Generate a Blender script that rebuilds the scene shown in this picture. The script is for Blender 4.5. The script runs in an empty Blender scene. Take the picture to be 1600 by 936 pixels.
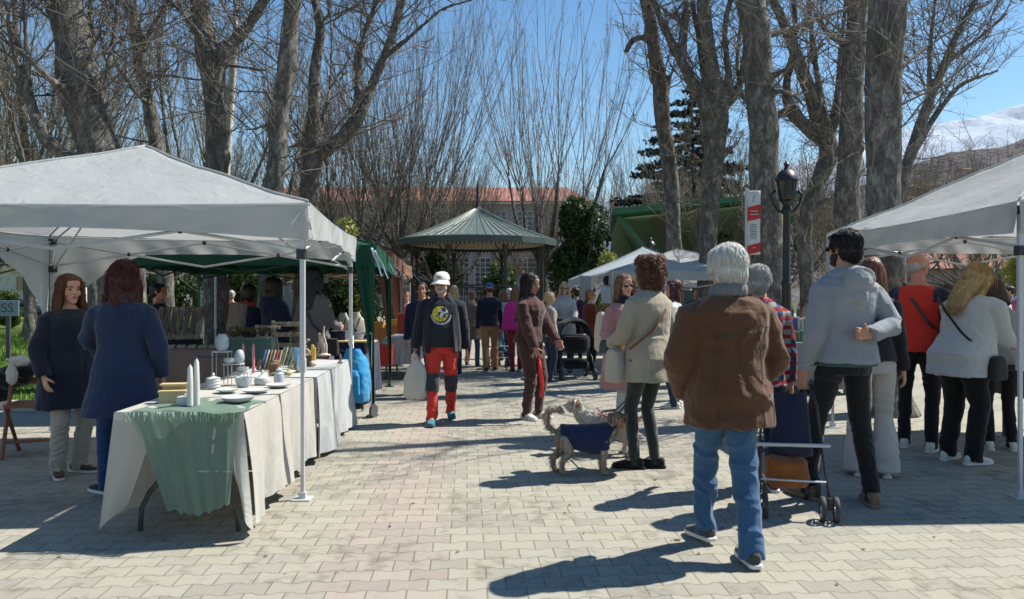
import bpy, math, random
import numpy as np
from mathutils import Vector, Matrix, Euler
R = math.radians
random.seed(7)
rng = np.random.default_rng(7)
scene = bpy.context.scene
COL = scene.collection

# ------------------------------------------------------------------ camera
F = 1156.0                       # focal length in photo pixels (1600 wide)
EYE = 1.42
HZ = 466.0
cam_d = bpy.data.cameras.new("camera")
cam = bpy.data.objects.new("camera", cam_d)
COL.objects.link(cam)
cam.location = (0, 0, EYE)
cam.rotation_euler = (R(90), 0, 0)
cam_d.sensor_width = 36
cam_d.lens = F / 1600 * 36
cam_d.shift_y = -(HZ - 468) / 1600.0 * -1.0
cam_d.clip_start = 0.05
cam_d.clip_end = 20000
cam_d.dof.use_dof = True
cam_d.dof.focus_distance = 9.0
cam_d.dof.aperture_fstop = 2.8
scene.camera = cam

# ------------------------------------------------------------------ sky + sun
SUN_DIR = Vector((0.93, 0.37, 1.27)).normalized()      # towards the sun
sun_el = math.asin(SUN_DIR.z)
sun_az = math.atan2(SUN_DIR.x, SUN_DIR.y)
world = bpy.data.worlds.new("World")
scene.world = world
world.use_nodes = True
wn = world.node_tree
bg = wn.nodes["Background"]
sky = wn.nodes.new("ShaderNodeTexSky")
sky.sky_type = 'NISHITA'
sky.sun_disc = False
sky.sun_elevation = sun_el
sky.sun_rotation = sun_az
sky.altitude = 600
sky.air_density = 1.3
sky.dust_density = 0.05
sky.ozone_density = 1.0
hs_ = wn.nodes.new("ShaderNodeHueSaturation")
hs_.inputs["Saturation"].default_value = 1.25
hs_.inputs["Value"].default_value = 1.0
wn.links.new(sky.outputs[0], hs_.inputs["Color"])
wn.links.new(hs_.outputs[0], bg.inputs[0])
bg.inputs[1].default_value = 0.082
sd = bpy.data.lights.new("sun", 'SUN')
sd.energy = 5.0
sd.angle = R(0.55)
sd.color = (1.0, 0.95, 0.85)
sun = bpy.data.objects.new("sun", sd)
COL.objects.link(sun)
sun.rotation_euler = (-SUN_DIR).to_track_quat('-Z', 'Y').to_euler()
sun.location = (20, 8, 30)
scene.view_settings.view_transform = 'Standard'
scene.view_settings.look = 'None'
scene.view_settings.gamma = 1
scene.view_settings.exposure = 0.76
scene.view_settings.use_curve_mapping = False
scene.cycles.max_bounces = 5
scene.cycles.diffuse_bounces = 3
scene.cycles.glossy_bounces = 2
scene.cycles.transmission_bounces = 3
scene.cycles.transparent_max_bounces = 6
scene.cycles.caustics_reflective = False
scene.cycles.caustics_refractive = False
scene.cycles.use_denoising = True

# ------------------------------------------------------------------ helpers
def at(px, d, z=0.0):
    return Vector(((px - 800) / F * d, d, z))
def gd(y, z=0.0):
    """distance of a point at height z that the photo shows at row y"""
    return F * (EYE - z) / (y - HZ)
def zz(y, d):
    return EYE + (HZ - y) / F * d

def tag(o, label=None, cat=None, group=None, kind=None):
    if label: o["label"] = label
    if cat: o["category"] = cat
    if group: o["group"] = group
    if kind: o["kind"] = kind
    return o
def empty(name, loc=(0, 0, 0), rz=0.0, label=None, cat=None, group=None):
    o = bpy.data.objects.new(name, None)
    o.empty_display_size = 0.1
    COL.objects.link(o)
    o.location = loc
    o.rotation_euler = (0, 0, rz)
    return tag(o, label, cat, group)
KIDS = {}
def par(o, parent):
    if parent is not None:
        o.parent = parent
        KIDS.setdefault(parent.name, []).append(o)
    return o
def copy_tree(o, parent=None):
    c = o.copy()
    COL.objects.link(c)
    if parent is not None: par(c, parent)
    for ch in KIDS.get(o.name, []):
        copy_tree(ch, c)
    return c

class MB:
    """collects geometry for ONE mesh object"""
    def __init__(s):
        s.V = []; s.Fc = []; s.M = []; s.n = 0; s.mi = 0
    def add(s, verts, faces):
        verts = np.asarray(verts, float).reshape(-1, 3)
        b = s.n
        s.V.append(verts); s.n += len(verts)
        s.Fc.extend([tuple(i + b for i in f) for f in faces])
        s.M.extend([s.mi] * len(faces))
        return s
    def mat(s, i):
        s.mi = i; return s
    def box(s, c, size, rot=None):
        hx, hy, hz = size[0] / 2, size[1] / 2, size[2] / 2
        v = np.array([(x, y, z) for x in (-hx, hx) for y in (-hy, hy) for z in (-hz, hz)])
        if rot is not None:
            v = v @ np.array(Euler(rot).to_matrix()).T
        v = v + np.array(c)
        return s.add(v, [(0, 1, 3, 2), (4, 6, 7, 5), (0, 4, 5, 1), (2, 3, 7, 6), (0, 2, 6, 4), (1, 5, 7, 3)])
    def loft(s, secs, n=16, cap=True, power=2.0):
        """secs: (centre, half-axis a, half-axis b)"""
        t = np.linspace(0, 2 * math.pi, n, endpoint=False)
        ct, st = np.cos(t), np.sin(t)
        if power != 2.0:
            ct = np.sign(ct) * np.abs(ct) ** (2 / power); st = np.sign(st) * np.abs(st) ** (2 / power)
        rings = [np.array(c)[None] + np.outer(ct, a) + np.outer(st, b) for c, a, b in secs]
        v = np.concatenate(rings)
        f = []
        for k in range(len(secs) - 1):
            for i in range(n):
                j = (i + 1) % n
                f.append((k * n + i, k * n + j, (k + 1) * n + j, (k + 1) * n + i))
        if cap:
            f.append(tuple(range(n - 1, -1, -1)))
            f.append(tuple((len(secs) - 1) * n + i for i in range(n)))
        return s.add(v, f)
    def tube(s, pts, rad, n=8, cap=True, flat=1.0, up=None, dome=False):
        P = np.array([tuple(p) for p in pts], float)
        if np.isscalar(rad): rad = [rad] * len(P)
        rad = list(rad)
        if dome:
            d0 = P[0] - P[1]; d0 /= np.linalg.norm(d0) + 1e-9
            d1 = P[-1] - P[-2]; d1 /= np.linalg.norm(d1) + 1e-9
            P = np.concatenate([[P[0] + d0 * rad[0] * .9, P[0] + d0 * rad[0] * .55], P, [P[-1] + d1 * rad[-1] * .55, P[-1] + d1 * rad[-1] * .9]])
            rad = [rad[0] * .3, rad[0] * .8] + rad + [rad[-1] * .8, rad[-1] * .3]
        T = np.gradient(P, axis=0)
        T /= np.linalg.norm(T, axis=1)[:, None] + 1e-9
        u = np.array(up, float) if up is not None else (np.array((0, 0, 1.)) if abs(T[0][2]) < .9 else np.array((1., 0, 0)))
        secs = []
        for p, t, r in zip(P, T, rad):
            a = u - t * (u @ t); a /= np.linalg.norm(a) + 1e-9
            b = np.cross(t, a); u = a if up is None else u
            rr = r if np.isscalar(r) else r[0]
            r2 = r * flat if np.isscalar(r) else r[1]
            secs.append((p, a * rr, b * r2))
        return s.loft(secs, n, cap)
    def ball(s, c, r, n=14, m=9, rot=None):
        if np.isscalar(r): r = (r, r, r)
        v = [(0, 0, -1)]
        for k in range(1, m):
            ph = math.pi * k / m
            for i in range(n):
                a = 2 * math.pi * i / n
                v.append((math.sin(ph) * math.cos(a), math.sin(ph) * math.sin(a), -math.cos(ph)))
        v.append((0, 0, 1))
        v = np.array(v) * np.array(r)
        if rot is not None:
            v = v @ np.array(Euler(rot).to_matrix()).T
        f = [(0, 1 + (i + 1) % n, 1 + i) for i in range(n)]
        for k in range(m - 2):
            for i in range(n):
                a = 1 + k * n + i; b = 1 + k * n + (i + 1) % n
                f.append((a, b, b + n, a + n))
        L = len(v) - 1
        f += [(L, L - n + i, L - n + (i + 1) % n) for i in range(n)]
        return s.add(v + np.array(c), f)
    def lathe(s, prof, c=(0, 0, 0), n=20, cap=True):
        return s.loft([((c[0], c[1], c[2] + z), np.array((r, 0, 0)), np.array((0, r, 0))) for r, z in prof], n, cap)
    def grid(s, fn, nu, nv):
        v = [fn(i / nu, j / nv) for j in range(nv + 1) for i in range(nu + 1)]
        f = [(j * (nu + 1) + i, j * (nu + 1) + i + 1, (j + 1) * (nu + 1) + i + 1, (j + 1) * (nu + 1) + i) for j in range(nv) for i in range(nu)]
        return s.add(v, f)
    def mesh(s, name="m"):
        me = bpy.data.meshes.new(name)
        V = np.concatenate(s.V) if s.V else np.zeros((0, 3))
        me.from_pydata(V.tolist(), [], s.Fc)
        if any(s.M):
            me.polygons.foreach_set("material_index", np.array(s.M, dtype=np.int32))
        me.update()
        return me
    def build(s, name, mat, parent=None, smooth=False, bevel=0.0, solid=0.0, sub=0, angle=None):
        me = s.mesh(name)
        for m in (mat if isinstance(mat, (list, tuple)) else [mat]): me.materials.append(m)
        if smooth:
            me.polygons.foreach_set("use_smooth", [True] * len(me.polygons))
            if angle: me.set_sharp_from_angle(angle=R(angle))
        o = bpy.data.objects.new(name, me)
        COL.objects.link(o)
        par(o, parent)
        if solid:
            m = o.modifiers.new("solid", 'SOLIDIFY'); m.thickness = solid; m.offset = 0
        if bevel:
            m = o.modifiers.new("bevel", 'BEVEL'); m.width = bevel; m.segments = 2; m.limit_method = 'ANGLE'
        if sub:
            m = o.modifiers.new("sub", 'SUBSURF'); m.levels = sub; m.render_levels = sub
        return o

# value noise, vectorised
def _hash(i, j, k):
    n = (i * 73856093) ^ (j * 19349663) ^ (k * 83492791)
    n = (n ^ (n >> 13)) * 1274126177
    n = n ^ (n >> 16)
    return (n & 0xffff) / 65535.0
def vnoise(P):
    P = np.asarray(P) + 100.0
    I = np.floor(P).astype(np.int64); f = P - I
    f = f * f * (3 - 2 * f)
    r = 0
    for dx in (0, 1):
        for dy in (0, 1):
            for dz in (0, 1):
                w = (f[:, 0] if dx else 1 - f[:, 0]) * (f[:, 1] if dy else 1 - f[:, 1]) * (f[:, 2] if dz else 1 - f[:, 2])
                r = r + w * _hash(I[:, 0] + dx, I[:, 1] + dy, I[:, 2] + dz)
    return r * 2 - 1
def fbm(P, o=3):
    r = 0; a = 1; t = 0
    for k in range(o):
        r = r + a * vnoise(np.asarray(P) * 2 ** k + 17.3 * k); t += a; a *= .5
    return r / t

def blended(mb, voxel, smooth=2, push=None, fac=0.5):
    """fuse overlapping closed shapes into one continuous skin"""
    me = mb.mesh("tmp")
    o = bpy.data.objects.new("tmp", me)
    COL.objects.link(o)
    m = o.modifiers.new("r", 'REMESH'); m.mode = 'VOXEL'; m.voxel_size = voxel; m.adaptivity = 0
    if smooth:
        m2 = o.modifiers.new("s", 'SMOOTH'); m2.iterations = smooth; m2.factor = fac
    dg = bpy.context.evaluated_depsgraph_get()
    out = bpy.data.meshes.new_from_object(o.evaluated_get(dg))
    bpy.data.objects.remove(o); bpy.data.meshes.remove(me)
    if push is not None and len(out.vertices):
        n = len(out.vertices)
        co = np.empty(n * 3); out.vertices.foreach_get("co", co); co = co.reshape(-1, 3)
        no = np.empty(n * 3); out.vertex_normals.foreach_get("vector", no); no = no.reshape(-1, 3)
        co = push(co, no)
        out.vertices.foreach_set("co", co.ravel()); out.update()
    out.polygons.foreach_set("use_smooth", [True] * len(out.polygons))
    return out
def link_mesh(name, me, mat, parent=None):
    me.name = name
    me.materials.clear()
    for m in (mat if isinstance(mat, (list, tuple)) else [mat]): me.materials.append(m)
    o = bpy.data.objects.new(name, me)
    COL.objects.link(o)
    par(o, parent)
    return o

# ------------------------------------------------------------------ materials
class NT:
    def __init__(s, name):
        s.m = bpy.data.materials.new(name); s.m.use_nodes = True
        s.t = s.m.node_tree; s.b = s.t.nodes["Principled BSDF"]; s.o = s.t.nodes["Material Output"]
    def n(s, typ, **kw):
        nd = s.t.nodes.new("ShaderNode" + typ)
        for k, v in kw.items():
            if k == 'i':
                for kk, vv in v.items():
                    if isinstance(vv, bpy.types.NodeSocket): s.t.links.new(vv, nd.inputs[kk])
                    else: nd.inputs[kk].default_value = vv
            else: setattr(nd, k, v)
        return nd
    def l(s, a, b): s.t.links.new(a, b)
    def math(s, op, a, b=0.0, c=0.0, clamp=False):
        return s.n("Math", operation=op, use_clamp=clamp, i={0: a, 1: b, 2: c}).outputs[0]
    def mix(s, f, a, b):
        nd = s.n("Mix", data_type='RGBA', i={0: f, 6: a, 7: b}); return nd.outputs[2]
    def pos(s): return s.n("TexCoord").outputs["Object"]
    def noise(s, scale, detail=4, vec=None, rough=.55, stretch=None, dist=0.0):
        v = vec or s.pos()
        if stretch:
            v = s.n("Mapping", i={0: v, 3: stretch}).outputs[0]
        return s.n("TexNoise", i={"Vector": v, "Scale": scale, "Detail": detail, "Roughness": rough, "Distortion": dist}).outputs[0]
    def ramp(s, f, stops):
        nd = s.n("ValToRGB", i={0: f}); e = nd.color_ramp.elements
        while len(e) > len(stops): e.remove(e[-1])
        while len(e) < len(stops): e.new(0.5)
        for el, (p, c) in zip(e, stops):
            el.position = p; el.color = c if len(c) == 4 else (*c, 1)
        return nd.outputs[0]
    def bump(s, h, strength=.3, dist=.01):
        nd = s.n("Bump", i={"Strength": strength, "Distance": dist, "Height": h}); s.l(nd.outputs[0], s.b.inputs["Normal"])
    def set(s, col=None, rough=.7, spec=.4, metal=0.0):
        if col is not None:
            if isinstance(col, bpy.types.NodeSocket): s.l(col, s.b.inputs["Base Color"])
            else: s.b.inputs["Base Color"].default_value = (*col[:3], 1)
        s.b.inputs["Roughness"].default_value = rough
        s.b.inputs["Specular IOR Level"].default_value = spec
        s.b.inputs["Metallic"].default_value = metal
        return s
def c4(c, k=1.0): return (c[0] * k, c[1] * k, c[2] * k, 1)

def fabric(name, col, rough=.9, var=.25, fine=220, folds=.5, foldscale=9, stretch=(1, 1, .55), sheen=.2):
    t = NT(name)
    n1 = t.noise(3.5, 4); n2 = t.noise(fine, 2)
    c = t.mix(t.math('MULTIPLY', t.math('ADD', t.math('MULTIPLY', n1, .7), t.math('MULTIPLY', n2, .3)), 1.0), c4(col, 1 - var), c4(col, 1 + var))
    t.set(c, rough, .2)
    fo = t.math('MULTIPLY', t.math('ABSOLUTE', t.math('SUBTRACT', t.noise(foldscale, 2, stretch=stretch, dist=1.2, rough=.4), .5)), -2.2)
    fo2 = t.math('MULTIPLY', t.math('ABSOLUTE', t.math('SUBTRACT', t.noise(foldscale * 2.7, 2, stretch=(1, 1, 1.5), dist=.8), .5)), -.5)
    h = t.math('ADD', t.math('MULTIPLY', t.math('ADD', fo, fo2), folds), t.math('MULTIPLY', n2, .05))
    t.bump(h, .55, .022)
    t.b.inputs["Sheen Weight"].default_value = sheen
    return t.m
def plain(name, col, rough=.5, spec=.4, metal=0.0, var=.12, scale=12, bump=0.0):
    t = NT(name)
    n1 = t.noise(scale, 4)
    t.set(t.mix(n1, c4(col, 1 - var), c4(col, 1 + var)), rough, spec, metal)
    if bump: t.bump(n1, bump, .01)
    return t.m
def skin_mat(name, col):
    t = NT(name)
    n1 = t.noise(14, 3)
    t.set(t.mix(n1, c4(col, .88), c4((col[0] * 1.08, col[1] * .98, col[2] * .95), 1.08)), .55, .35)
    t.b.inputs["Subsurface Weight"].default_value = .0
    t.bump(t.noise(90, 2), .1, .003)
    return t.m
def hair_mat(name, col, curly=False):
    t = NT(name)
    st = t.noise(55 if not curly else 40, 3, stretch=(1, 1, .07) if not curly else (1, 1, .6))
    cl = t.noise(7, 2)
    f = t.math('ADD', t.math('MULTIPLY', st, .75), t.math('MULTIPLY', cl, .25))
    lt = col[1] > .28
    t.set(t.ramp(f, [(.3, c4(col, .75 if lt else .45)), (.5, c4(col, 1.0)), (.68, c4(col, 1.25 if lt else 1.7))]), .5, .35)
    t.bump(st, .8, .012)
    return t.m
MAT = {}
def M(key, fn, *a, **k):
    if key not in MAT: MAT[key] = fn(key, *a, **k)
    return MAT[key]
# ------------------------------------------------------------------ people
SK_FAIR = skin_mat("skin_fair", (.52, .30, .22))
SK_TAN = skin_mat("skin_tan", (.42, .22, .145))
SK_RED = skin_mat("skin_ruddy", (.50, .24, .17))
EYE_M = plain("eye_dark", (.03, .025, .025), .25, .6)
LIP_M = plain("lip_red", (.35, .09, .08), .5)
GLASS_M = plain("sunglass_dark", (.012, .012, .014), .12, .8)
SOLE_M = plain("sole_white", (.62, .61, .58), .7)
V = lambda *a: np.array(a, float)
def nrm(v):
    v = np.asarray(v, float); return v / (np.linalg.norm(v) + 1e-9)
def ik(a, t, l1, l2, pole):
    a = np.array(a, float); t = np.array(t, float)
    d = t - a; L = np.linalg.norm(d)
    if L > (l1 + l2) * .995:
        t = a + d / L * (l1 + l2) * .995; d = t - a; L = np.linalg.norm(d)
    if L < abs(l1 - l2) * 1.05: L = abs(l1 - l2) * 1.05
    u = d / (np.linalg.norm(d) + 1e-9)
    x = (l1 * l1 - l2 * l2 + L * L) / (2 * L)
    h = math.sqrt(max(l1 * l1 - x * x, 0))
    p = np.array(pole, float); p = nrm(p - u * (p @ u))
    return a + u * x + p * h, a + u * L
def rotx(v, ang, piv=(0, 0, .92)):
    v = np.array(v, float) - piv; c, s = math.cos(ang), math.sin(ang)
    return np.array((v[0], v[1] * c + v[2] * s, -v[1] * s + v[2] * c)) + piv

def hand(mb, w, d, palm_n, side, curl=.5, r=.0085, k=1.0):
    """five fingers on a palm. w wrist, d pointing direction, palm_n the way the palm faces"""
    d = nrm(d); pn = nrm(palm_n - d * (np.asarray(palm_n) @ d)); sd = np.cross(d, pn) * side   # towards the thumb
    w = np.asarray(w)
    mb.loft([(w - d * .015 * k, sd * .024 * k, pn * .019 * k), (w + d * .01 * k, sd * .027 * k, pn * .018 * k), (w + d * .045 * k, sd * .038 * k, pn * .015 * k), (w + d * .085 * k, sd * .039 * k, pn * .013 * k), (w + d * .095 * k, sd * .034 * k, pn * .009 * k)], 12)
    for i, (o, L) in enumerate(((.029, .068), (.010, .077), (-.010, .071), (-.028, .056))):
        b = w + d * .078 * k + sd * o * k
        c1 = curl * (.7 + .12 * i)
        pts = [b]; ang = c1 * .5; dirn = d
        for sgl in (.45, .32, .23):
            dirn = d * math.cos(ang) + pn * math.sin(ang) + sd * (o * 1.5) * (1 - curl)
            pts.append(pts[-1] + nrm(dirn) * L * sgl * k); ang += c1 * .95
        mb.tube(pts, [r * 1.1 * k, r * 1.05 * k, r * .95 * k, r * .8 * k], 8, dome=True)
    b = w + d * .02 * k + sd * .024 * k
    t1 = b + nrm(d * .75 + sd * .75 + pn * .25) * .035 * k
    t2 = t1 + nrm(d * .9 + sd * .3 + pn * .45 * (1 + curl)) * .032 * k
    t3 = t2 + nrm(d * .9 + pn * .6 * (1 + curl)) * .024 * k
    mb.tube([b, t1, t2, t3], [.014 * k, r * 1.3 * k, r * 1.15 * k, r * .9 * k], 8, dome=True)

def strands(hm, seed, st, hr, hcw, Rh, n):
    g = np.random.default_rng(seed)
    nv = len(hm.vertices); co = np.empty(nv * 3); hm.vertices.foreach_get("co", co); co = co.reshape(-1, 3)
    no = np.empty(nv * 3); hm.vertex_normals.foreach_get("vector", no); no = no.reshape(-1, 3)
    nf = len(hm.polygons); q = np.empty(nf * 4, dtype=np.int32)
    if len(hm.loops) != nf * 4: return hm
    hm.loops.foreach_get("vertex_index", q); q = q.reshape(-1, 4)
    idx = g.integers(0, nv, n); P = co[idx]; N = no[idx]
    dn = np.tile(np.array((0, 0, -1.)), (n, 1)); 
    back = -(Rh @ V(0, 1, 0)); dn = dn + back[None] * .35 + g.normal(0, .22, (n, 3))
    T = dn - N * (dn * N).sum(1)[:, None]; T /= np.linalg.norm(T, axis=1)[:, None] + 1e-6
    L = (g.uniform(.025, .06, n) if st in ('short',) else g.uniform(.05, .13, n))[:, None] * hr
    k = 5; pts = []; lift = g.uniform(-.2, 1, n)[:, None]
    for j in range(k):
        t = j / (k - 1)
        if st == 'curly':
            L2 = .035 * hr; ph = g.uniform(0, 6.28, n)[:, None] if j == 0 else ph
            B = np.cross(N, T)
            pts.append(P + N * (.006 + .016 * t) + (T * np.cos(ph + t * 5) + B * np.sin(ph + t * 5)) * L2 * .4 + T * t * .012)
        else:
            pts.append(P + T * L * t - N * (L * t) ** 2 / (.17 * hr) + N * (.0022 + .005 * t * t * lift) + np.array((0, 0, -1.)) * L * .12 * t * t)
    tb = Tubes()
    pts = np.stack(pts, 1)
    r = np.array([.0011, .0014, .0013, .001, .0004]) * hr
    if st == 'curly': r = r * 1.7
    for i in range(n):
        Q = (pts[i] - hcw) @ Rh / hr
        if ((Q[:, 1] > .045) & (np.abs(Q[:, 0]) < .062) & (Q[:, 2] < .072)).any(): continue
        tb.add(pts[i], r, 3)
    s = tb.mesh("s"); nv2 = len(s.vertices); c2 = np.empty(nv2 * 3); s.vertices.foreach_get("co", c2); q2 = np.empty(len(s.loops), dtype=np.int32); s.loops.foreach_get("vertex_index", q2)
    out = arrays_mesh("hair", np.concatenate([co, c2.reshape(-1, 3)]), np.concatenate([q, q2.reshape(-1, 4) + nv]))
    out.polygons.foreach_set("use_smooth", [True] * len(out.polygons))
    return out

def person(label, loc, rz, H=1.68, skin=None, female=False, build=1.0, belly=0.0, lean=0, yaw=0, nod=0, tilt=0,
           feet=None, wr=None, wl=None, pole_r=None, pole_l=None, curl_r=.5, curl_l=.5, palm_r=None, palm_l=None,
           hdir_r=None, hdir_l=None,
           hair=None, top=None, bottom=None, shoes=None, extras=(), vox=.007, group="people at the market", seed=1, root=None, hands=True, cat="person", hs=1.0, footyaw=None):
    skin = skin or SK_FAIR
    k = H / 1.70
    root = empty("person", loc, rz, label, cat, group)
    la = R(lean)
    S = lambda v: np.array(v, float) * k
    RT = lambda v: rotx(v, la)                       # upper body point
    RV = lambda v: rotx(v, la, (0, 0, 0))
    shw = (.150 if female else .172) * build
    sh = {+1: RT((shw - .004, -.002, 1.345)), -1: RT((-shw + .004, -.002, 1.345))}
    feet = feet or ((.10, 0, 0, 0), (-.10, 0, 0, 0))    # (x, y, heel lift, yaw) right, left
    hipw = (bottom or {}).get('hipw', .084)
    drop = 0.0
    for sx, ft in ((1, feet[0]), (-1, feet[1])):
        pass
    J = {}
    for sx, ft in ((1, feet[0]), (-1, feet[1])):
        hip = V(sx * hipw, 0, .90)
        ank = V(ft[0], ft[1] - .02, .085 + ft[2])
        fy = R(ft[3])
        kn, an = ik(hip, ank, .425, .405, (math.sin(-fy) * .5 + sx * .05, 1, 0))
        J[sx] = (hip, kn, an, fy, ft[2])
    wr = wr or (.235, .06, .80); wl = wl or (-.235, .06, .80)
    A = {}
    for sx, t, pole in ((1, wr, pole_r), (-1, wl, pole_l)):
        el, wi = ik(sh[sx], t, .285, .25, pole or (sx * .35, -1, -.15))
        A[sx] = (sh[sx], el, wi)
    ez = top.get('ease', .012) if top else 0
    bf = build
    # torso profile (z, rx, ry, yoff)
    if female:
        prof0 = [(.82, .150, .115, -.01), (.90, .168, .122, -.012), (1.00, .150, .108, 0), (1.08, .130, .098, .004), (1.18, .140, .108, .01), (1.27, .150, .122, .018), (1.34, .148, .105, .008), (1.385, .122, .082, 0), (1.415, .085, .066, -.005), (1.45, .052, .052, -.005)]
    else:
        prof0 = [(.82, .150, .112, -.008), (.90, .162, .118, -.008), (1.00, .152, .112, 0), (1.08, .146, .108, .004), (1.18, .158, .115, .006), (1.27, .172, .120, .006), (1.34, .168, .108, 0), (1.385, .140, .084, -.004), (1.42, .098, .068, -.006), (1.455, .058, .056, -.006)]
    def torso(mb, e, z0=None, z1=1.46, neck=None, hemflare=0.0, extra=None, n=24, over=False):
        secs = []
        prof = prof0
        if over:
            prof = [(z, max(rx, (.166 if z > .86 else .176)) if z < .97 else rx, (ry + .026 + max(0, lean - 8) * .0022 if z < .97 else ry + .012 if z < 1.05 else ry), yo) for z, rx, ry, yo in prof0]
        pz = [p for p in prof if (z0 is None or p[0] >= z0 - 1e-6) and p[0] <= z1]
        if z0 is not None:
            base = prof[0] if z0 <= prof[0][0] else min(prof, key=lambda p: abs(p[0] - z0))
            mid = []
            if z0 < .82:
                t = (.82 - z0)
                mid = [(z0, base[1] + hemflare * t * 1.0 - .002, base[2] + .01 + hemflare * t * 1.0, base[3]), ((z0 + .82) / 2, base[1] + hemflare * t * .5, base[2] + .008 + hemflare * t * .5, base[3])]
            elif z0 < pz[0][0]:
                mid = [(z0, base[1], base[2], base[3])]
            pz = mid + pz
        for z, rx, ry, yo in pz:
            bel = belly * math.exp(-((z - 1.06) / .13) ** 2)
            ee = e if z < 1.37 else e * max(.35, (1.5 - z) / .13)
            c = V(0, yo + bel * .5, z)
            a = V(rx * bf + ee + bel * .35, 0, 0); b = V(0, ry * (bf * .5 + .5) + ee + bel * .5, 0)
            if z > .93:
                c = RT(c); b = RV(b)
            elif z > .88:
                c = rotx(c, la * .5); b = rotx(b, la * .5, (0, 0, 0))
            secs.append((S(c), S(a), S(b)))
        mb.loft(secs, n, power=2.25)
    def limb(mb, pts, rs, n=14):
        P = [S(p) for p in pts]
        mb.tube(P, [r * k for r in rs], n, dome=True)
    def arm_pts(sx, upto=1.0):
        s, e, w = A[sx]
        inner = s * .6 + RT((0, 0, 1.36)) * .4
        pts = [inner, s, s * .55 + e * .45, e * .97 + s * .03, e + (w - e) * .06, e * .6 + w * .4, e + (w - e) * upto]
        return pts
    # ---- body
    mb = MB()
    torso(mb, -.018, .86)
    hc = RT((0, .012, 1.575)); nb = RT((0, -.012, 1.42))
    limb(mb, [nb, nb * .5 + hc * .5 + V(0, -.008, -.01), hc + V(0, -.015, -.02)], [.056 * (.9 if female else 1.05), .050 * (.9 if female else 1.08), .05], 14)
    for sx in (1, -1):
        limb(mb, arm_pts(sx), [.022, .030, .033, .033, .034, .030, .021])
        hip, kn, an, fy, lift = J[sx]
        limb(mb, [hip, hip * .5 + kn * .5, kn, kn * .6 + an * .4, an], [.072, .062, .046, .045, .034])
        limb(mb, [an, an + V(-math.sin(fy) * .1, math.cos(fy) * .1, -.05 - lift * .5)], [.033, .026])
    hr = k * hs
    Rh = Euler((R(nod) - la, 0, 0)).to_matrix()
    Rh = Euler((0, 0, R(yaw))).to_matrix() @ Euler((R(-nod) - la * .9, 0, 0)).to_matrix() @ Euler((0, R(tilt), 0)).to_matrix()
    Rh = np.array(Rh)
    hcw = S(hc)
    HP = lambda x, y, z: hcw + Rh @ (V(x, y, z) * hr)
    hb = MB()
    fw = .93 if female else 1.0
    hb.ball((0, -.018, .030), (.074 * fw, .094, .084), 20, 14)
    hb.ball((0, .025, -.008), (.062 * fw, .066, .082), 18, 12)
    hb.ball((0, .035, -.062), (.045 * fw, .052, .045), 16, 10)
    hb.ball((0, .066, -.090), (.024, .022, .022))
    hb.ball((.036, .052, -.022), (.024, .026, .028)); hb.ball((-.036, .052, -.022), (.024, .026, .028))
    hb.ball((0, .077, .030), (.048 * fw, .017, .014)); hb.ball((0, .066, .055), (.055 * fw, .028, .035))
    hb.tube([(0, .084, .018), (0, .099, -.006), (0, .107, -.024)], [.008, .010, .0125], 8, dome=True)
    hb.ball((.011, .097, -.026), .0085); hb.ball((-.011, .097, -.026), .0085)
    hb.ball((0, .085, -.050), (.024, .014, .008)); hb.ball((0, .083, -.062), (.021, .013, .008))
    for sx in (1, -1):
        hb.ball((sx * .076 * fw, -.012, -.002), (.010, .019, .032), rot=(0, sx * .15, -sx * .35))
    for vv, in zip(hb.V): vv[:] = vv @ Rh.T * hr + hcw
    mb.V += hb.V; mb.Fc += [tuple(i + mb.n for i in f) for f in hb.Fc]; mb.M += hb.M; mb.n += hb.n
    if hands:
        for sx, curl, pal, hd in ((1, curl_r, palm_r, hdir_r), (-1, curl_l, palm_l, hdir_l)):
            s_, e, w = A[sx]
            d = nrm(w - e) if hd is None else nrm(hd)
            pal = V(-sx, .15, 0) if pal is None else V(*pal)
            side = sx if np.cross(d, nrm(pal))[1] * sx > 0 else -sx
            side = 1.0
            thumb = np.cross(nrm(d), nrm(pal))
            want = V(0, 1, .3) if abs(d[2]) > .5 else V(0, 0, 1)
            side = 1.0 if thumb @ want > 0 else -1.0
            hand(mb, S(w), d, pal, side, curl, max(.0085, vox * 1.25 / k), k)
    eyes = [HP(sx * .031 * fw, .080, .006) for sx in (1, -1)]
    def push(co, no):
        for e in eyes:
            d2 = ((co - e) ** 2).sum(1)
            co = co - (Rh @ V(0, 1, 0)) * (np.exp(-d2 / (.014 * hr) ** 2) * .008 * hr)[:, None]
        return co
    link_mesh("body", blended(mb, vox, 2, push), skin, root)
    # ---- face details
    if hair is not None and hair.get('face', True):
        for e in eyes:
            m = MB(); m.ball(e - Rh @ V(0, .006, 0) * hr, (.0115 * hr, .006 * hr, .0065 * hr), 10, 6, rot=Matrix(Rh).to_euler()); m.build("eye", EYE_M, root, True)
        m = MB(); m.tube([HP(-.022, .093, -.055), HP(-.008, .100, -.0535), HP(.008, .100, -.0535), HP(.022, .093, -.055)], [.0025 * hr, .0055 * hr, .0055 * hr, .0025 * hr], 8); m.build("lips", LIP_M, root, True)
        for sx in (1, -1):
            m = MB()
            m.tube([HP(sx * .014, .0915, .024), HP(sx * .030, .090, .030), HP(sx * .048, .078, .026)], [.0028 * hr, .0035 * hr, .002 * hr], 6)
            m.build("eyebrow", hair['mat'], root, True)
    # ---- hair
    rs = random.Random(seed)
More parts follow.
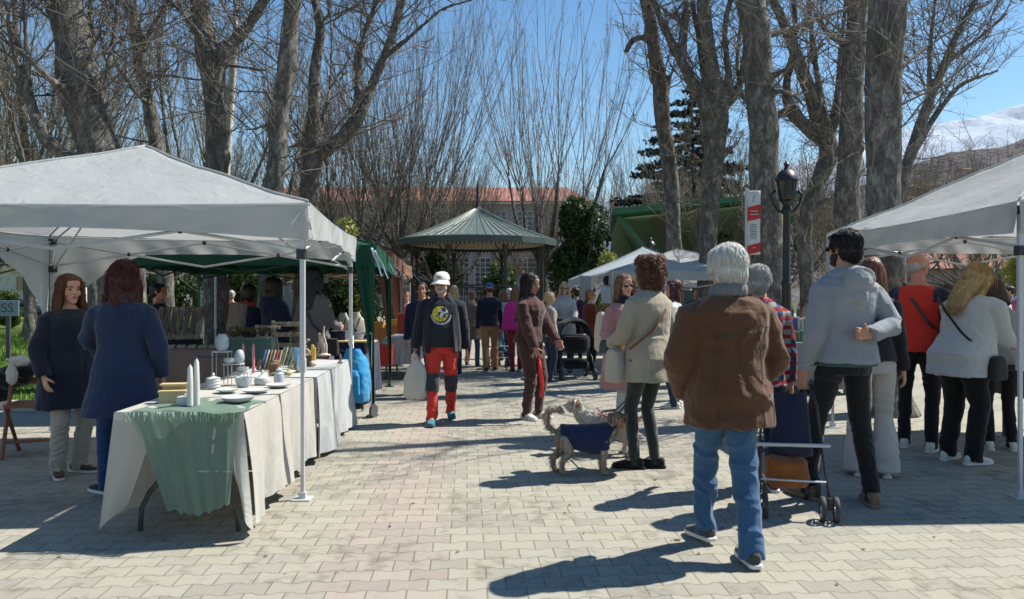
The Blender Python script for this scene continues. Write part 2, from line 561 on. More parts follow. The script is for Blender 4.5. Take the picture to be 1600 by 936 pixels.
    if hair:
        m = MB(); st = hair['style']
        def hb_(c, r, rot=None):
            b = MB(); b.ball(c, r, 16, 10, rot)
            m.add(b.V[0] @ Rh.T * hr + hcw, b.Fc)
        def hl(secs, n=16):
            b = MB(); b.loft([(V(*c), V(*a), V(*bb)) for c, a, bb in secs], n)
            m.add(b.V[0] @ Rh.T * hr + hcw, b.Fc)
        amp = .005
        vol = hair.get('vol', 0)
        if st in ('short', 'long', 'bun', 'bob', 'curly'):
            e = .008 + vol
            hb_((0, -.028, .040), (.075 * fw + e, .088 + e, .082 + e))
            hb_((0, .022, .075), (.062 * fw + e * .6, .058 + e * .5, .040 + e * .5))
            hb_((0, -.055, -.010), (.066 * fw + e, .058 + e, .075 + e * .5))
            for sx in (1, -1):
                hb_((sx * (.066 * fw + e * .3), .005, .030), (.014 + e * .5, .040, .045))
        if st == 'bald':
            amp = .002
            hb_((0, -.060, -.005), (.068, .052, .055))
            for sx in (1, -1): hb_((sx * .070, -.018, .012), (.010, .040, .032))
        L = hair.get('len', .3)
        if st in ('long', 'bob'):
            w = hair.get('w', .085) 
            hl([((0, -.035, .05), (.082 * fw + vol, 0, 0), (0, .055, 0)), ((0, -.05, -.04), (w + vol, 0, 0), (0, .058, 0)), ((0, -.058, -.12), (w + vol, 0, 0), (0, .052, 0)),
                ((0, -.070, -.12 - L * .5), (w * 1.02, 0, 0), (0, .038, 0)), ((0, -.072, -.12 - L * .9), (w * .85, 0, 0), (0, .028, 0)), ((0, -.072, -.12 - L), (w * .6, 0, 0), (0, .014, 0))])
            for sx in (1, -1):
                f = hair.get('front', 1.0)
                hl([((sx * .060, .020, .075), (.025, 0, 0), (0, .040, 0)), ((sx * .078, .012, .02), (.018 + vol, 0, 0), (0, .040, 0)), ((sx * .084, .010, -.06), (.020 + vol, 0, 0), (0, .036, 0)),
                    ((sx * (.088 + .01 * f), .015, -.12 - L * .30 * f), (.024, 0, 0), (0, .032, 0)), ((sx * (.080), .03, -.12 - L * .62 * f), (.014, 0, 0), (0, .020, 0))], 12)
        if st == 'bun':
            hb_((0, -.115, .06), (.045, .045, .045))
        if st == 'curly':
            amp = .012
            for i in range(150):
                a = rs.uniform(0, 2 * math.pi); z = rs.uniform(-.14, .125)
                rr = .080 * math.sqrt(max(.12, 1 - ((z - .03) / .15) ** 2 * .8))
                x, y = math.cos(a) * rr * 1.1, -.025 + math.sin(a) * rr * 1.15
                if y > .035 and z < .055: continue
                hb_((x, y, z), rs.uniform(.016, .028))
        hn = hair.get('noise', amp)
        def pushh(co, no):
            Q = (co - hcw) @ Rh / hr
            if st == 'curly': n1 = fbm(Q * 38, 3)
            else: n1 = fbm(np.stack([Q[:, 0] * 60, Q[:, 1] * 60, Q[:, 2] * 7], 1), 2) + .5 * fbm(Q * 14, 2)
            return co + no * (n1 * hn)[:, None]
        hm = blended(m, vox * .85, 1, pushh)
        if vox <= .0075 and st != 'bald' and hair.get('ns', 1): hm = strands(hm, seed, st, hr, hcw, Rh, hair.get('ns', 2600 if st != 'long' else 3600))
        link_mesh("hair", hm, hair['mat'], root)
    # ---- trousers
    if bottom:
        m = MB(); bm_ = bottom
        e = bm_.get('ease', .012)
        secs = []
        for z, rx, ry, yo in [(.80, .140, .110, -.008), (.86, .155, .118, -.01), (.93, .155, .114, -.008), (.97, .142, .106, -.004)]:
            bel = belly * math.exp(-((z - 1.06) / .13) ** 2)
            c = rotx(V(0, yo + bel * .4, z), la * (.5 if z > .9 else .1)); secs.append((S(c), S(V(rx * bf + e + bel * .3, 0, 0)), S(V(0, ry * (bf * .5 + .5) + e + bel * .4, 0))))
        m.loft(secs, 22)
        th, knr, cf, hemr = bm_.get('r', (.085, .060, .056, .050))
        for sx in (1, -1):
            hip, kn, an, fy, lift = J[sx]
            hem = an + (kn - an) * bm_.get('crop', .0) + V(0, 0, -.054 if bm_.get('long', True) else 0)
            ax = nrm(kn - hip)
            top_ = hip + V(sx * .002, -.005, -.02)
            pts = [top_, hip * .72 + kn * .28, hip * .4 + kn * .6, kn, kn * .62 + an * .38, kn * .25 + an * .75, hem]
            rr = [th * 1.02 * (bf * .6 + .4), th * (bf * .6 + .4), (th + knr) / 2, knr, cf, (cf + hemr) / 2, hemr]
            P = [S(p) for p in pts]
            m.tube(P, [r * k for r in rr], 18)
        fa = bm_.get('fold', .006) * .9
        def pushb(co, no):
            Q = co / k + seed * 3.1
            w = fbm(Q * 5, 2)
            n1 = 1 - np.abs(vnoise(np.stack([Q[:, 0] * 5 + w, Q[:, 1] * 5, Q[:, 2] * 13 + w * 2.5 + Q[:, 0] * 6], 1)))
            zl = np.clip(1.15 - np.abs(co[:, 2] / k - .48) * 1.2, .3, 1) + np.clip(.35 - co[:, 2] / k, 0, .3) * 3
            return co + no * ((n1 - .75) * fa * 2.2 * zl)[:, None]
        link_mesh("trousers", blended(m, vox * 1.15, 2, pushb), bm_['mat'], root)
    # ---- top garment
    if top:
        m = MB()
        torso(m, ez, top.get('hem', .86), hemflare=top.get('flare', .15), over=True, z1=1.46 if (top.get('collar') or top.get('hood')) else 1.43)
        sr = top.get('sleeve', (.066, .058, .050, .046))
        upto = top.get('upto', .97)
        for sx in (1, -1):
            s, e_, w = A[sx]
            pts = [s * .50 + RT((0, 0, 1.385)) * .5, s * .82 + RT((0, 0, 1.375)) * .18, s * .93 + e_ * .07, s * .55 + e_ * .45, e_ * .96 + s * .04, e_ + (w - e_) * .08, e_ * .55 + w * .45, e_ + (w - e_) * upto]
            rr = [sr[0] * .60, sr[0] * .76, sr[0], (sr[0] + sr[1]) / 2 + .002, sr[1], sr[1], (sr[2] + sr[3]) / 2 + .002, sr[3]]
            m.tube([S(p) for p in pts], [r * k * (bf * .5 + .5) for r in rr], 16)
        if top.get('collar'):
            ch, cr = top['collar']
            c0 = RT((0, -.006, 1.425)); up = RV((0, -.10, 1.0))
            m.loft([(S(c0 - up * .02), S(RV((cr + .012, 0, 0))), S(RV((0, cr + .010, 0)))), (S(c0 + up * ch * .6), S(RV((cr, 0, 0))), S(RV((0, cr, 0)))), (S(c0 + up * ch), S(RV((cr * .96, 0, 0))), S(RV((0, cr * .96, 0))))], 20)
        if top.get('hood'):
            for i in range(-6, 7):
                a = i / 6 * 2.0
                c = RT((math.sin(a) * .098, -.012 - math.cos(a) * .085, 1.425 + .012 * math.cos(a) - .02 * abs(i) / 6))
                m.ball(S(c), (.042 * k, .040 * k, .032 * k))
            m.ball(S(RT((0, -.135, 1.375))), (.105 * k, .055 * k, .095 * k)); m.ball(S(RT((0, -.150, 1.29))), (.06 * k, .035 * k, .07 * k))
        fa = top.get('fold', .009) * .75
        def pusht(co, no):
            Q = co / k + seed * 1.7
            w = fbm(Q * 4, 2)
            n1 = 1 - np.abs(vnoise(np.stack([Q[:, 0] * 8 + w * 1.5, Q[:, 1] * 8, Q[:, 2] * 4.5 + w * 2.5 + Q[:, 0] * 3], 1)))
            n2 = 1 - np.abs(vnoise(Q * 14 + w[:, None]))
            return co + no * ((n1 - .72) * fa * 2.2 + (n2 - .7) * fa * .7)[:, None]
        link_mesh(top.get('name', "jacket"), blended(m, vox * 1.2, top.get('smooth', 2), pusht), top['mat'], root)
        if top.get('cuff'):
            for sx in (1, -1):
                s, e_, w = A[sx]
                m = MB(); m.tube([S(e_ + (w - e_) * (upto - .14)), S(e_ + (w - e_) * (upto + .02))], [sr[3] * k * 1.04, sr[3] * k * .93], 16); m.build("cuff", top['cuff'], root, True, angle=50)
        if top.get('band'):
            m = MB(); z0 = top.get('hem', .86)
            torso(m, ez - .010, z0 - .020, z0 + .06, over=True)
            link_mesh("hem_band", blended(m, vox * 1.3, 1), top['band'], root)
    # ---- shoes
    if shoes:
        for sx in (1, -1):
            hip, kn, an, fy, lift = J[sx]
            s = empty("shoe", (0, 0, 0)); par(s, root)
            Rz = np.array(Euler((R(-min(lift, .2) * 220), 0, 0)).to_matrix())
            Rz = np.array(Euler((0, 0, fy)).to_matrix()) @ Rz
            an_ = np.array((an[0], an[1], an[2]))
            def fp(x, y, z): return S(an_ + Rz @ V(x, y, z - .085))
            b = MB(); w = shoes.get('w', 1.0) * (.9 if female else 1.0)
            ba = lambda x: S(Rz @ V(x * w, 0, 0)); bz = lambda z: S(Rz @ V(0, 0, z))
            hh = shoes.get('h', .05)
            b.loft([(fp(0, -.075, .045), ba(.022), bz(.025)), (fp(0, -.06, .048), ba(.034), bz(.036)), (fp(0, -.01, .052), ba(.038), bz(.042)), (fp(0, .06, .045), ba(.043), bz(.034)), (fp(0, .12, .035), ba(.044), bz(.024)), (fp(0, .165, .03), ba(.034), bz(.018)), (fp(0, .18, .028), ba(.018), bz(.012))], 16)
            b.tube([fp(0, -.022, .05), fp(0, -.02, .06 + hh * .5)], [.036 * k, .038 * k], 14)
            link_mesh("upper", blended(b, vox, 1), shoes['mat'], s)
            q = MB(); out = [(0, -.085, .022), (0, -.07, .036), (0, -.02, .038), (0, .06, .044), (0, .12, .047), (0, .165, .038), (0, .188, .018)]
            sh_ = shoes.get('sole', .022)
            vs = []
            for zz_ in (.001, sh_):
                for x, y, ww in out: vs.append(fp(ww * w, y, zz_ + (.004 if y > .15 else 0)))
                for x, y, ww in reversed(out): vs.append(fp(-ww * w, y, zz_ + (.004 if y > .15 else 0)))
            n = 14
            q.add(vs, [tuple(range(n - 1, -1, -1)), tuple(range(n, 2 * n))] + [(i, (i + 1) % n, n + (i + 1) % n, n + i) for i in range(n)])
            q.build("sole", shoes.get('solemat', SOLE_M), s, bevel=.004)
    ctx = dict(root=root, k=k, S=S, RT=RT, RV=RV, A=A, J=J, HP=HP, Rh=Rh, hr=hr, hcw=hcw, torso=torso, vox=vox)
    for ex in extras: ex(ctx)
    return root, ctx

# accessories --------------------------------------------------------
def ex_sunglasses(c):
    m = MB()
    for sx in (1, -1):
        m.ball(c['HP'](sx * .032, .098, .006), (.023 * c['hr'], .005 * c['hr'], .017 * c['hr']), 12, 8, rot=Matrix(c['Rh']).to_euler())
        m.tube([c['HP'](sx * .050, .092, .012), c['HP'](sx * .074, .055, .012), c['HP'](sx * .080, -.01, .008)], .0022, 6)
    m.tube([c['HP'](-.012, .104, .010), c['HP'](.012, .104, .010)], .0025, 6)
    m.build("sunglasses", GLASS_M, c['root'], True)
def ex_cap(mat, logo=None):
    def f(c):
        hr = c['hr']; cap = empty("cap"); par(cap, c['root'])
        m = MB(); b = MB()
        b.loft([(V(0, -.008, .046), V(.086, 0, 0), V(0, .107, 0)), (V(0, -.010, .066), V(.085, 0, 0), V(0, .106, 0)), (V(0, -.012, .092), V(.079, 0, 0), V(0, .097, 0)), (V(0, -.018, .118), V(.058, 0, 0), V(0, .070, 0)), (V(0, -.022, .129), V(.024, 0, 0), V(0, .030, 0))], 24)
        b.ball((0, -.022, .131), .007)
        m.add(b.V[0] @ c['Rh'].T * hr + c['hcw'], [f_ for f_ in b.Fc[:len(b.Fc)]] if False else b.Fc[:24 * 4 + 2])
        m.build("crown_panel", mat, cap, True, angle=60)
        def br(u, v):
            a = (u - .5) * 2.3
            r0 = .096; r1 = .094 + .088 * max(math.cos(a * .72), 0)
            r = r0 + (r1 - r0) * v
            p = V(math.sin(a) * (.086 + (r - .096) * .55), -.010 + math.cos(a) * r * 1.02, .050 - .042 * v + .016 * (1 - abs(a)) - .01)
            return c['Rh'] @ p * hr + c['hcw']
        g = MB(); g.grid(br, 16, 5); g.build("visor", mat, cap, True, solid=.004)
        if logo:
            g = MB()
            for dx, dz in ((-.013, 0), (.013, 0)):
                g.tube([c['HP'](dx, .102, .066), c['HP'](dx, .096, .090)], .004, 6)
            g.tube([c['HP'](-.013, .098, .086), c['HP'](0, .102, .076), c['HP'](.013, .098, .086)], .0035, 6)
            g.build("emblem", logo, cap)
    return f
def ex_bag(mat, c0, size, name="shoulder_bag", strap=None, strapmat=None):
    def f(c):
        S = c['S']; bag = empty(name, (0, 0, 0)); par(bag, c['root'])
        m = MB(); cx, cy, cz = c0; w, d, h = size
        m.loft([(S((cx, cy, cz - h / 2)), S(V(w * .42, 0, 0)), S(V(0, d * .4, 0))), (S((cx, cy, cz - h * .42)), S(V(w * .5, 0, 0)), S(V(0, d * .5, 0))), (S((cx, cy, cz)), S(V(w * .5, 0, 0)), S(V(0, d * .5, 0))), (S((cx, cy, cz + h * .42)), S(V(w * .46, 0, 0)), S(V(0, d * .35, 0))), (S((cx, cy, cz + h / 2)), S(V(w * .42, 0, 0)), S(V(0, d * .15, 0)))], 20, power=3.5)
        link_mesh("pouch", blended(m, .009, 1), mat, bag)
        if strap:
            g = MB(); g.tube([S(p) for p in strap], [(.004, .012)] * len(strap), 8, up=(0, 1, 0)); g.build("strap", strapmat or mat, bag, True)
    return f
def ex_beard(mat):
    def f(c):
        m = MB(); b = MB()
        b.ball((0, .050, -.075), (.045, .045, .040)); b.ball((0, .086, -.046), (.030, .014, .007)); b.ball((.040, .03, -.05), (.025, .035, .035)); b.ball((-.040, .03, -.05), (.025, .035, .035)); b.ball((0, .082, -.085), (.026, .016, .02))
        m.add(np.concatenate(b.V) @ c['Rh'].T * c['hr'] + c['hcw'], b.Fc)
        link_mesh("beard", blended(m, .005, 1, lambda co, no: co + no * (vnoise(co * 180) * .0025)[:, None]), mat, c['root'])
    return f
def ex_scarf(mat, r=.075, h=.05, z=1.44):
    def f(c):
        m = MB()
        for j, (zz_, rr) in enumerate(((z, r), (z + h * .5, r * .95), (z - h * .4, r * 1.15))):
            pts = [c['S'](c['RT']((math.cos(a) * rr, math.sin(a) * rr * 1.05, zz_ - .012 * math.sin(a)))) for a in np.linspace(0, 2 * math.pi, 15)[:-1]]
            for i in range(len(pts)):
                m.tube([pts[i], pts[(i + 1) % len(pts)]], .026 * c['k'], 10, dome=True)
        link_mesh("scarf", blended(m, .008, 2, lambda co, no: co + no * (fbm(co * 30, 2) * .005)[:, None]), mat, c['root'])
    return f
def HAIR(style, mat, **k): return dict(style=style, mat=mat, **k)
H_BLACK = hair_mat("hair_black", (.016, .012, .012)); H_DBROWN = hair_mat("hair_dark_brown", (.035, .018, .013)); H_RED = hair_mat("hair_auburn", (.10, .038, .024))
H_BLOND = hair_mat("hair_blond", (.42, .29, .14)); H_LBROWN = hair_mat("hair_light_brown", (.20, .10, .05)); H_WHITE = hair_mat("hair_white", (.62, .61, .57)); H_GREY = hair_mat("hair_grey", (.36, .36, .35)); H_CURL = hair_mat("hair_curly_brown", (.16, .075, .045), True); H_DRED = hair_mat("hair_dark_red", (.07, .018, .015))
FAB = lambda key, col, **k: M("cloth_" + key, fabric, col, **k)
# ------------------------------------------------------------------ setting
def paver_mat():
    t = NT("paving_blocks")
    P = t.n("Mapping", i={0: t.pos(), 2: (0, 0, R(-3.5))}).outputs[0]
    sp = t.n("SeparateXYZ", i={0: P})
    x, y = sp.outputs[0], sp.outputs[1]
    wob = t.noise(1.3, 2)
    y = t.math('ADD', y, t.math('MULTIPLY', t.math('SUBTRACT', wob, .5), .05))
    u = t.math('DIVIDE', x, .194); v = t.math('DIVIDE', y, .139)
    w = t.math('MULTIPLY', t.math('MINIMUM', t.math('MAXIMUM', t.math('MULTIPLY', t.math('COSINE', t.math('MULTIPLY', u, 2 * math.pi)), 2.4), -1.0), 1.0), .07)
    n = t.math('ROUND', v)
    sgn = t.math('SUBTRACT', 1.0, t.math('MULTIPLY', t.math('ABSOLUTE', t.math('MODULO', n, 2.0)), 2.0))
    sgn = t.math('MULTIPLY', sgn, -1.0)
    jl = t.math('ADD', n, t.math('MULTIPLY', w, sgn))
    dv = t.math('SUBTRACT', v, jl)
    row = t.math('SUBTRACT', n, t.math('LESS_THAN', dv, 0.0))
    off = t.math('MULTIPLY', t.math('ABSOLUTE', t.math('MODULO', row, 2.0)), .5)
    uu = t.math('ADD', t.math('ADD', u, off), 0.0)
    col_ = t.math('FLOOR', uu)
    fr = t.math('SUBTRACT', uu, col_)
    du = t.math('MULTIPLY', t.math('MINIMUM', fr, t.math('SUBTRACT', 1.0, fr)), .202)
    dvm = t.math('MULTIPLY', t.math('ABSOLUTE', dv), .145)
    dist = t.math('MINIMUM', du, dvm)
    jn = t.noise(60, 3)
    dist = t.math('ADD', dist, t.math('MULTIPLY', t.math('SUBTRACT', jn, .5), .004))
    joint = t.ramp(t.math('MULTIPLY', dist, 100.0), [(.24, (.8, .8, .8)), (.58, (0, 0, 0))])
    seed = t.n("CombineXYZ", i={0: col_, 1: row, 2: 0.0}).outputs[0]
    wn_ = t.n("TexWhiteNoise", noise_dimensions='3D', i={0: seed})
    big = t.noise(.55, 4); mid = t.noise(6, 4); fine = t.noise(140, 3)
    # the pink strip
    xs = t.math('ADD', x, .42)
    inpink = t.math('LESS_THAN', t.math('ABSOLUTE', t.math('ADD', t.math('DIVIDE', t.math('SUBTRACT', t.math('ADD', col_, .5), off), 1 / .194), .42)), .30)
    base = t.mix(inpink, (.324, .308, .258, 1), (.338, .296, .256, 1))
    f = t.math('ADD', t.math('MULTIPLY', wn_.outputs[0], .5), t.math('ADD', t.math('MULTIPLY', mid, .3), t.math('MULTIPLY', big, .45)))
    m = t.n("Mix", data_type='RGBA', blend_type='MULTIPLY', i={0: 1.0, 6: base, 7: t.ramp(f, [(.25, (.76, .76, .77)), (.65, (1, 1, 1)), (.95, (1.0, .98, .93))])}).outputs[2]
    m = t.n("Mix", data_type='RGBA', blend_type='MULTIPLY', i={0: .5, 6: m, 7: t.ramp(fine, [(.3, (.72, .72, .72)), (.6, (1, 1, 1))])}).outputs[2]
    spots = t.ramp(t.math('ADD', t.math('MULTIPLY', t.noise(9, 5), .55), t.math('MULTIPLY', t.noise(1.1, 5), .5)), [(.40, (.50, .48, .45)), (.50, (1, 1, 1))])
    m = t.n("Mix", data_type='RGBA', blend_type='MULTIPLY', i={0: .6, 6: m, 7: spots}).outputs[2]
    moss = t.mix(t.noise(2.2, 4), (.085, .08, .045, 1), (.13, .12, .08, 1))
    m = t.mix(t.math('MULTIPLY', joint, t.math('ADD', .35, t.math('MULTIPLY', t.noise(3.1, 3), .8), 0.0, True)), m, moss)
    t.set(m, .88, .25)
    h = t.math('ADD', t.math('SUBTRACT', 1.0, joint), t.math('MULTIPLY', fine, .12))
    h = t.math('ADD', h, t.math('MULTIPLY', wn_.outputs[0], .15))
    t.bump(h, .55, .006)
    return t.m
def grass_mat(name="lawn_soil", a=(.035, .06, .012), b=(.10, .14, .03)):
    t = NT(name)
    f = t.math('ADD', t.math('MULTIPLY', t.noise(1.2, 5), .6), t.math('MULTIPLY', t.noise(30, 3), .4))
    t.set(t.ramp(f, [(.3, a), (.55, b), (.75, (.16, .15, .07))]), .95, .1)
    t.bump(t.noise(40, 3), .6, .03)
    return t.m
GRASS = grass_mat(); PAVER = paver_mat()
m = MB(); m.grid(lambda u, v: ((u - .5) * 7000, -200 + v * 7000, -.06), 8, 8)
tag(m.build("ground", grass_mat("far_ground", (.04, .045, .025), (.09, .085, .05))), kind="structure")
m = MB(); m.add([(-4.9, 9.3, 0), (-30, 9.3 + 1.5, 0), (-30, -8, 0), (30, -8, 0), (30, 70, 0), (-22, 70, 0), (-3.7, 22, 0)], [(0, 1, 2, 3, 4, 5, 6)])
m.V[0][:, 2] = 0
tag(m.build("pavement", PAVER), kind="structure")
m = MB(); m.add([(-4.98, 9.38, .03), (-3.78, 22, .03), (-22.1, 70, .03), (-70, 70, .03), (-70, 10.9, .03), (-30, 10.9, .03)], [(5, 4, 3, 2, 1, 0)])
m.build("lawn", GRASS); tag(bpy.data.objects["lawn"], kind="structure")
m = MB()
for a, b in (((-4.93, 9.33), (-30, 10.83)), ((-4.93, 9.33), (-3.73, 22))):
    a = Vector((*a, .05)); b = Vector((*b, .05)); d = b - a
    n_ = int(d.length / .8)
    for i in range(n_):
        p = a + d * ((i + .5) / n_)
        m.box(p, (d.length / n_ - .008, .12, .14), (0, 0, math.atan2(d.y, d.x)))
tag(m.build("kerb", plain("kerb_stone", (.34, .33, .30), .9, bump=.3), bevel=.008), kind="structure")
# grass blades
n_ = 42000
bx = rng.uniform(-19, -4.9, n_); by = 9.5 + rng.uniform(0, 1, n_) ** 1.7 * 24
ok = (by > 9.45 + (-4.98 - bx) * .06) & (bx < -4.95 + (by - 9.4) * .09)
bx, by = bx[ok], by[ok]; n_ = len(bx)
sc_ = .6 + by / 18
ang = rng.uniform(0, 2 * math.pi, n_); hh = rng.uniform(.03, .075, n_) * sc_; ww = .008 * sc_
tx = rng.normal(0, .03, n_); ty = rng.normal(0, .03, n_)
Vv = np.zeros((n_, 3, 3))
Vv[:, 0] = np.stack([bx - np.cos(ang) * ww, by - np.sin(ang) * ww, np.full(n_, .03)], 1)
Vv[:, 1] = np.stack([bx + np.cos(ang) * ww, by + np.sin(ang) * ww, np.full(n_, .03)], 1)
Vv[:, 2] = np.stack([bx + tx, by + ty, .03 + hh], 1)
def arrays_mesh(name, V_, F_):
    me = bpy.data.meshes.new(name)
    V_ = V_.reshape(-1, 3); nv = len(V_); nf, k = F_.shape
    me.vertices.add(nv); me.vertices.foreach_set("co", V_.astype(np.float32).ravel())
    me.loops.add(nf * k); me.loops.foreach_set("vertex_index", F_.astype(np.int32).ravel())
    me.polygons.add(nf); me.polygons.foreach_set("loop_start", np.arange(0, nf * k, k, dtype=np.int32))
    me.update(calc_edges=True)
    return me
gme = arrays_mesh("grass", Vv, np.arange(n_ * 3).reshape(-1, 3))
g_t = NT("grass_blades"); g_t.set(g_t.ramp(g_t.noise(1.5, 4), [(.35, (.05, .11, .015)), (.6, (.12, .22, .03)), (.8, (.20, .24, .07))]), .6, .2)
tag(link_mesh("grass", gme, g_t.m), "short green lawn grass behind the left stalls", "grass", kind="stuff")

# mountains and hills ------------------------------------------------
def terrain(name, d0, d1, x0, x1, hfun, mat, nx=160, ny=24):
    m = MB()
    def fn(u, v):
        x = x0 + (x1 - x0) * u; y = d0 + (d1 - d0) * v
        return (x, y, hfun(x, y, u, v))
    m.grid(fn, nx, ny)
    V_ = m.V[0]
    return tag(m.build(name, mat, smooth=False), kind="structure")
def nz(x, y, s): return float(fbm(np.array([[x * s, y * s, 3.3]]), 5)[0])
t = NT("snow_mountain")
g_ = t.n("NewGeometry"); zc = t.n("SeparateXYZ", i={0: g_.outputs["Position"]}).outputs[2]
f = t.math('ADD', t.math('MULTIPLY', zc, 1 / 700.0), t.math('MULTIPLY', t.math('SUBTRACT', t.noise(.006, 6), .5), .9))
t.set(t.ramp(f, [(.35, (.16, .19, .25)), (.5, (.25, .30, .38)), (.62, (.38, .44, .53))]), .9, .1)  # bluish low-contrast snow: distance haze is painted into these tones
t.bump(t.noise(.02, 6), .3, 20)
ridge = [(-4000, 420), (-1200, 430), (0, 330), (430, 420), (560, 470), (900, 450), (1250, 600), (1650, 720), (2150, 800), (2900, 950), (4200, 800)]
def mount(x, y, u, v):
    h = np.interp(x, [r_[0] for r_ in ridge], [r_[1] for r_ in ridge])
    s = math.sin(min(v * 1.15, 1) * math.pi / 2) if v < .87 else math.cos((v - .87) / .13 * 1.2)
    return max(-5, h * s + nz(x, y, .0022) * 110 * s)
terrain("mountain", 1900, 3400, -3500, 4200, mount, t.m, 220, 40)
t = NT("wooded_hill")
t.set(t.ramp(t.noise(.09, 5), [(.35, (.085, .080, .088)), (.55, (.13, .115, .118)), (.7, (.11, .115, .10))]), .95, .1)  # purple-grey cast puts the veil of haze into the hill's colour
t.bump(t.noise(.25, 5), .9, 4)
hill = [(-900, 30), (-300, 25), (0, 28), (90, 34), (180, 45), (240, 72), (330, 108), (420, 128), (600, 165), (900, 190)]
def hillf(x, y, u, v):
    h = np.interp(x, [r_[0] for r_ in hill], [r_[1] for r_ in hill])
    s = math.sin(min(v * 1.5, 1) * math.pi / 2)
    return max(-1, h * s * (1 + nz(x, y, .02) * .16) )
terrain("hill", 300, 720, -900, 900, hillf, t.m, 160, 30)

# ------------------------------------------------------------------ trees
def bark_mat(name, cols, scale=7):
    t = NT(name)
    p = t.noise(scale, 5, stretch=(1, 1, .45), dist=.6)
    q = t.noise(scale * 3.3, 4, stretch=(1, 1, .5))
    f = t.math('ADD', t.math('MULTIPLY', p, .6), t.math('MULTIPLY', q, .4))
    c = t.ramp(f, [(.36, cols[0]), (.47, cols[1]), (.53, cols[2]), (.62, cols[3])])
    t.set(c, .9, .15)
    t.bump(t.math('ADD', f, t.math('MULTIPLY', t.noise(60, 3, stretch=(1, 1, .25)), .25)), .8, .03)
    return t.m
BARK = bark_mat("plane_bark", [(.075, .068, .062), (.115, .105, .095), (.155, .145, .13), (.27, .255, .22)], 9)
BARK_D = bark_mat("dark_bark", [(.05, .042, .036), (.09, .078, .065), (.14, .125, .10), (.20, .18, .15)])
TWIG = plain("twig_bark", (.17, .15, .13), .9, .1, scale=3, var=.35)
TWIG2 = plain("twig_bark_mossy", (.17, .15, .115), .9, .1, scale=2, var=.4)

class Tubes:
    """many tapered tubes collected into one mesh"""
    def __init__(s): s.g = {}
    def add(s, pts, r, n=4):
        pts = np.asarray(pts, float); k = len(pts)
        s.g.setdefault((k, n), ([], []))
        s.g[(k, n)][0].append(pts); s.g[(k, n)][1].append(np.asarray(r, float))
    def mesh(s, name, closed_big=True):
        Vs, Fs, base = [], [], 0
        for (k, n), (P, Rr) in s.g.items():
            P = np.array(P); Rr = np.array(Rr); B = len(P)
            T = np.gradient(P, axis=1); T /= np.linalg.norm(T, axis=2, keepdims=True) + 1e-9
            ref = np.where(np.abs(T[:, :1, 2:3]) < .85, np.array([[[0, 0, 1.]]]), np.array([[[1., 0, 0]]]))
            ref = np.broadcast_to(ref, T.shape)
            A_ = ref - T * (ref * T).sum(2, keepdims=True); A_ /= np.linalg.norm(A_, axis=2, keepdims=True) + 1e-9
            C_ = np.cross(T, A_)
            th = np.linspace(0, 2 * math.pi, n, endpoint=False)
            ring = P[:, :, None] + (A_[:, :, None] * np.cos(th)[None, None, :, None] + C_[:, :, None] * np.sin(th)[None, None, :, None]) * Rr[:, :, None, None]
            Vs.append(ring.reshape(-1, 3))
            i = np.arange(n); j = (i + 1) % n
            q = np.stack([i, j, j + n, i + n], 1)
            q = (q[None] + (np.arange(k - 1) * n)[:, None, None]).reshape(-1, 4)
            q = (q[None] + (np.arange(B) * n * k)[:, None, None]).reshape(-1, 4) + base
            Fs.append(q); base += B * n * k
        return arrays_mesh(name, np.concatenate(Vs), np.concatenate(Fs))
def shoot(rs, p, d, L, k=6, up=.12, wob=.16):
    p = np.array(p, float); d = nrm(d); out = [p]
    st = L / (k - 1)
    for i in range(k - 1):
        d = nrm(d + np.array((rs.gauss(0, wob), rs.gauss(0, wob), rs.gauss(0, wob * .6) + up)))
        p = p + d * st; out.append(p)
    return np.array(out)
def twigs(tb, rs, pts, L, r, n, depth, up=.12, t0=.15, spread=.75, minr=.0028):
    k = len(pts)
    for i in range(n):
        t = t0 + (1 - t0) * rs.random()
        f = t * (k - 1); a = min(int(f), k - 2); p = pts[a] * (1 - (f - a)) + pts[a + 1] * (f - a)
        ax = nrm(pts[a + 1] - pts[a])
        rd = nrm(np.array((rs.gauss(0, 1), rs.gauss(0, 1), rs.gauss(0, .6))))
        d = ax * (1 - spread * .5) + rd * spread
        l = L * rs.uniform(.5, 1.1) * (1 - t * .35)
        q = shoot(rs, p, d, l, 5 if depth > 0 else 4, up)
        rr = np.linspace(r, max(minr, r * .45), len(q))
        tb.add(q, rr, 3 if r < .012 else 4)
        if depth > 0: twigs(tb, rs, q, l * .5, max(minr, r * .6), max(2, int(n * .5)) if depth > 1 else 4, depth - 1, up, .2, spread)
def gnarl(pts, rad, n, seed, k=9):
    """refined trunk polyline: returns smooth dense path"""
    P = np.array(pts, float); t = np.linspace(0, len(P) - 1, max(k, len(P) * 4))
    out = np.stack([np.interp(t, range(len(P)), P[:, c]) for c in range(3)], 1)
    for _ in range(3): out[1:-1] = (out[:-2] + out[2:] + out[1:-1] * 2) / 4
    r = np.interp(t, range(len(P)), rad)
    nz_ = fbm(out * 1.7 + seed * 9, 2)[:, None]
    jit = np.stack([fbm(out * .9 + seed * 3, 2), fbm(out * .9 + seed * 5 + 40, 2), np.zeros(len(out))], 1)
    out = out + jit * r[:, None] * .35
    return out, r * (1 + nz_[:, 0] * .10)
def trunk_mesh(paths, seed, vox=.05):
    m = MB()
    for pts, rad in paths:
        P, r = gnarl(pts, rad, 12, seed)
        m.tube(P, r, 14, dome=False)
    def push(co, no):
        a = fbm(co * np.array((5, 5, 2.2)) + seed, 3)
        return co + no * (a * .022 + np.clip(vnoise(co * np.array((4, 4, 3.0)) + seed * 7) - .6, 0, 1) * .14)[:, None]
    return blended(m, vox, 2, push)
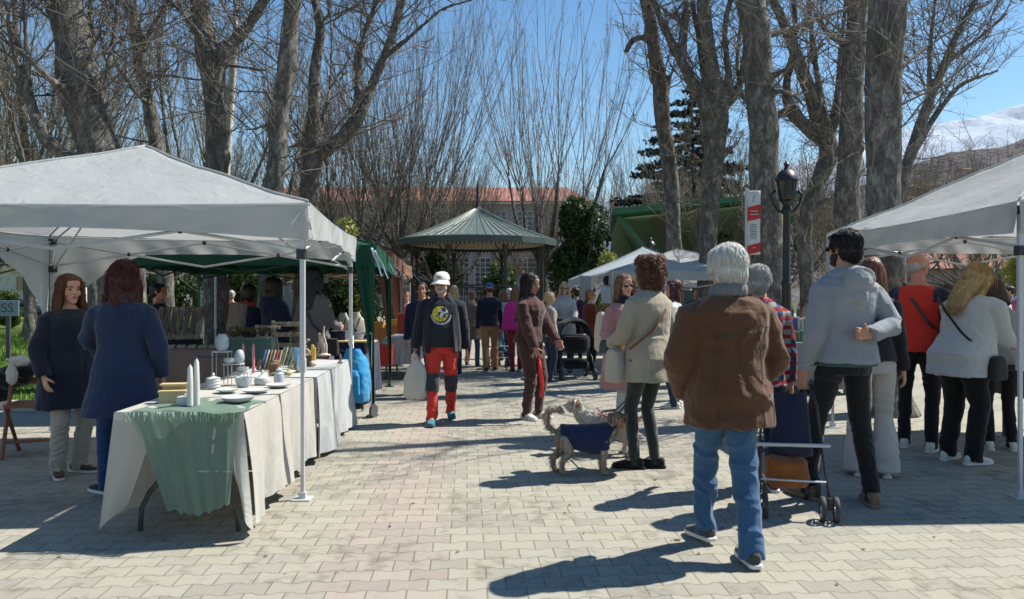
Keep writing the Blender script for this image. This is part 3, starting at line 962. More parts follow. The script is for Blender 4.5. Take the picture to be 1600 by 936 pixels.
def hero_tree(label, d, trunk, limbs, seed, dx=0, top=5.5, bark=None, nt=30, dens=1.0, vox=.045, side=1.2, name="plane_tree", twL=1.5, group="bare plane trees along the promenade"):
    """trunk, limbs: photo pixels (px, py, width px [, depth offset m])"""
    rs = random.Random(seed)
    s = F / d
    p0 = trunk[0]
    base = at(p0[0], d)
    root = empty(name, base, 0, label, "tree", group)
    def cv(q):
        dd = d + (q[3] if len(q) > 3 else 0)
        v = at(q[0], dd, zz(q[1], dd)); return np.array((v.x - base.x, v.y - base.y, v.z)), q[2] * .405 / (F / dd)
    tp = [cv(q) for q in trunk]
    if tp[0][0][2] > .01:
        dirn = tp[0][0] - tp[1][0]; z0 = tp[0][0][2]
        b = tp[0][0] + dirn / abs(dirn[2]) * z0 * .6; b[2] = -.05
        mid = (tp[0][0] + b) / 2; mid[2] = min(.35, z0 * .3)
        tp = [(b, tp[0][1] * 1.55), (mid, tp[0][1] * 1.12)] + tp
    def extend(tp_, L):
        dirn = nrm(tp_[-1][0] - tp_[-2][0]); p, r = tp_[-1]
        out = list(tp_)
        for i in range(3):
            dirn = nrm(dirn + np.array((rs.gauss(0, .12), rs.gauss(0, .12), .15)))
            p = p + dirn * L / 3; r = max(.012, r * .62); out.append((p, r))
        return out
    paths = []
    allp = [(extend(tp, top), 1)]
    for lb in limbs:
        l = [cv(q) for q in lb]
        if lb[-1][1] < 15: l = extend(l, top * .7)
        allp.append((l, 0))
    for pp, _ in allp: paths.append(([q[0] for q in pp], [q[1] for q in pp]))
    link_mesh("trunk", trunk_mesh(paths, seed, vox), bark or BARK, root)
    tb = Tubes()
    for (pp, isT) in allp:
        P = np.array([q[0] for q in pp]); rr = np.array([q[1] for q in pp])
        P, rr = gnarl(P, rr, 8, seed)
        L = np.linalg.norm(np.diff(P, axis=0), axis=1).sum()
        n = int(nt * dens * (L / 8) * (1.0 if not isT else .8))
        for i in range(n):
            t = rs.random() ** .8
            if isT and t < .28: continue
            a = min(int(t * (len(P) - 1)), len(P) - 2); p = P[a]
            rd = nrm(np.array((rs.gauss(0, 1), rs.gauss(0, 1), rs.gauss(.3, .5))))
            l = twL * rs.uniform(.6, 1.5)
            q = shoot(rs, p, rd * side + np.array((0, 0, .4)), l, 7, .10, .2)
            r0 = min(rr[a] * .45, rs.uniform(.008, .022))
            tb.add(q, np.linspace(r0, .004, 7), 5)
            twigs(tb, rs, q, l * .55, r0 * .5, 6, 1, .10)
    link_mesh("crown", tb.mesh("crown"), TWIG, root)
    return root

def pollard(seed, H=12, knz=5.0, spread=2.2, nl=8, bark=None, lean=(0, 0), tw=TWIG, dense=1.0, label=None, loc=(0, 0), rz=0, name="bare_tree", thick=.20, trunks=1, ns=1.0):
    rs = random.Random(seed)
    root = empty(name, (loc[0], loc[1], 0), rz, label, "tree", "bare trees in the park behind")
    paths = []; tb = Tubes()
    for q_ in range(trunks):
        ox, oy = (rs.uniform(-.4, .4), rs.uniform(-.4, .4)) if trunks > 1 else (0, 0)
        fz = knz * rs.uniform(.45, .62)
        tp = np.array([(ox, oy, -.05), (ox * .9, oy * .9, .3), (lean[0] * .3 + rs.uniform(-.12, .12), lean[1] * .3, fz * .5), (lean[0] * .6, lean[1] * .6, fz)])
        paths.append((tp, [thick * 1.5, thick * 1.1, thick, thick * .95]))
        for i in range(nl):
            a = 2 * math.pi * (i + rs.random() * .7) / nl
            sp = spread * rs.uniform(.35, 1.1)
            start = tp[-1] * 1.0
            if rs.random() < .4: start = (tp[-1] * .7 + tp[-2] * .3)
            end = np.array((lean[0] + math.cos(a) * sp, lean[1] + math.sin(a) * sp, knz * rs.uniform(.75, 1.3)))
            mid = (start + end) / 2 + np.array((math.cos(a) * sp * .22, math.sin(a) * sp * .22, -.25)) + np.array((rs.gauss(0, .12), rs.gauss(0, .12), rs.gauss(0, .2)))
            r1 = thick * rs.uniform(.35, .55)
            paths.append(([start, mid, end], [r1, r1 * .8, r1 * .62]))
            for c in range(int(rs.randint(6, 10) * ns)):
                t = 1 if c < 5 * ns ** .5 else rs.uniform(.4, 1)
                p = mid * (1 - t) + end * t if t < 1 else end + np.array((rs.gauss(0, .06),) * 3)
                L = (H - p[2]) * rs.uniform(.55, 1.0)
                d = np.array((math.cos(a) * .30 + rs.gauss(0, .28), math.sin(a) * .30 + rs.gauss(0, .28), 1))
                q = shoot(rs, p, d, L, 8, .14, .055)
                r0 = rs.uniform(.011, .024)
                tb.add(q, np.linspace(r0, .0045, 8), 4)
                twigs(tb, rs, q, 1.1 * rs.uniform(.7, 1.3), .007, int(8 * dense), 1, .22, .1, .55, .0032)
            twigs(tb, rs, np.array([start, mid, end]), 1.3, .010, int(6 * dense), 2, .0, .1, .9, .0035)
    link_mesh("trunk", trunk_mesh(paths, seed, .07), bark or BARK, root)
    link_mesh("crown", tb.mesh("crown"), tw, root)
    return root

def leaf_cloud(rs_seed, blobs, n, size, droop=0.0):
    """n leaf quads scattered in the volume of ellipsoid clumps"""
    g = np.random.default_rng(rs_seed)
    bl = np.array(blobs, float)      # cx cy cz rx ry rz
    w = bl[:, 3] * bl[:, 4] * bl[:, 5]; w = w ** .8
    idx = g.choice(len(bl), n, p=w / w.sum())
    d = g.normal(0, 1, (n, 3)); d /= np.linalg.norm(d, axis=1)[:, None]
    r = g.uniform(.25, 1.0, n) ** .45
    P = bl[idx, :3] + d * r[:, None] * bl[idx, 3:] 
    P = P + np.stack([fbm(P * 2.1, 2), fbm(P * 2.1 + 30, 2), fbm(P * 2.1 + 60, 2)], 1) * .30 * bl[idx, 3:]
    a = g.normal(0, 1, (n, 3)); a /= np.linalg.norm(a, axis=1)[:, None]
    b = np.cross(a, g.normal(0, 1, (n, 3))); b /= np.linalg.norm(b, axis=1)[:, None]
    s = (size * g.uniform(.6, 1.3, n))[:, None]
    Q = np.stack([P - a * s, P + b * s * .5, P + a * s, P - b * s * .5], 1)
    return arrays_mesh("leaves", Q, np.arange(n * 4).reshape(-1, 4))
def leaf_mat(name, a, b, c=None):
    t = NT(name)
    info = t.noise(9, 2); big = t.noise(1.3, 3)
    f = t.math('ADD', t.math('MULTIPLY', info, .55), t.math('MULTIPLY', big, .45))
    t.set(t.ramp(f, [(.3, a), (.55, b), (.75, c or b)]), .55, .3)
    tr = t.n("BsdfTranslucent", i={0: (*[x * 1.2 for x in b], 1)})
    mx = t.n("MixShader", i={0: .25}); t.l(t.b.outputs[0], mx.inputs[1]); t.l(tr.outputs[0], mx.inputs[2]); t.l(mx.outputs[0], t.o.inputs[0])
    return t.m
LEAF_D = leaf_mat("leaves_dark", (.012, .026, .010), (.04, .075, .022), (.07, .11, .035))
LEAF_M = leaf_mat("leaves_mid", (.025, .05, .012), (.07, .12, .03), (.12, .17, .05))
LEAF_Y = leaf_mat("leaves_yellow", (.12, .14, .03), (.26, .28, .06), (.36, .36, .10))
NEEDLE = leaf_mat("needles_dark", (.010, .020, .016), (.025, .042, .032), (.045, .065, .05))
def bush(label, x, y, w, dpt, h, seed, mat, n=5000, size=.06, name="evergreen_bush", group="evergreen bushes in the park", base=0.0):
    rs = random.Random(seed)
    root = empty(name, (x, y, 0), 0, label, "bush", group)
    bl = []
    for i in range(16):
        a = rs.uniform(0, 2 * math.pi); rr = rs.uniform(0, .62) 
        zc_ = base + (h - base) * rs.uniform(.15, .85)
        k = 1 - .55 * (zc_ - base) / (h - base)
        bl.append((math.cos(a) * rr * w / 2 * (.5 + k * .7), math.sin(a) * rr * dpt / 2, zc_, w * .2 * rs.uniform(.6, 1.2), dpt * .2 * rs.uniform(.7, 1.2), (h - base) * .17 * rs.uniform(.7, 1.2)))
    link_mesh("foliage", leaf_cloud(seed, bl, n, size), mat, root)
    m = MB()
    for b in bl[:8]:
        m.tube([(0, 0, 0), (b[0] * .4, b[1] * .4, b[2] * .5), (b[0], b[1], b[2])], [.05, .03, .01], 6)
    m.build("stem", BARK_D, root, True)
    return root
def conifer(label, x, y, H, rmax, seed, n=9000):
    rs = random.Random(seed)
    root = empty("conifer_tree", (x, y, 0), 0, label, "tree")
    m = MB(); m.tube([(0, 0, -.05), (.05, 0, H * .5), (0, .05, H)], [.28, .16, .02], 10)
    bl = []
    for i in range(70):
        z = H * (.18 + .8 * (i / 70)); rr = rmax * (1 - (i / 70)) ** .75 * rs.uniform(.6, 1.1) + .15
        a = i * 2.4 + rs.uniform(-.4, .4)
        e = (math.cos(a) * rr, math.sin(a) * rr, z - rr * .08)
        m.tube([(0, 0, z), (e[0] * .6, e[1] * .6, z + rr * .05), e], [.05, .03, .01], 5)
        for t in (.35, .6, .82, 1.0):
            bl.append((e[0] * t, e[1] * t, z - rr * .06 * t, rr * .22 + .1, rr * .22 + .1, .13 + rr * .03))
    m.build("trunk", BARK_D, root, True)
    link_mesh("crown", leaf_cloud(seed, bl, n, .16), NEEDLE, root)
    return root

# hero trees, measured from the photograph
hero_tree("leaning thick grey plane trunk rising behind the peak of the near white canopy", 11.5, [(178, 330, 84), (165, 250, 78), (138, 180, 76), (112, 70, 68), (98, 0, 62)],
          [[(150, 262, 30), (108, 250, 24, -.3), (66, 215, 24, -.5), (44, 150, 20, -.5), (22, 90, 13, -.5), (8, 0, 9, -.6)], [(44, 150, 14, -.5), (46, 110, 11, -.5), (34, 0, 9, -.6)], [(62, 205, 11, -.5), (45, 140, 9, -.4), (30, 60, 8, -.2)],
           [(125, 140, 18), (88, 135, 14, -.5), (50, 95, 12, -.8), (20, 70, 8, -.9)], [(155, 190, 16), (165, 130, 13, .5), (178, 60, 12, .6), (186, 0, 11, .7)], [(148, 150, 13), (144, 60, 12, .5), (140, 0, 10, .5)]], 11, nt=34)
hero_tree("thin crooked plane trunk between the leaning trunk and the forked dark tree", 15, [(252, 300, 27), (245, 235, 27), (238, 190, 26), (226, 120, 24), (212, 50, 24), (203, 0, 22)],
          [[(232, 118, 14), (262, 118, 9), (290, 122, 7), (315, 125, 5)], [(222, 80, 13), (240, 40, 9), (262, 0, 8)], [(240, 170, 10), (205, 140, 8, -.5), (160, 60, 6, -.7), (130, 0, 5, -.8)]], 12, nt=36)
hero_tree("dark plane tree forking in a wide Y above the near white canopy", 13.5, [(338, 330, 44), (338, 250, 43), (338, 150, 42), (336, 95, 50), (322, 60, 40), (308, 0, 34)],
          [[(345, 90, 34), (368, 64, 24), (388, 40, 22), (412, 0, 20)], [(322, 70, 22), (305, 45, 12, -.4), (280, 15, 10, -.6), (262, 0, 9, -.8)], [(348, 100, 10), (420, 112, 6), (470, 104, 4)]], 13, nt=36)
hero_tree("straight dark plane trunk leaning right beside the peak edge of the near white canopy", 12.5, [(424, 330, 36), (432, 270, 35), (437, 200, 35), (445, 120, 34), (452, 50, 34), (458, 0, 32)],
          [[(436, 175, 12), (400, 120, 6, -.6), (385, 60, 5, -.8), (360, 0, 4, -.9)], [(432, 190, 10), (405, 200, 7), (370, 206, 4)]], 14, nt=30)
hero_tree("plane tree with a big elbow limb sweeping up right over the green stall", 14.5, [(478, 360, 40), (482, 290, 38), (492, 235, 40), (490, 180, 22), (492, 100, 20), (502, 40, 19), (490, 0, 18)],
          [[(500, 240, 34), (530, 222, 26), (558, 190, 28), (578, 140, 20), (600, 90, 16), (615, 50, 16), (628, 0, 16)], [(556, 175, 16), (558, 120, 12), (565, 60, 11), (582, 20, 9), (590, 0, 8)], [(485, 215, 14), (462, 228, 10), (445, 232, 5)],
           [(500, 225, 12), (515, 150, 8, .6), (520, 60, 6, .8), (512, 0, 6, .9)], [(600, 90, 12), (650, 50, 9, -.4), (690, 12, 7, -.6), (740, 0, 6, -.7)]], 15, nt=38)
hero_tree("slender plane trunk with a sawn stub branch left of the tall forked tree", 17, [(1055, 420, 30), (1052, 330, 30), (1043, 240, 30), (1035, 150, 29), (1022, 80, 27), (1010, 0, 25)],
          [[(1018, 62, 16), (998, 58, 12), (985, 66, 12), (978, 82, 11)], [(1040, 160, 10), (1050, 110, 7), (1062, 60, 6), (1075, 0, 5)], [(1050, 215, 7), (1066, 222, 5), (1072, 210, 4)]], 16, nt=30)
hero_tree("tall plane tree forking into several upright limbs behind the white haired man", 15.5, [(1102, 420, 34), (1104, 350, 34), (1110, 280, 36), (1117, 210, 40), (1118, 180, 46)],
          [[(1112, 185, 32), (1090, 150, 22), (1066, 100, 20), (1040, 50, 15), (1020, 0, 12)], [(1066, 98, 16), (1070, 50, 14), (1072, 0, 12)], [(1120, 175, 26), (1142, 160, 14), (1138, 110, 14), (1130, 50, 13), (1140, 0, 12)], [(1122, 178, 24), (1150, 150, 16, .5), (1165, 100, 13, .7), (1170, 0, 11, .8)],
           [(1112, 180, 20), (1098, 110, 13, .4), (1092, 60, 11, .4), (1080, 0, 10, .3)]], 17, nt=34)
hero_tree("massive pale plane trunk standing beside the black street lamp", 12.5, [(1205, 460, 62), (1200, 360, 58), (1194, 250, 55), (1187, 150, 54), (1180, 60, 56), (1175, 0, 58)],
          [[(1185, 130, 18), (1225, 110, 11, -.4), (1262, 88, 9, -.6), (1300, 60, 6, -.7)], [(1195, 140, 12), (1240, 145, 8, -.5), (1275, 190, 6, -.7)], [(1185, 60, 16), (1250, 40, 10, .4), (1330, 12, 8, .5)]], 18, nt=30)
hero_tree("spreading plane tree with twisted limbs between the street lamp and the widest trunk", 16, [(1262, 440, 28), (1258, 370, 26), (1262, 320, 26), (1300, 240, 34), (1290, 215, 36)],
          [[(1296, 225, 30), (1262, 205, 22), (1235, 175, 26), (1225, 140, 16), (1245, 60, 12), (1240, 0, 10)], [(1292, 215, 24), (1310, 175, 20), (1345, 140, 14), (1380, 118, 9)], [(1290, 210, 18), (1282, 150, 13), (1270, 70, 12), (1262, 0, 9)], [(1305, 175, 14), (1312, 110, 11), (1318, 40, 10), (1322, 0, 9)],
           [(1268, 330, 14), (1295, 310, 12), (1325, 312, 10)], [(1240, 165, 16), (1205, 190, 12, .5), (1160, 160, 10, .6), (1150, 100, 8, .7), (1162, 0, 7, .7)]], 19, nt=36)
hero_tree("dark plane trunk just left of the widest trunk on the right", 14.5, [(1322, 460, 48), (1324, 340, 46), (1330, 220, 44), (1334, 120, 40), (1338, 0, 38)], [[(1330, 80, 14), (1290, 50, 10, .5), (1262, 0, 8, .6)]], 20, nt=26)
hero_tree("widest mottled plane trunk rising behind the right white canopy", 9.1, [(1380, 470, 68), (1380, 340, 66), (1378, 220, 66), (1378, 120, 68), (1382, 0, 68)],
          [[(1400, 110, 16), (1450, 70, 9, .5), (1520, 30, 7, .8), (1590, 5, 5, 1.0)], [(1392, 140, 12), (1440, 150, 7, .6), (1500, 140, 5, .8)]], 21, nt=26)
hero_tree("leaning double plane trunk at the far right above the canopy", 19, [(1395, 340, 24), (1410, 270, 22), (1445, 180, 20), (1475, 100, 15), (1500, 40, 12), (1525, 0, 10)],
          [[(1420, 250, 16), (1465, 175, 12, .5), (1500, 130, 9, .6), (1560, 110, 6, .8)], [(1455, 160, 12), (1450, 90, 9, .4), (1462, 0, 7, .5)], [(1475, 100, 10), (1530, 60, 7, -.4), (1575, 20, 5, -.5)]], 22, nt=50, twL=2.0)
hero_tree("pale plane trunk on the lawn left of the long haired woman", 24, [(47, 500, 20), (46, 440, 18), (44, 380, 17), (40, 250, 15), (30, 120, 12), (20, 0, 9)], [[(42, 300, 9), (70, 230, 7), (90, 120, 5), (95, 0, 4)], [(40, 260, 9), (20, 200, 7), (5, 80, 5), (2, 0, 4)]], 23, nt=60, twL=2.0)
hero_tree("shaded plane trunk seen between the two standing women", 17, [(146, 500, 26), (146, 440, 24), (145, 380, 24), (135, 200, 20), (130, 60, 16), (120, 0, 14)], [], 24, nt=30)
hero_tree("tree with sunlight painted into its bark, seen under the green canopy", 19, [(346, 520, 22), (345, 440, 21), (350, 300, 19), (362, 150, 15), (370, 0, 10)], [], 25, nt=34, bark=bark_mat("bark_sunlit_tone", [(.22, .2, .17), (.36, .34, .28), (.46, .44, .37), (.55, .53, .46)]))  # light bark tones stand in for sunlight on this trunk
# wood behind
P1 = pollard(31, 17, 6.2, 3.0, 9, label="pollarded bare tree with upright shoots standing left of the bandstand", loc=(at(622, 33.5).x, 33.5), trunks=2, thick=.17, ns=1.35)
P2 = pollard(32, 17, 6.6, 2.9, 9, label="pollarded bare tree with upright shoots rising right behind the bandstand", loc=(at(850, 35).x, 35), thick=.26, ns=1.6)
tg = "bare trees of the wood behind the promenade"
for i_, (x_, y_, src_, lb_) in enumerate(((-7.3, 31.5, P2, "pollarded bare tree above the brown stall canopy"), (8.8, 40, P2, "pollarded bare tree behind the green stage shell"), (-5.2, 41, P1, "far pollarded bare tree in front of the school roof"))):
    c_ = copy_tree(src_); c_.location = (x_, y_, 0); c_.rotation_euler.z = 1.3 * i_ + .7; c_["label"] = lb_; c_.scale = (.9, .9, .72)
P3 = pollard(33, 10.5, 6.0, 3.0, 8, label="bare brown tree of the dense wood behind the stalls", loc=(-9, 27), tw=TWIG2, thick=.2, dense=1.2)
P4 = pollard(34, 9.5, 4.0, 3.2, 9, label="bare brown tree of the dense wood behind the stalls", loc=(-14, 30), tw=TWIG2, thick=.18, dense=1.3, trunks=2)
P5 = pollard(35, 8.5, 3.4, 2.6, 8, label="bare brown tree of the dense wood behind the stalls", loc=(9, 34), tw=TWIG2, thick=.15, dense=1.2, trunks=2)
for p in (P3, P4, P5): p["group"] = tg
rs = random.Random(5)
spots = [(-10.5, 25), (-17, 26), (-3.8, 36), (-7.5, 33), (-12, 38), (-18, 35), (-23, 31), (-28, 38), (-5.5, 43), (-10, 46), (-15.5, 45), (-21, 47), (-27, 50), (5.2, 46), (0.9, 47), (11, 47), (14.5, 42), (19, 52), (27, 50), (34, 56), (16, 34),  (-13, 21), (-34, 46), (-20, 26), (12.5, 42), (26, 40), (31, 47), (29, 36), (8.0, 50), (22, 46), (17.5, 44), (25, 58)]
for i, (x, y) in enumerate(spots):
    src = (P3, P4, P5)[i % 3]
    c = copy_tree(src); c.location = (x, y, 0); c.rotation_euler.z = rs.uniform(0, 6.28)
    s_ = rs.uniform(.85, 1.15); c.scale = (s_, s_, s_ * rs.uniform(.9, 1.1))
conifer("dark conifer behind the green bandshell", at(1082, 40).x, 40, 13.3, 5.0, 51, 20000)
bush("dark green bush seen through the left side of the bandstand", at(688, 37).x, 37, 3.4, 2.5, 4.1, 61, LEAF_D, 9000, .10)
bush("mid green bush seen through the middle of the bandstand", at(772, 38).x, 38, 2.8, 2.2, 3.4, 62, LEAF_M, 6000, .09)
bush("tall dark evergreen bush right of the bandstand", at(900, 32).x, 32, 3.2, 2.6, 5.9, 63, LEAF_D, 15000, .09)
bush("yellow green bush left of the distant white canopies", at(956, 27).x, 27, 1.35, 1.2, 3.5, 64, LEAF_Y, 5000, .06)
bush("yellow green bush above the green canopy", at(548, 24).x, 24, 2.2, 1.5, 3.9, 65, LEAF_Y, 5000, .07)
bush("sunlit leafy bush behind the jewellery stall", at(385, 20).x, 20, 2.4, 1.5, 2.6, 66, LEAF_M, 8000, .06)
bush("broad dark hedge bush behind the orange stall", at(545, 20).x, 20, 2.6, 1.6, 2.5, 67, LEAF_D, 8000, .06)
bush("dark undergrowth bush behind the first stalls", at(262, 24).x, 24, 3.6, 1.6, 2.4, 68, LEAF_D, 7000, .07)
bush("low bush beside the pale apartment block", at(18, 34).x, 34, 2.2, 1.6, 1.9, 69, LEAF_M, 5000, .07)
bush("clipped yellow green bush at the far right", at(1590, 26).x, 26, 1.7, 1.4, 3.3, 70, LEAF_Y, 5000, .06)
bush("dark clipped bush under the yellow one at the far right", at(1578, 24).x, 24, 1.6, 1.2, 2.05, 71, LEAF_D, 4000, .06)
bush("dark bush beside the stroller crowd", at(925, 24).x, 24, 1.5, 1.2, 2.4, 72, LEAF_D, 5000, .06)

# ------------------------------------------------------------------ buildings
WALLC = plain("render_cream", (.50, .46, .38), .9, .1, scale=1.2, bump=.1)
WALLG = plain("wall_grey", (.26, .25, .26), .9, .1, scale=1.0)
GLASS = plain("window_glass", (.05, .06, .075), .12, .8, scale=.5)
FRAME_W = plain("window_frame_pale", (.50, .50, .50), .6)
def tile_mat():
    t = NT("roof_tiles")
    sp = t.n("SeparateXYZ", i={0: t.pos()})
    w = t.math('ABSOLUTE', t.math('SINE', t.math('MULTIPLY', sp.outputs[0], 9.0)))
    r = t.math('ABSOLUTE', t.math('SINE', t.math('MULTIPLY', sp.outputs[1], 6.0)))
    f = t.math('ADD', t.math('MULTIPLY', w, .4), t.math('ADD', t.math('MULTIPLY', r, .25), t.math('MULTIPLY', t.noise(1.2, 4), .5)))
    t.set(t.ramp(f, [(.2, (.13, .05, .04)), (.5, (.25, .105, .085)), (.9, (.31, .15, .12))]), .85, .2)
    t.bump(w, .6, .05)
    return t.m
TILE = tile_mat()
def window(parent, x, y, z, w, h, nx=2, ny=2, mat=FRAME_W, depth=.08):
    m = MB(); b = .05
    m.box((x, y, z + h / 2), (w, depth, b)); m.box((x, y, z - h / 2), (w, depth, b))
    m.box((x - w / 2, y, z), (b, depth, h)); m.box((x + w / 2, y, z), (b, depth, h))
    for i in range(1, nx): m.box((x - w / 2 + w * i / nx, y, z), (b * .8, depth * .8, h))
    for i in range(1, ny): m.box((x, y, z - h / 2 + h * i / ny), (w, depth * .8, b * .8))
    f = m.build("window", mat, parent)
    g = MB(); g.box((x, y + .02, z), (w, .02, h)); g.build("pane", GLASS, f)
sch = empty("school_building", (0, 62, 0), 0, "long pale building with a red tiled roof and gridded windows behind the trees", "building")
m = MB(); m.box((-8, 5, 4.8), (28, 10, 9.6)); m.build("wall", WALLG, sch)
m = MB(); m.add([(-22.6, -.6, 9.5), (6.6, -.6, 9.5), (5, 5, 11.4), (-21, 5, 11.4), (-22.6, 10.6, 9.5), (6.6, 10.6, 9.5)], [(0, 1, 2, 3), (3, 2, 5, 4), (0, 3, 4), (1, 5, 2), (0, 4, 5, 1)])
m.build("roof", TILE, sch, solid=.1)
m = MB(); m.box((-8, -.35, 9.35), (29, .5, .16)); m.build("cornice", WALLC, sch, bevel=.02)
for i in range(9):
    for j in range(2):
        window(sch, -20.4 + i * 3.1, -.03, 3.2 + j * 3.9, 2.6, 3.2, 6, 8)
apt = empty("apartment_building", (at(-10, 60).x, 60, 0), 0, "pale apartment block with balconies at the far left edge", "building")
m = MB(); m.box((-1.5, 5, 6), (12, 9, 12)); m.build("wall", plain("render_white", (.62, .60, .54), .9, .1), apt)
for j in range(4):
    m = MB(); m.box((2.3, .1, 1.2 + j * 2.9), (3.2, 1.0, .15)); m.box((2.3, -.38, 1.65 + j * 2.9), (3.2, .05, .8)); m.build("balcony", plain("balcony_red", (.30, .15, .11), .8) if j % 2 else WALLC, apt)
    window(apt, 2.3, .46, 2.4 + j * 2.9, 1.5, 1.6, 2, 1)
    window(apt, -2.5, .46, 2.4 + j * 2.9, 1.2, 1.5, 2, 1)
car = empty("parked_car", (at(42, 46).x, 46, 0), R(5), "dark blue car parked in front of the pale apartment block", "car")
m = MB(); m.loft([((-2.1, 0, .55), V(0, .72, 0), V(0, 0, .22)), ((-1.9, 0, .6), V(0, .82, 0), V(0, 0, .34)), ((0, 0, .62), V(0, .86, 0), V(0, 0, .36)), ((1.8, 0, .58), V(0, .82, 0), V(0, 0, .32)), ((2.1, 0, .5), V(0, .7, 0), V(0, 0, .2))], 16, power=4)
m.build("body", plain("car_paint_blue", (.02, .025, .07), .25, .7), car, True, angle=50)
m = MB(); m.loft([((-1.1, 0, .92), V(0, .74, 0), V(.0, 0, .04)), ((-.75, 0, 1.15), V(0, .66, 0), V(0, 0, .27)), ((.2, 0, 1.17), V(0, .66, 0), V(0, 0, .28)), ((1.0, 0, .93), V(0, .72, 0), V(0, 0, .04))], 16, power=4)
m.build("cabin_glass", GLASS, car, True)
for x_ in (-1.35, 1.35):
    for y_ in (-.82, .82):
        m = MB(); m.tube([(x_, y_ - .09, .32), (x_, y_ + .09, .32)], .32, 18); m.build("wheel", plain("tyre", (.02, .02, .02), .8) if "tyre" not in bpy.data.materials else bpy.data.materials["tyre"], car)
# houses on the hill
hs = [(1560, 240, 0), (1512, 268, 1), (1440, 296, 1), (1418, 318, 1), (1280, 332, 1)]
H0 = None
for i, (px, py, k_) in enumerate(hs):
    dd = 330 + (320 - py) * 2.3
    x = at(px, dd).x; z = zz(py + 6, dd)
    if H0 is None:
        H0 = empty("hillside_house", (x, dd, z), 0, "small pink walled house with a dull red roof on the wooded hill", "house", "houses scattered on the hill")
        m = MB(); m.box((0, 0, -.5), (7, 6, 7)); m.build("wall", plain("wall_pink", (.50, .36, .32), .9), H0)
        m = MB(); m.add([(-3.9, -3.5, 3.02), (3.9, -3.5, 3.02), (3.9, 3.5, 3.02), (-3.9, 3.5, 3.02), (-3, 0, 4.8), (3, 0, 4.8)], [(0, 1, 5, 4), (2, 3, 4, 5), (0, 4, 3), (1, 2, 5), (0, 3, 2, 1)]); m.build("roof", TILE, H0)
        for wx in (-2.5, 0, 2.5):
            m = MB(); m.box((wx, -3.02, .8), (1.2, .08, 1.5)); m.build("window", GLASS, H0)
    else:
        c = copy_tree(H0); c.location = (x, dd, z); c.rotation_euler.z = rs.uniform(-.5, .5); c.scale = (rs.uniform(.8, 1.6),) * 2 + (rs.uniform(.8, 1.2),)
gb = empty("office_building", (at(1565, 90).x, 90, 0), R(-8), "grey blue flat roofed building beyond the right stall", "building")
m = MB(); m.box((0, 4, 3.2), (7, 8, 6.4)); m.build("wall", plain("wall_bluegrey", (.17, .18, .23), .8), gb)
m = MB(); m.box((0, 4, 6.5), (7.3, 8.3, .25)); m.build("roof", WALLG, gb, bevel=.03)
for i in range(3): window(gb, -2.2 + i * 2.2, -.03, 4.4, 1.4, 1.5, 2, 1)
rb = empty("shop_building", (at(1462, 62).x, 62, 0), 0, "low shop building with a long red tiled roof beyond the right stall", "building")
m = MB(); m.box((0, 3, 1.9), (13, 6, 3.8)); m.build("wall", plain("wall_rose", (.36, .27, .27), .9), rb)
m = MB(); m.add([(-7, -.5, 3.9), (7, -.5, 3.9), (6.5, 3, 5.6), (-6.5, 3, 5.6), (-7, 6.5, 3.9), (7, 6.5, 3.9)], [(0, 1, 2, 3), (3, 2, 5, 4), (0, 3, 4), (1, 5, 2), (0, 4, 5, 1)]); m.build("roof", TILE, rb)
for i in range(5): window(rb, -5 + i * 2.5, -.03, 1.9, 1.6, 1.7, 2, 1)

# bandstand -----------------------------------------------------------
GD = 30.0
gz = empty("bandstand", (at(746, GD).x, GD, 0), 0, "round bandstand with a conical green metal roof and black iron posts", "bandstand")
IRON = plain("iron_black", (.018, .019, .022), .45, .5)
t = NT("green_metal_roof")
t.set(t.mix(t.noise(2.5, 5), (.075, .10, .09, 1), (.15, .19, .172, 1)), .45, .4, .15)
GROOF = t.m
m = MB(); N = 16; RO = 3.2; RE = 3.72; RA = 5.02
rt = [(math.cos(2 * math.pi * (i + .5) / N), math.sin(2 * math.pi * (i + .5) / N)) for i in range(N)]
vs = []
for r_, z_ in ((RO, RE), (2.1, 4.12), (1.0, 4.60), (.16, RA)):
    vs += [(a * r_, b * r_, z_) for a, b in rt]
m.add(vs, [(k * N + i, k * N + (i + 1) % N, (k + 1) * N + (i + 1) % N, (k + 1) * N + i) for k in range(3) for i in range(N)] + [tuple(3 * N + i for i in range(N))])
m.build("roof", GROOF, gz, solid=.03)
m = MB()
for i in range(64):
    a = 2 * math.pi * (i + .5) / 64
    seg = math.cos(math.pi / N) / math.cos(((a - 2 * math.pi * .5 / N) % (2 * math.pi / N)) - math.pi / N)
    m.tube([(math.cos(a) * r_ * seg, math.sin(a) * r_ * seg, z_ + .03) for r_, z_ in ((RO, RE), (2.1, 4.12), (1.0, 4.60), (.2, RA - .02))], .014, 4)
tag(m.build("roof_seam", GROOF, gz), kind="stuff")
m = MB(); m.lathe([(.17, RA - .02), (.22, RA + .02), (.10, RA + .10), (.06, RA + .35), (.05, RA + .7), (.012, RA + 1.15)], n=12); m.build("finial", IRON, gz, True, angle=40)
m = MB()
for i in range(N):
    a, b = Vector((*rt[i], 0)) * RO, Vector((*rt[(i + 1) % N], 0)) * RO
    c = (a + b) / 2; L = (b - a).length
    m.box((c.x, c.y, RE - .11), (L + .01, .05, .24), (0, 0, math.atan2((b - a).y, (b - a).x)))
m.build("fascia", plain("fascia_green", (.05, .075, .07), .5), gz)
m = MB()
for i in range(120):
    a = 2 * math.pi * i / 120
    m.box((math.cos(a) * RO * .955, math.sin(a) * RO * .955, RE - .27), (.05, .02, .10), (0, 0, a + math.pi / 2))
m.lathe([(RO * .955, RE - .23), (RO * .95, RE - .21)], n=48, cap=False)
m.build("lace_trim", IRON, gz)
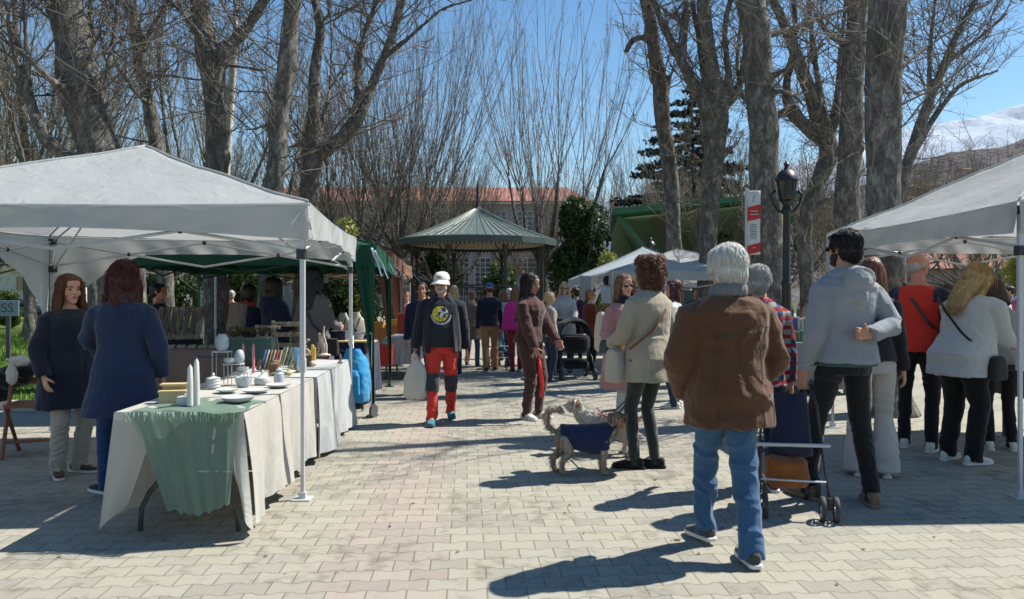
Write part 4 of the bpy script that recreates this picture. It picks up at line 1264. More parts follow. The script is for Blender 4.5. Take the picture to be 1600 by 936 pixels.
m = MB(); m.lathe([(2.75, RE - .14), (.3, RE + .05), (.02, RE + .06)], n=32, cap=False); m.build("ceiling", plain("ceiling_tan", (.42, .34, .27), .8), gz)
for i in range(8):
    a = 2 * math.pi * (i + .55) / 8; x_, y_ = math.cos(a) * 2.75, math.sin(a) * 2.75
    m = MB(); m.lathe([(.14, .95), (.14, 1.15), (.08, 1.22), (.065, 2.0), (.085, 2.05), (.06, 2.12), (.055, 3.1), (.10, 3.2), (.13, 3.42)], (x_, y_, 0), 10)
    for s_ in (-1, 1):
        m.tube([(x_, y_, 2.95), (x_ - math.sin(a) * .22 * s_, y_ + math.cos(a) * .22 * s_, 3.2), (x_ - math.sin(a) * .42 * s_, y_ + math.cos(a) * .42 * s_, 3.42)], .028, 5)
    m.build("column", IRON, gz, True, angle=40)
m = MB()
for i in range(8):
    a0 = 2 * math.pi * (i + .55) / 8; a1 = 2 * math.pi * (i + 1.55) / 8
    p, q = V(math.cos(a0), math.sin(a0), 0) * 2.75, V(math.cos(a1), math.sin(a1), 0) * 2.75
    for z_ in (1.1, 1.9): m.tube([p + V(0, 0, z_), q + V(0, 0, z_)], .03, 6)
    for j in range(1, 18):
        c = p + (q - p) * j / 18; m.tube([c + V(0, 0, 1.1), c + V(0, 0, 1.9)], .012, 4)
m.build("railing", IRON, gz)
m = MB(); m.lathe([(3.05, -.02), (3.05, .88), (3.15, .90), (3.15, .98), (.01, .98)], n=8); m.build("podium", plain("podium_stone", (.30, .28, .26), .9, bump=.2), gz)

# green bandshell ------------------------------------------------------
BS = 33.0
sh_ = empty("stage_shell", (at(1105, BS).x, BS, 0), 0, "green open air stage shell with a flared roof behind the trees", "stage")
xl, xr = -4.0, 4.05
t = NT("shell_green_dark"); t.set(t.mix(t.noise(1.5, 4), (.02, .10, .05, 1), (.035, .15, .07, 1)), .5, .4); SG = t.m
SP = plain("shell_green_pale", (.25, .36, .22), .7, var=.25, scale=.8)
prof_l = [(xl - .1, 5.1), (xl + .15, 4.85), (xl + .9, 3.9), (xl + 1.5, 2.9), (xl + 1.75, 1.9), (xl + 1.8, .9), (xl + 1.8, 0)]
m = MB()
pts_ = prof_l + [(-x_, z_) for x_, z_ in reversed(prof_l)]
out = [(x_, z_) for x_, z_ in prof_l]
for sx in (1, -1):
    m = MB()
    P_ = [(sx * x_, z_) for x_, z_ in prof_l]
    n_ = len(P_)
    vs = [(x_, 0, z_) for x_, z_ in P_] + [(x_ + sx * .25, 0, z_) for x_, z_ in P_] + [(x_ * .9, 4, z_) for x_, z_ in P_] + [(x_ * .9 + sx * .25, 4, z_) for x_, z_ in P_]
    f_ = []
    for i in range(n_ - 1):
        f_ += [(i, i + 1, n_ + i + 1, n_ + i), (2 * n_ + i, 3 * n_ + i, 3 * n_ + i + 1, 2 * n_ + i + 1), (i, 2 * n_ + i, 2 * n_ + i + 1, i + 1), (n_ + i, n_ + i + 1, 3 * n_ + i + 1, 3 * n_ + i)]
    m.add(vs, f_)
    m.build("side_wall", SG, sh_, solid=.02)
m = MB(); m.add([(-4.3, -.4, 5.1), (4.4, -.4, 6.0), (4.0, 4.2, 5.2), (-3.8, 4.2, 4.5), (-4.3, -.4, 5.38), (4.4, -.4, 6.22), (4.0, 4.2, 5.4), (-3.8, 4.2, 4.7)], [(0, 1, 2, 3), (4, 7, 6, 5), (0, 4, 5, 1), (1, 5, 6, 2), (2, 6, 7, 3), (3, 7, 4, 0)]); m.build("roof", SG, sh_)
m = MB(); m.grid(lambda u, v: (-3.9 + 7.8 * u, .1 + 3.7 * math.sin(v * math.pi / 2), 5.0 + .75 * u - 2.6 * (1 - math.cos(v * math.pi / 2))), 12, 10); m.build("ceiling", SP, sh_, True, solid=.05)
m = MB(); m.box((0, 3.9, 1.6), (7.0, .15, 3.2)); m.build("back_wall", plain("back_wall_teal", (.34, .46, .45), .8), sh_)
m = MB(); m.box((0, 1.9, .4), (4.4, 3.7, .8)); m.build("platform", WALLG, sh_)
# ------------------------------------------------------------------ canopies
def canvas_mat(name, col, tr=.35, rough=.6):
    t = NT(name)
    n1 = t.noise(2.2, 4); n2 = t.noise(7, 4, stretch=(1, 1, .6), dist=1.0)
    c = t.mix(n1, c4(col, .90), c4(col, 1.04))
    t.set(c, rough, .25)
    t.bump(t.math('ADD', n2, t.math('MULTIPLY', t.noise(26, 3, dist=1.5), .08)), .35, .04)
    tr_ = t.n("BsdfTranslucent"); t.l(c, tr_.inputs[0])
    mx = t.n("MixShader", i={0: tr}); t.l(t.b.outputs[0], mx.inputs[1]); t.l(tr_.outputs[0], mx.inputs[2]); t.l(mx.outputs[0], t.o.inputs[0])
    return t.m
CW = canvas_mat("canvas_white", (.50, .52, .52), .40)
CG = canvas_mat("canvas_green", (.010, .065, .036), .10)
CO = canvas_mat("canvas_brown", (.22, .10, .065), .2)
STEEL = plain("white_steel", (.45, .47, .49), .35, .5, .1)
STEEL_D = plain("joint_plastic", (.03, .03, .035), .5)
def canopy(label, C4, ez, az, mat, group="market stall canopies", val=.24, scallop=.06, gusset=None, sag=.14, seed=1, legmat=STEEL, frame=True, wr=.02, legs=(0, 1, 2, 3), peak_pow=1.25, strips=(), n=28):
    """C4: corners near-left, near-right, far-right, far-left (x, y)"""
    C = [V(*c, 0) for c in C4]
    cen = sum(C) / 4
    root = empty("market_canopy", tuple(cen), 0, label, "canopy", group)
    L = lambda p: np.asarray(p) - cen
    def bil(u, v):      # u,v in -1..1
        a, b = (u + 1) / 2, (v + 1) / 2
        return C[0] * (1 - a) * (1 - b) + C[1] * a * (1 - b) + C[2] * a * b + C[3] * (1 - a) * b
    def roofz(u, v):
        r = max(abs(u), abs(v)); o = min(abs(u), abs(v)) / max(r, 1e-6)
        h = (1 - r) ** 1.0
        h = h - sag * 1.0 * math.sin(math.pi * (1 - h)) * (1 - o ** 2) * .9 - .02 * math.sin(math.pi * (1 - h))
        return ez + (az - ez) * max(h, -.05) - scallop * .3 * (1 - o * o) * r ** 6
    ss = np.linspace(-1, 1, 2 * n + 1)
    Vs = []
    for v in ss:
        for u in ss:
            p = bil(u * 1.012, v * 1.012); Vs.append((p[0], p[1], roofz(u, v)))
    Vs = np.array(Vs)
    w = fbm(np.stack([Vs[:, 0] * 2.2, Vs[:, 1] * 2.2, Vs[:, 2] * 2 + seed * 7], 1), 3)
    w2 = vnoise(np.stack([Vs[:, 0] * 9, Vs[:, 1] * 3, Vs[:, 2] * 9 + seed], 1))
    Vs[:, 2] += w * wr + w2 * wr * .12
    m = MB(); k = 2 * n + 1
    fl = []
    for j in range(k - 1):
        for i in range(k - 1):
            a_, b_, c_, d_ = j * k + i, j * k + i + 1, (j + 1) * k + i + 1, (j + 1) * k + i
            if i == j: fl += [(a_, b_, c_), (a_, c_, d_)]
            elif i + j == k - 2: fl += [(a_, b_, d_), (b_, c_, d_)]
            else: fl.append((a_, b_, c_, d_))
    m.add(Vs - cen, fl)
    m.build("roof_cloth", mat, root, True)
    m = MB()
    for su, sv in ((1, 1), (1, -1), (-1, 1), (-1, -1)):
        pl = []
        for i in range(25):
            r_ = i / 24; p = bil(su * r_ * 1.012, sv * r_ * 1.012); z_ = roofz(su * r_, sv * r_)
            pw = fbm(np.array([[p[0] * 2.2, p[1] * 2.2, z_ * 2 + seed * 7]]), 3)[0]
            pl.append(L((p[0], p[1], z_ + pw * wr + .004)))
        m.tube(pl, [(.012, .005)] * 25, 6, up=(0, 0, 1))
    m.build("roof_seam", mat, root, True)
    m = MB(); 
    ring = [cen + (C[i % 4] - cen) * 1.016 for i in range(5)]
    for i in range(4): m.tube([L((*(ring[i] * (1 - q) + ring[i + 1] * q)[:2], ez - scallop * .3 * (1 - (2 * q - 1) ** 2) - .012)) for q in np.linspace(0, 1, 13)], .006, 5)
    m.build("edge_piping", mat, root, True)
    # valance + corner gussets, one hanging cloth per side
    for sI, (a, b) in enumerate(((0, 1), (1, 2), (2, 3), (3, 0))):
        g0, g1 = (gusset or {}).get(a, (0, 0)), (gusset or {}).get(b, (0, 0))
        A_, B_ = C[a], C[b]; Ls = np.linalg.norm(B_ - A_); dr = (B_ - A_) / Ls; nr = V(dr[1], -dr[0], 0)
        def drop(t):
            d = val - scallop * math.sin(math.pi * t)
            if g0[0] and t * Ls < g0[0]: d += g0[1] * (1 - t * Ls / g0[0]) ** 2.0
            if g1[0] and (1 - t) * Ls < g1[0]: d += g1[1] * (1 - (1 - t) * Ls / g1[0]) ** 2.0
            return d
        def fn(u, v):
            p = A_ + (B_ - A_) * u
            z0 = ez - scallop * .3 * (1 - (2 * u - 1) ** 2) 
            p = cen + (p - cen) * 1.014
            wv = .02 * math.sin(u * 23 + seed) * v + .014 * math.sin(u * 61 + seed * 2 + v * 3) * v
            q = p + nr * (wv + .01)
            return np.array((q[0], q[1], z0 - drop(u) * v)) - cen
        m = MB(); m.grid(fn, 64, 10); m.build("valance", mat, root, True)
    if frame:
        m = MB(); J_ = MB(); pz = ez - .07
        for a, b in ((0, 1), (1, 2), (2, 3), (3, 0)):
            A_, B_ = C[a], C[b]
            for i in range(2):
                p, q = A_ + (B_ - A_) * i / 2, A_ + (B_ - A_) * (i + 1) / 2
                p, q = cen + (p - cen) * .985, cen + (q - cen) * .985
                for z0, z1 in ((pz, pz - .26), (pz - .26, pz)):
                    m.tube([L((p[0], p[1], z0)), L((q[0], q[1], z1))], .012, 4)
                c = (p + q) / 2; J_.ball(L((c[0], c[1], pz - .13)), .022, 8, 5); J_.ball(L((q[0], q[1], pz)), .024, 8, 5)
        for a in range(4):
            c = cen + (C[a] - cen) * .98; t_ = (cen[0], cen[1], az - .12)
            mid = (c + np.array(t_)) / 2
            m.tube([L((c[0], c[1], pz)), L((mid[0], mid[1], ez + (az - ez) * .42 - .06)), L(t_)], .012, 4)
            m.tube([L((c[0], c[1], pz - .3)), L((mid[0], mid[1], ez + (az - ez) * .42 - .06))], .010, 4)
            J_.box(L((c[0], c[1], pz - .29)), (.06, .06, .07)); J_.box(L((c[0], c[1], pz)), (.06, .06, .06))
        m.tube([L((cen[0], cen[1], az - .02)), L((cen[0], cen[1], az - .5))], .016, 6)
        m.V += J_.V; m.Fc += [tuple(i + m.n for i in f_) for f_ in J_.Fc]; m.M += [1] * len(J_.Fc); m.n += J_.n
        m.build("frame", [legmat, STEEL_D], root)
    for a in legs:
        c = cen + (C[a] - cen) * .985
        lg = MB(); lg.box(L((c[0], c[1], (ez - .05) / 2 + .45)), (.034, .034, ez - .95)); lg.box(L((c[0], c[1], .47)), (.026, .026, .93))
        o = lg.build("leg", legmat, root, bevel=.004)
        f = MB(); f.box(L((c[0], c[1], .006)), (.13, .13, .012)); f.box(L((c[0], c[1], .03)), (.05, .05, .05)); f.build("foot", legmat, o, bevel=.002)
        j = MB(); j.box(L((c[0], c[1], .95)), (.044, .044, .09)); j.build("sleeve_joint", legmat, o, bevel=.004)
    for a, w0, w1, zb, side in strips:      # tied corner curtain hanging down a leg
        c = cen + (C[a] - cen) * 1.01
        m = MB()
        def fs(u, v):
            zz_ = ez - (ez - zb) * v; ww = w0 * (1 - v) ** 1.3 + w1
            x = c[0] - side * u * ww; 
            return np.array((x, c[1] - .03 - .03 * math.sin(u * 9 + v * 2), zz_)) - cen
        m.grid(fs, 10, 24); m.build("corner_curtain", mat, root, True)
    return root
canopy("large white canopy over the pottery tables in the left foreground", [(-4.83, 4.90), (-1.45, 5.20), (-1.76, 8.2), (-4.92, 7.9)], 2.09, 2.76, CW, gusset={3: (1.05, .75)}, seed=2, wr=.020, scallop=.10, sag=.05, val=.26)
canopy("white canopy at the right edge above the blonde woman", [(3.60, 5.25), (6.7, 5.4), (6.6, 8.4), (3.50, 8.15)], 2.12, 2.92, CW, gusset={3: (.38, .9)}, seed=3, wr=.03, val=.24, sag=.06)
canopy("green canopy with a hanging corner curtain behind the near white canopy", [(-4.75, 8.75), (-1.66, 8.9), (-1.95, 11.9), (-5.0, 11.8)], 2.06, 2.55, CG, val=.26, seed=4, legmat=plain("green_steel", (.02, .07, .045), .5), strips=((1, .26, .015, .1, 1), (2, .12, .02, .1, 1)), scallop=.02)
canopy("brown canopy with a tied corner curtain next to the green one", [(-5.0, 12.4), (-2.06, 12.6), (-2.28, 15.4), (-5.2, 15.2)], 2.20, 2.75, CO, val=.28, seed=5, strips=((1, .26, .02, .1, 1), (2, .2, .02, .1, 1)), n=14)
canopy("farthest orange brown canopy in the left row of stalls", [(-5.3, 16.0), (-2.42, 16.2), (-2.6, 19.0), (-5.5, 18.8)], 2.22, 2.7, canvas_mat("canvas_orange", (.28, .14, .09), .2), val=.3, seed=6, strips=((1, .4, .05, .3, 1),), n=12)
canopy("distant white canopy in front, seen over the curly haired woman's shoulder", [(2.0, 14.6), (5.35, 14.7), (5.3, 18.0), (1.95, 17.9)], 1.97, 2.50, CW, seed=7, n=14, wr=.02, gusset={0: (.4, .7), 3: (.4, .7)})
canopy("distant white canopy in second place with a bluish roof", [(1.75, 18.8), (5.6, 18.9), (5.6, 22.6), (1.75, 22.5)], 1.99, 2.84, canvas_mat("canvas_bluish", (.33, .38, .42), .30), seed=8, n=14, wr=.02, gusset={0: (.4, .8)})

# ------------------------------------------------------------------ market tables
LINEN = canvas_mat("linen_cream", (.49, .475, .435), .2, .9); LINEN_W = canvas_mat("linen_white", (.46, .475, .475), .12, .9)
GRAYP = plain("leg_grey", (.07, .075, .085), .45)
PLAST = plain("tabletop_plastic", (.55, .55, .53), .5)
def skirt(fn0, dvec, n, drop, seed, wave=.03):
    """hanging cloth below an edge: fn0(u)->point, drop(u)->length"""
    def f(u, v):
        p = np.array(fn0(u)); d = drop(u)
        w = wave * v * (math.sin(u * n + seed) + .5 * math.sin(u * n * 2.3 + seed * 2)) + .012 * math.sin(u * n * 5 + v * 4) * v
        return p + np.array(dvec) * (w + wave * .8 * v + .006 * min(v * 8, 1)) + V(0, 0, -d * v)
    return f
# table one
TZ = .745
A0, B0 = V(-2.34, 4.36, TZ), V(-1.58, 4.36, TZ)        # near-left, near-right
A1, B1 = V(-2.47, 6.25, TZ), V(-1.68, 6.25, TZ)
tb1 = empty("folding_table", (-2.0, 5.3, 0), 0, "folding table with curved grey legs carrying the pottery, nearest the camera", "table")
O1 = V(-2.0, 5.3, 0)
m = MB(); vs = [A0, B0, B1, A1]; m.add([v - O1 - V(0, 0, .045) for v in vs] + [v - O1 - V(0, 0, .008) for v in vs], [(3, 2, 1, 0), (4, 5, 6, 7), (0, 1, 5, 4), (1, 2, 6, 5), (2, 3, 7, 6), (3, 0, 4, 7)]); m.build("tabletop", PLAST, tb1, bevel=.006)
for yy in (4.52, 6.05):
    for sx in (-1, 1):
        cx = -1.97 - (yy - 4.5) * .07
        m = MB(); m.tube([V(cx + sx * .12, yy, .70) - O1, V(cx + sx * .12, yy, .42) - O1, V(cx + sx * .15, yy, .34) - O1, V(cx + sx * .24, yy - .0, .24) - O1, V(cx + sx * .29, yy, .14) - O1, V(cx + sx * .30, yy, .0) - O1], .016, 8); m.build("leg", GRAYP, tb1, True)
    m = MB(); m.tube([V(cx - .12, yy, .42) - O1, V(cx + .12, yy, .42) - O1], .012, 6); m.tube([V(cx, yy, .40) - O1, V(cx + .2, yy + (.45 if yy < 5 else -.45), .68) - O1], .01, 6); m.build("cross_brace", GRAYP, tb1)
def hang(u): return .10 + 0 * u
def cloth(name, label, parts, mat, root_loc, group=None, cat="tablecloth"):
    m = MB()
    for (f, nu, nv) in parts: m.grid(f, nu, nv)
    V_ = m.V
    for i in range(len(V_)): V_[i] = V_[i] - np.array(root_loc)
    o = m.build(name, mat, None, True); o.location = root_loc
    return tag(o, label, cat, group)
def topsheet(A_, B_, C_, D_, z=.004):
    def f(u, v):
        p = (A_ * (1 - u) + B_ * u) * (1 - v) + (D_ * (1 - u) + C_ * u) * v
        return p + V(0, 0, z + .004 * math.sin(u * 9) * math.sin(v * 17))
    return f
rdir = nrm(B1 - B0); nr_ = V(1, .05, 0); nl_ = V(-1, -.05, 0)
def corner_flap(P, outx, seed, wid):
    """folded corner of the long skirt falling round the near end"""
    def f(u, v):
        x = P[0] - outx * wid * u * (1 - .25 * v) + outx * (.06 + .05 * u) * v * 1.2
        fold = .05 * math.sin(u * math.pi * 1.5) * v
        z = P[2] - (.69 - .10 * u ** 1.0 - (.10 * u if outx > 0 else .04 * u)) * v + .004
        return V(x, P[1] - .01 - fold - .03 * v, z)
    return f
cloth("tablecloth", "cream linen cloth draped over the nearest pottery table with long corner folds", [
    (topsheet(A0, B0, B1, A1), 12, 20),
    (skirt(lambda u: B0 + (B1 - B0) * u, nr_, 16, lambda u: .66 + .02 * math.sin(u * 14) - .06 * u, 1.0, .035), 90, 12),
    (skirt(lambda u: A0 + (A1 - A0) * u, nl_, 16, lambda u: .62 + .02 * math.sin(u * 11), 2.0, .03), 60, 12),
    (corner_flap(A0, -1, 1, .27), 12, 14), (corner_flap(B0, 1, 2, .20), 12, 14)], LINEN, (-2.0, 5.3, 0))
t = NT("green_gauze"); n1 = t.noise(120, 2, stretch=(1, 1, .03)); n2 = t.noise(6, 3, stretch=(1, 1, .4))
cg = t.mix(t.math('ADD', t.math('MULTIPLY', n1, .6), t.math('MULTIPLY', n2, .4)), (.13, .205, .16, 1), (.26, .36, .30, 1)); t.set(cg, .95, .1)
trn = t.n("BsdfTranslucent"); t.l(cg, trn.inputs[0]); tp = t.n("BsdfTransparent")
mx = t.n("MixShader", i={0: .35}); t.l(t.b.outputs[0], mx.inputs[1]); t.l(trn.outputs[0], mx.inputs[2])
mx2 = t.n("MixShader", i={0: .14}); t.l(mx.outputs[0], mx2.inputs[1]); t.l(tp.outputs[0], mx2.inputs[2]); t.l(mx2.outputs[0], t.o.inputs[0])
GAUZE = t.m
def gz_f(u, v):
    xl_ = -2.26 + .27 * v ** .8 ; xr_ = -1.60 - .03 * v
    x = xl_ + (xr_ - xl_) * u
    z = TZ + .010 - (.55 + .05 * math.sin(u * 3.2) - .03 * u + .008 * math.sin(u * 40)) * v
    return V(x, A0[1] - .035 - .05 * v - .014 * math.sin(u * 26 + v * 1.5) * v - .006 * math.sin(u * 61) * v, z)
def gz_t(u, v):
    return V(-2.26 + .66 * u + .02 * math.sin(v * 7), A0[1] - .035 + .55 * v + .05 * math.sin(u * 5), TZ + .010 + .004 * math.sin(u * 21 + v * 9))
gzo = cloth("table_runner", "pale green frayed gauze runner hanging over the end of the nearest table", [(gz_f, 40, 20), (gz_t, 20, 12)], GAUZE, (-1.95, 4.33, 0), cat="cloth")
m = MB(); rs = random.Random(3)
for i in range(70):
    u = rs.random(); p = gz_f(u, 0.0) - V(-1.95, 4.33, 0) + V(0, -.008, 0)
    L_ = rs.uniform(.015, .06); m.tube([p, p + V(rs.uniform(-.006, .006), -.008, -L_ * .5), p + V(rs.uniform(-.012, .012), -.008, -L_)], [.0016, .0013, .0008], 4)
fr_o = m.build("fringe", plain("fringe_green", (.40, .55, .43), .9), gzo); fr_o["kind"] = "stuff"
# table two
A2, B2 = V(-2.46, 6.30, TZ), V(-1.66, 6.30, TZ); A3, B3 = V(-2.6, 8.12, TZ), V(-1.80, 8.12, TZ)
tb2 = empty("market_table", (-2.1, 7.2, 0), 0, "second table behind the nearest one, hidden under a white cloth to the ground", "table")
O2 = V(-2.1, 7.2, 0)
m = MB(); vs = [A2, B2, B3, A3]; m.add([v - O2 - V(0, 0, .045) for v in vs] + [v - O2 - V(0, 0, .008) for v in vs], [(3, 2, 1, 0), (4, 5, 6, 7), (0, 1, 5, 4), (1, 2, 6, 5), (2, 3, 7, 6), (3, 0, 4, 7)]); m.build("tabletop", PLAST, tb2)
for x_, y_ in ((-2.35, 6.5), (-1.8, 6.5), (-2.45, 7.95), (-1.95, 7.95)):
    m = MB(); m.tube([V(x_, y_, 0) - O2, V(x_, y_, .70) - O2], .016, 8); m.build("leg", GRAYP, tb2)
cloth("tablecloth", "bright white cloth reaching the ground on the second table of the left row", [
    (topsheet(A2, B2, B3, A3), 10, 16),
    (skirt(lambda u: B2 + (B3 - B2) * u, nr_, 11, lambda u: .70, 4.0, .045), 90, 12),
    (skirt(lambda u: A2 + (A3 - A2) * u, nl_, 11, lambda u: .66, 5.0, .03), 40, 8),
    (skirt(lambda u: B3 + (A3 - B3) * u, V(0, 1, 0), 7, lambda u: .66, 5.0, .03), 30, 8),
    (skirt(lambda u: A2 + (B2 - A2) * u, V(0, -1, 0), 7, lambda u: .66, 5.0, .01), 30, 8)], LINEN_W, (-2.1, 7.2, 0))
def simple_table(name, label, x0, x1, y0, y1, z, topmat, skirtmat=None, cat="table", group=None, sk=.68):
    c = V((x0 + x1) / 2, (y0 + y1) / 2, 0); r = empty(name, tuple(c), 0, label, cat, group)
    m = MB(); m.box((0, 0, z - .02), (x1 - x0, y1 - y0, .035)); m.build("tabletop", topmat, r, bevel=.004)
    for sx in (-1, 1):
        for sy in (-1, 1):
            m = MB(); m.tube([(sx * (x1 - x0) * .44, sy * (y1 - y0) * .4, 0), (sx * (x1 - x0) * .44, sy * (y1 - y0) * .4, z - .03)], .016, 8); m.build("leg", GRAYP, r)
    if skirtmat:
        hx, hy = (x1 - x0) / 2 + .01, (y1 - y0) / 2 + .01
        cs = [V(-hx, -hy, z), V(hx, -hy, z), V(hx, hy, z), V(-hx, hy, z)]
        m = MB(); m.grid(topsheet(*cs), 8, 8)
        for i in range(4):
            p, q = cs[i], cs[(i + 1) % 4]; d = nrm(q - p)
            m.grid(skirt(lambda u, p=p, q=q: p + (q - p) * u, V(d[1], -d[0], 0), 14, lambda u: sk, i * 1.3, .02), 50, 8)
        m.build("cloth_cover", skirtmat, r, True)
    return r
DK = FAB("taupe_cover", (.16, .12, .11)); DKN = FAB("navy_cover", (.02, .025, .06))
simple_table("market_table", "jewellery table with a taupe cloth behind the woman in the blue coat", at(222, 8.9).x, at(380, 8.9).x, 8.9, 9.7, .80, PLAST, DK)
simple_table("market_table", "table of wooden boards under the green canopy by the blue trolley", at(510, 9.3).x, at(570, 9.3).x, 9.2, 10.2, .86, PLAST, DKN)
simple_table("market_table", "stall table with a white cloth beyond the green canopy", at(606, 13.4).x, at(650, 13.4).x, 12.9, 14.4, .72, PLAST, LINEN_W, sk=.45)
simple_table("market_table", "far stall table with an orange cloth beneath the brown canopy", at(585, 15.5).x, at(645, 15.5).x, 15.6, 17.0, .85, PLAST, FAB("orange_cover", (.55, .27, .10)), sk=.5)
simple_table("market_table", "book stall table with a grey cloth between the two men on the right", at(1222, 10.9).x, at(1330, 10.9).x, 10.9, 11.8, .76, LINEN_W, FAB("grey_cover", (.22, .22, .22)))
simple_table("market_table", "dark covered table the blonde woman is leaning over", 4.95, 6.9, 6.9, 7.7, .74, FAB("brown_cover", (.12, .08, .07)), FAB("brown_cover", (.12, .08, .07)), sk=.28)
simple_table("market_table", "low wooden bench table beneath the distant front white canopy", 3.9, 5.0, 15.2, 15.9, .75, plain("pale_wood", (.45, .36, .22), .7), LINEN_W)

# ------------------------------------------------------------------ things on the tables
WOOD = bark_mat("drift_wood", [(.10, .085, .07), (.17, .15, .125), (.24, .21, .17), (.30, .27, .22)], 5)
PINE = plain("pine_wood", (.52, .41, .22), .6, .3, scale=6); CER = plain("white_ceramic", (.48, .49, .49), .35, .5, var=.05); CERB = plain("blue_grey_ceramic", (.36, .42, .45), .4, .5)
WAX = plain("white_wax", (.55, .54, .52), .4, .4, var=.04); PINKW = plain("pink_wax", (.50, .20, .24), .4)
def thing1(name, mb, mat, loc, label, cat, group=None, smooth=False, rz=0, **k):
    o = mb.build(name, mat, None, smooth, **k); o.location = loc; o.rotation_euler.z = rz
    return tag(o, label, cat, group)
def on(px, py, z=TZ + .012):
    d = gd(py, z); return (at(px, d).x, d, z)
def lathed(name, prof, mat, loc, label, cat, group="pottery and candles on the near table", n=24, sc=1.0):
    m = MB(); m.lathe([(r * sc, z * sc) for r, z in prof], n=n); return thing1(name, m, mat, loc, label, cat, group, True, angle=40)
m = MB(); W_ = .17
m.box((0, .03, .055), (.15, .012, .10)); m.box((-.07, 0, .035), (.012, .12, .07)); m.box((.07, 0, .035), (.012, .12, .07)); m.box((0, .03, .11), (.17, .075, .012)); m.box((0, -.025, .072), (.17, .07, .012)); m.box((0, -.052, .035), (.15, .012, .07))
thing1("wooden_step_rack", m, PINE, on(272, 628), "small pale wooden step rack at the near end of the pottery table", "rack", rz=R(12), bevel=.002)
for i, (px, py, h, lb) in enumerate(((297, 634, .25, "shorter of the two tall white twin candles beside the wooden rack"), (307, 633, .285, "taller of the two tall white twin candles beside the wooden rack"))):
    m = MB(); m.lathe([(.020, 0), (.019, h * .5), (.014, h * .93), (.006, h)], n=14); m.tube([(0, 0, h), (.002, 0, h + .012)], .0015, 4)
    thing1("tall_candle", m, WAX, on(px, py), lb, "candle", "tall white candles", True, angle=40)
m = MB(); m.lathe([(.05, 0), (.055, .02), (.05, .05), (.03, .055), (.03, .02)], n=20); thing1("candle_holder", m, CER, on(290, 632), "small white ceramic pot at the foot of the tall candles", "pot", smooth=True, angle=40)
def platter(px, py, r, lb, mat=CER, h=.02):
    r = r * .78; return lathed("plate", [(r * .6, 0), (r * .95, h * .6), (r, h), (r * .93, h * .9), (r * .5, h * .3), (.001, h * .28)], mat, on(px, py), lb, "plate")
platter(372, 628, .13, "large flat white plate at the near right corner of the pottery table", h=.035)
platter(400, 613, .12, "pale plate with a folded rim behind the large flat plate"); platter(355, 612, .10, "small greenish white plate left of the pale plates", plain("ceramic_mint", (.50, .60, .52), .4))
platter(435, 604, .12, "wide white plate near the canopy pole")
lathed("lidded_jar", [(.045, 0), (.05, .01), (.046, .022), (.051, .03), (.046, .042), (.05, .05), (.046, .062), (.05, .07), (.02, .078), (.008, .085), (.012, .095), (.004, .108)], CER, on(333, 606), "white ribbed jar with a knobbed lid on the near table", "jar", sc=1.05)
lathed("bowl", [(.038, 0), (.05, .02), (.056, .07), (.051, .07), (.045, .03), (.001, .02)], CERB, on(380, 604), "blue grey cup shaped bowl below the egg vase", "bowl", sc=1.0)
lathed("lidded_jar", [(.05, 0), (.058, .02), (.05, .045), (.02, .06), (.007, .072), (.011, .085), (.003, .1)], CER, on(410, 600), "white jar with a pointed lid right of the cup shaped bowl", "jar", sc=1.1)
lathed("lidded_jar", [(.03, 0), (.034, .03), (.03, .06), (.014, .07), (.02, .085), (.004, .1)], CERB, on(436, 598), "flat oval pale blue dish with a lid nearest the canopy pole", "jar", sc=1.2)
# wire stand with shelves
st = empty("display_stand", on(357, 600), 0, "thin metal display stand with small shelves among the pottery", "stand")
for (x_, z_, w_) in ((-.05, .25, .13), (.04, .155, .14), (.10, .09, .13)):
    m = MB(); m.box((x_, 0, z_), (w_, .09, .008)); m.build("shelf", CER, st, bevel=.002)
m = MB()
for x_, z_ in ((-.11, .25), (.01, .25), (-.02, .155), (.105, .155), (.04, .09), (.16, .09)):
    for y_ in (-.04, .04): m.tube([(x_, y_, 0), (x_, y_, z_)], .003, 4)
m.build("wire_frame", STEEL, st)
sx_, sy_, sz_ = on(357, 600)
lathed("vase", [(.03, 0), (.05, .04), (.048, .09), (.03, .125), (.028, .13)], CERB, (sx_ - .05, sy_, sz_ + .255), "tall pale vase on the top shelf of the metal stand", "vase")
lathed("bowl", [(.035, 0), (.055, .018), (.052, .04), (.045, .042), (.04, .02), (.001, .015)], CER, (sx_ + .02, sy_, sz_ + .16), "shallow white bowl on the middle shelf of the metal stand", "bowl")
lathed("vase", [(.02, 0), (.036, .03), (.037, .06), (.026, .095), (.012, .105)], CERB, (sx_ + .085, sy_, sz_ + .16), "egg shaped pale vase beside the shallow bowl", "vase")
lathed("bowl", [(.03, 0), (.045, .02), (.045, .035), (.038, .035), (.03, .015), (.001, .012)], CER, (sx_ + .11, sy_, sz_ + .095), "small white bowl on the lowest shelf of the metal stand", "bowl")
for i, (px, lb) in enumerate(((380, "left of the two slim pink candles behind the pottery"), (396, "right of the two slim pink candles behind the pottery"))):
    m = MB(); m.lathe([(.013, 0), (.012, .22), (.008, .25), (.003, .262)], n=12); thing1("pink_candle", m, PINKW, on(px, 583), lb, "candle", "slim pink candles", True, angle=40)
m = MB(); m.box((0, 0, .13), (.46, .16, .26)); thing1("display_box", m, FAB("teal_cloth", (.05, .10, .09)), on(392, 568), "dark teal cloth covered box behind the pink candles", "box", bevel=.01)
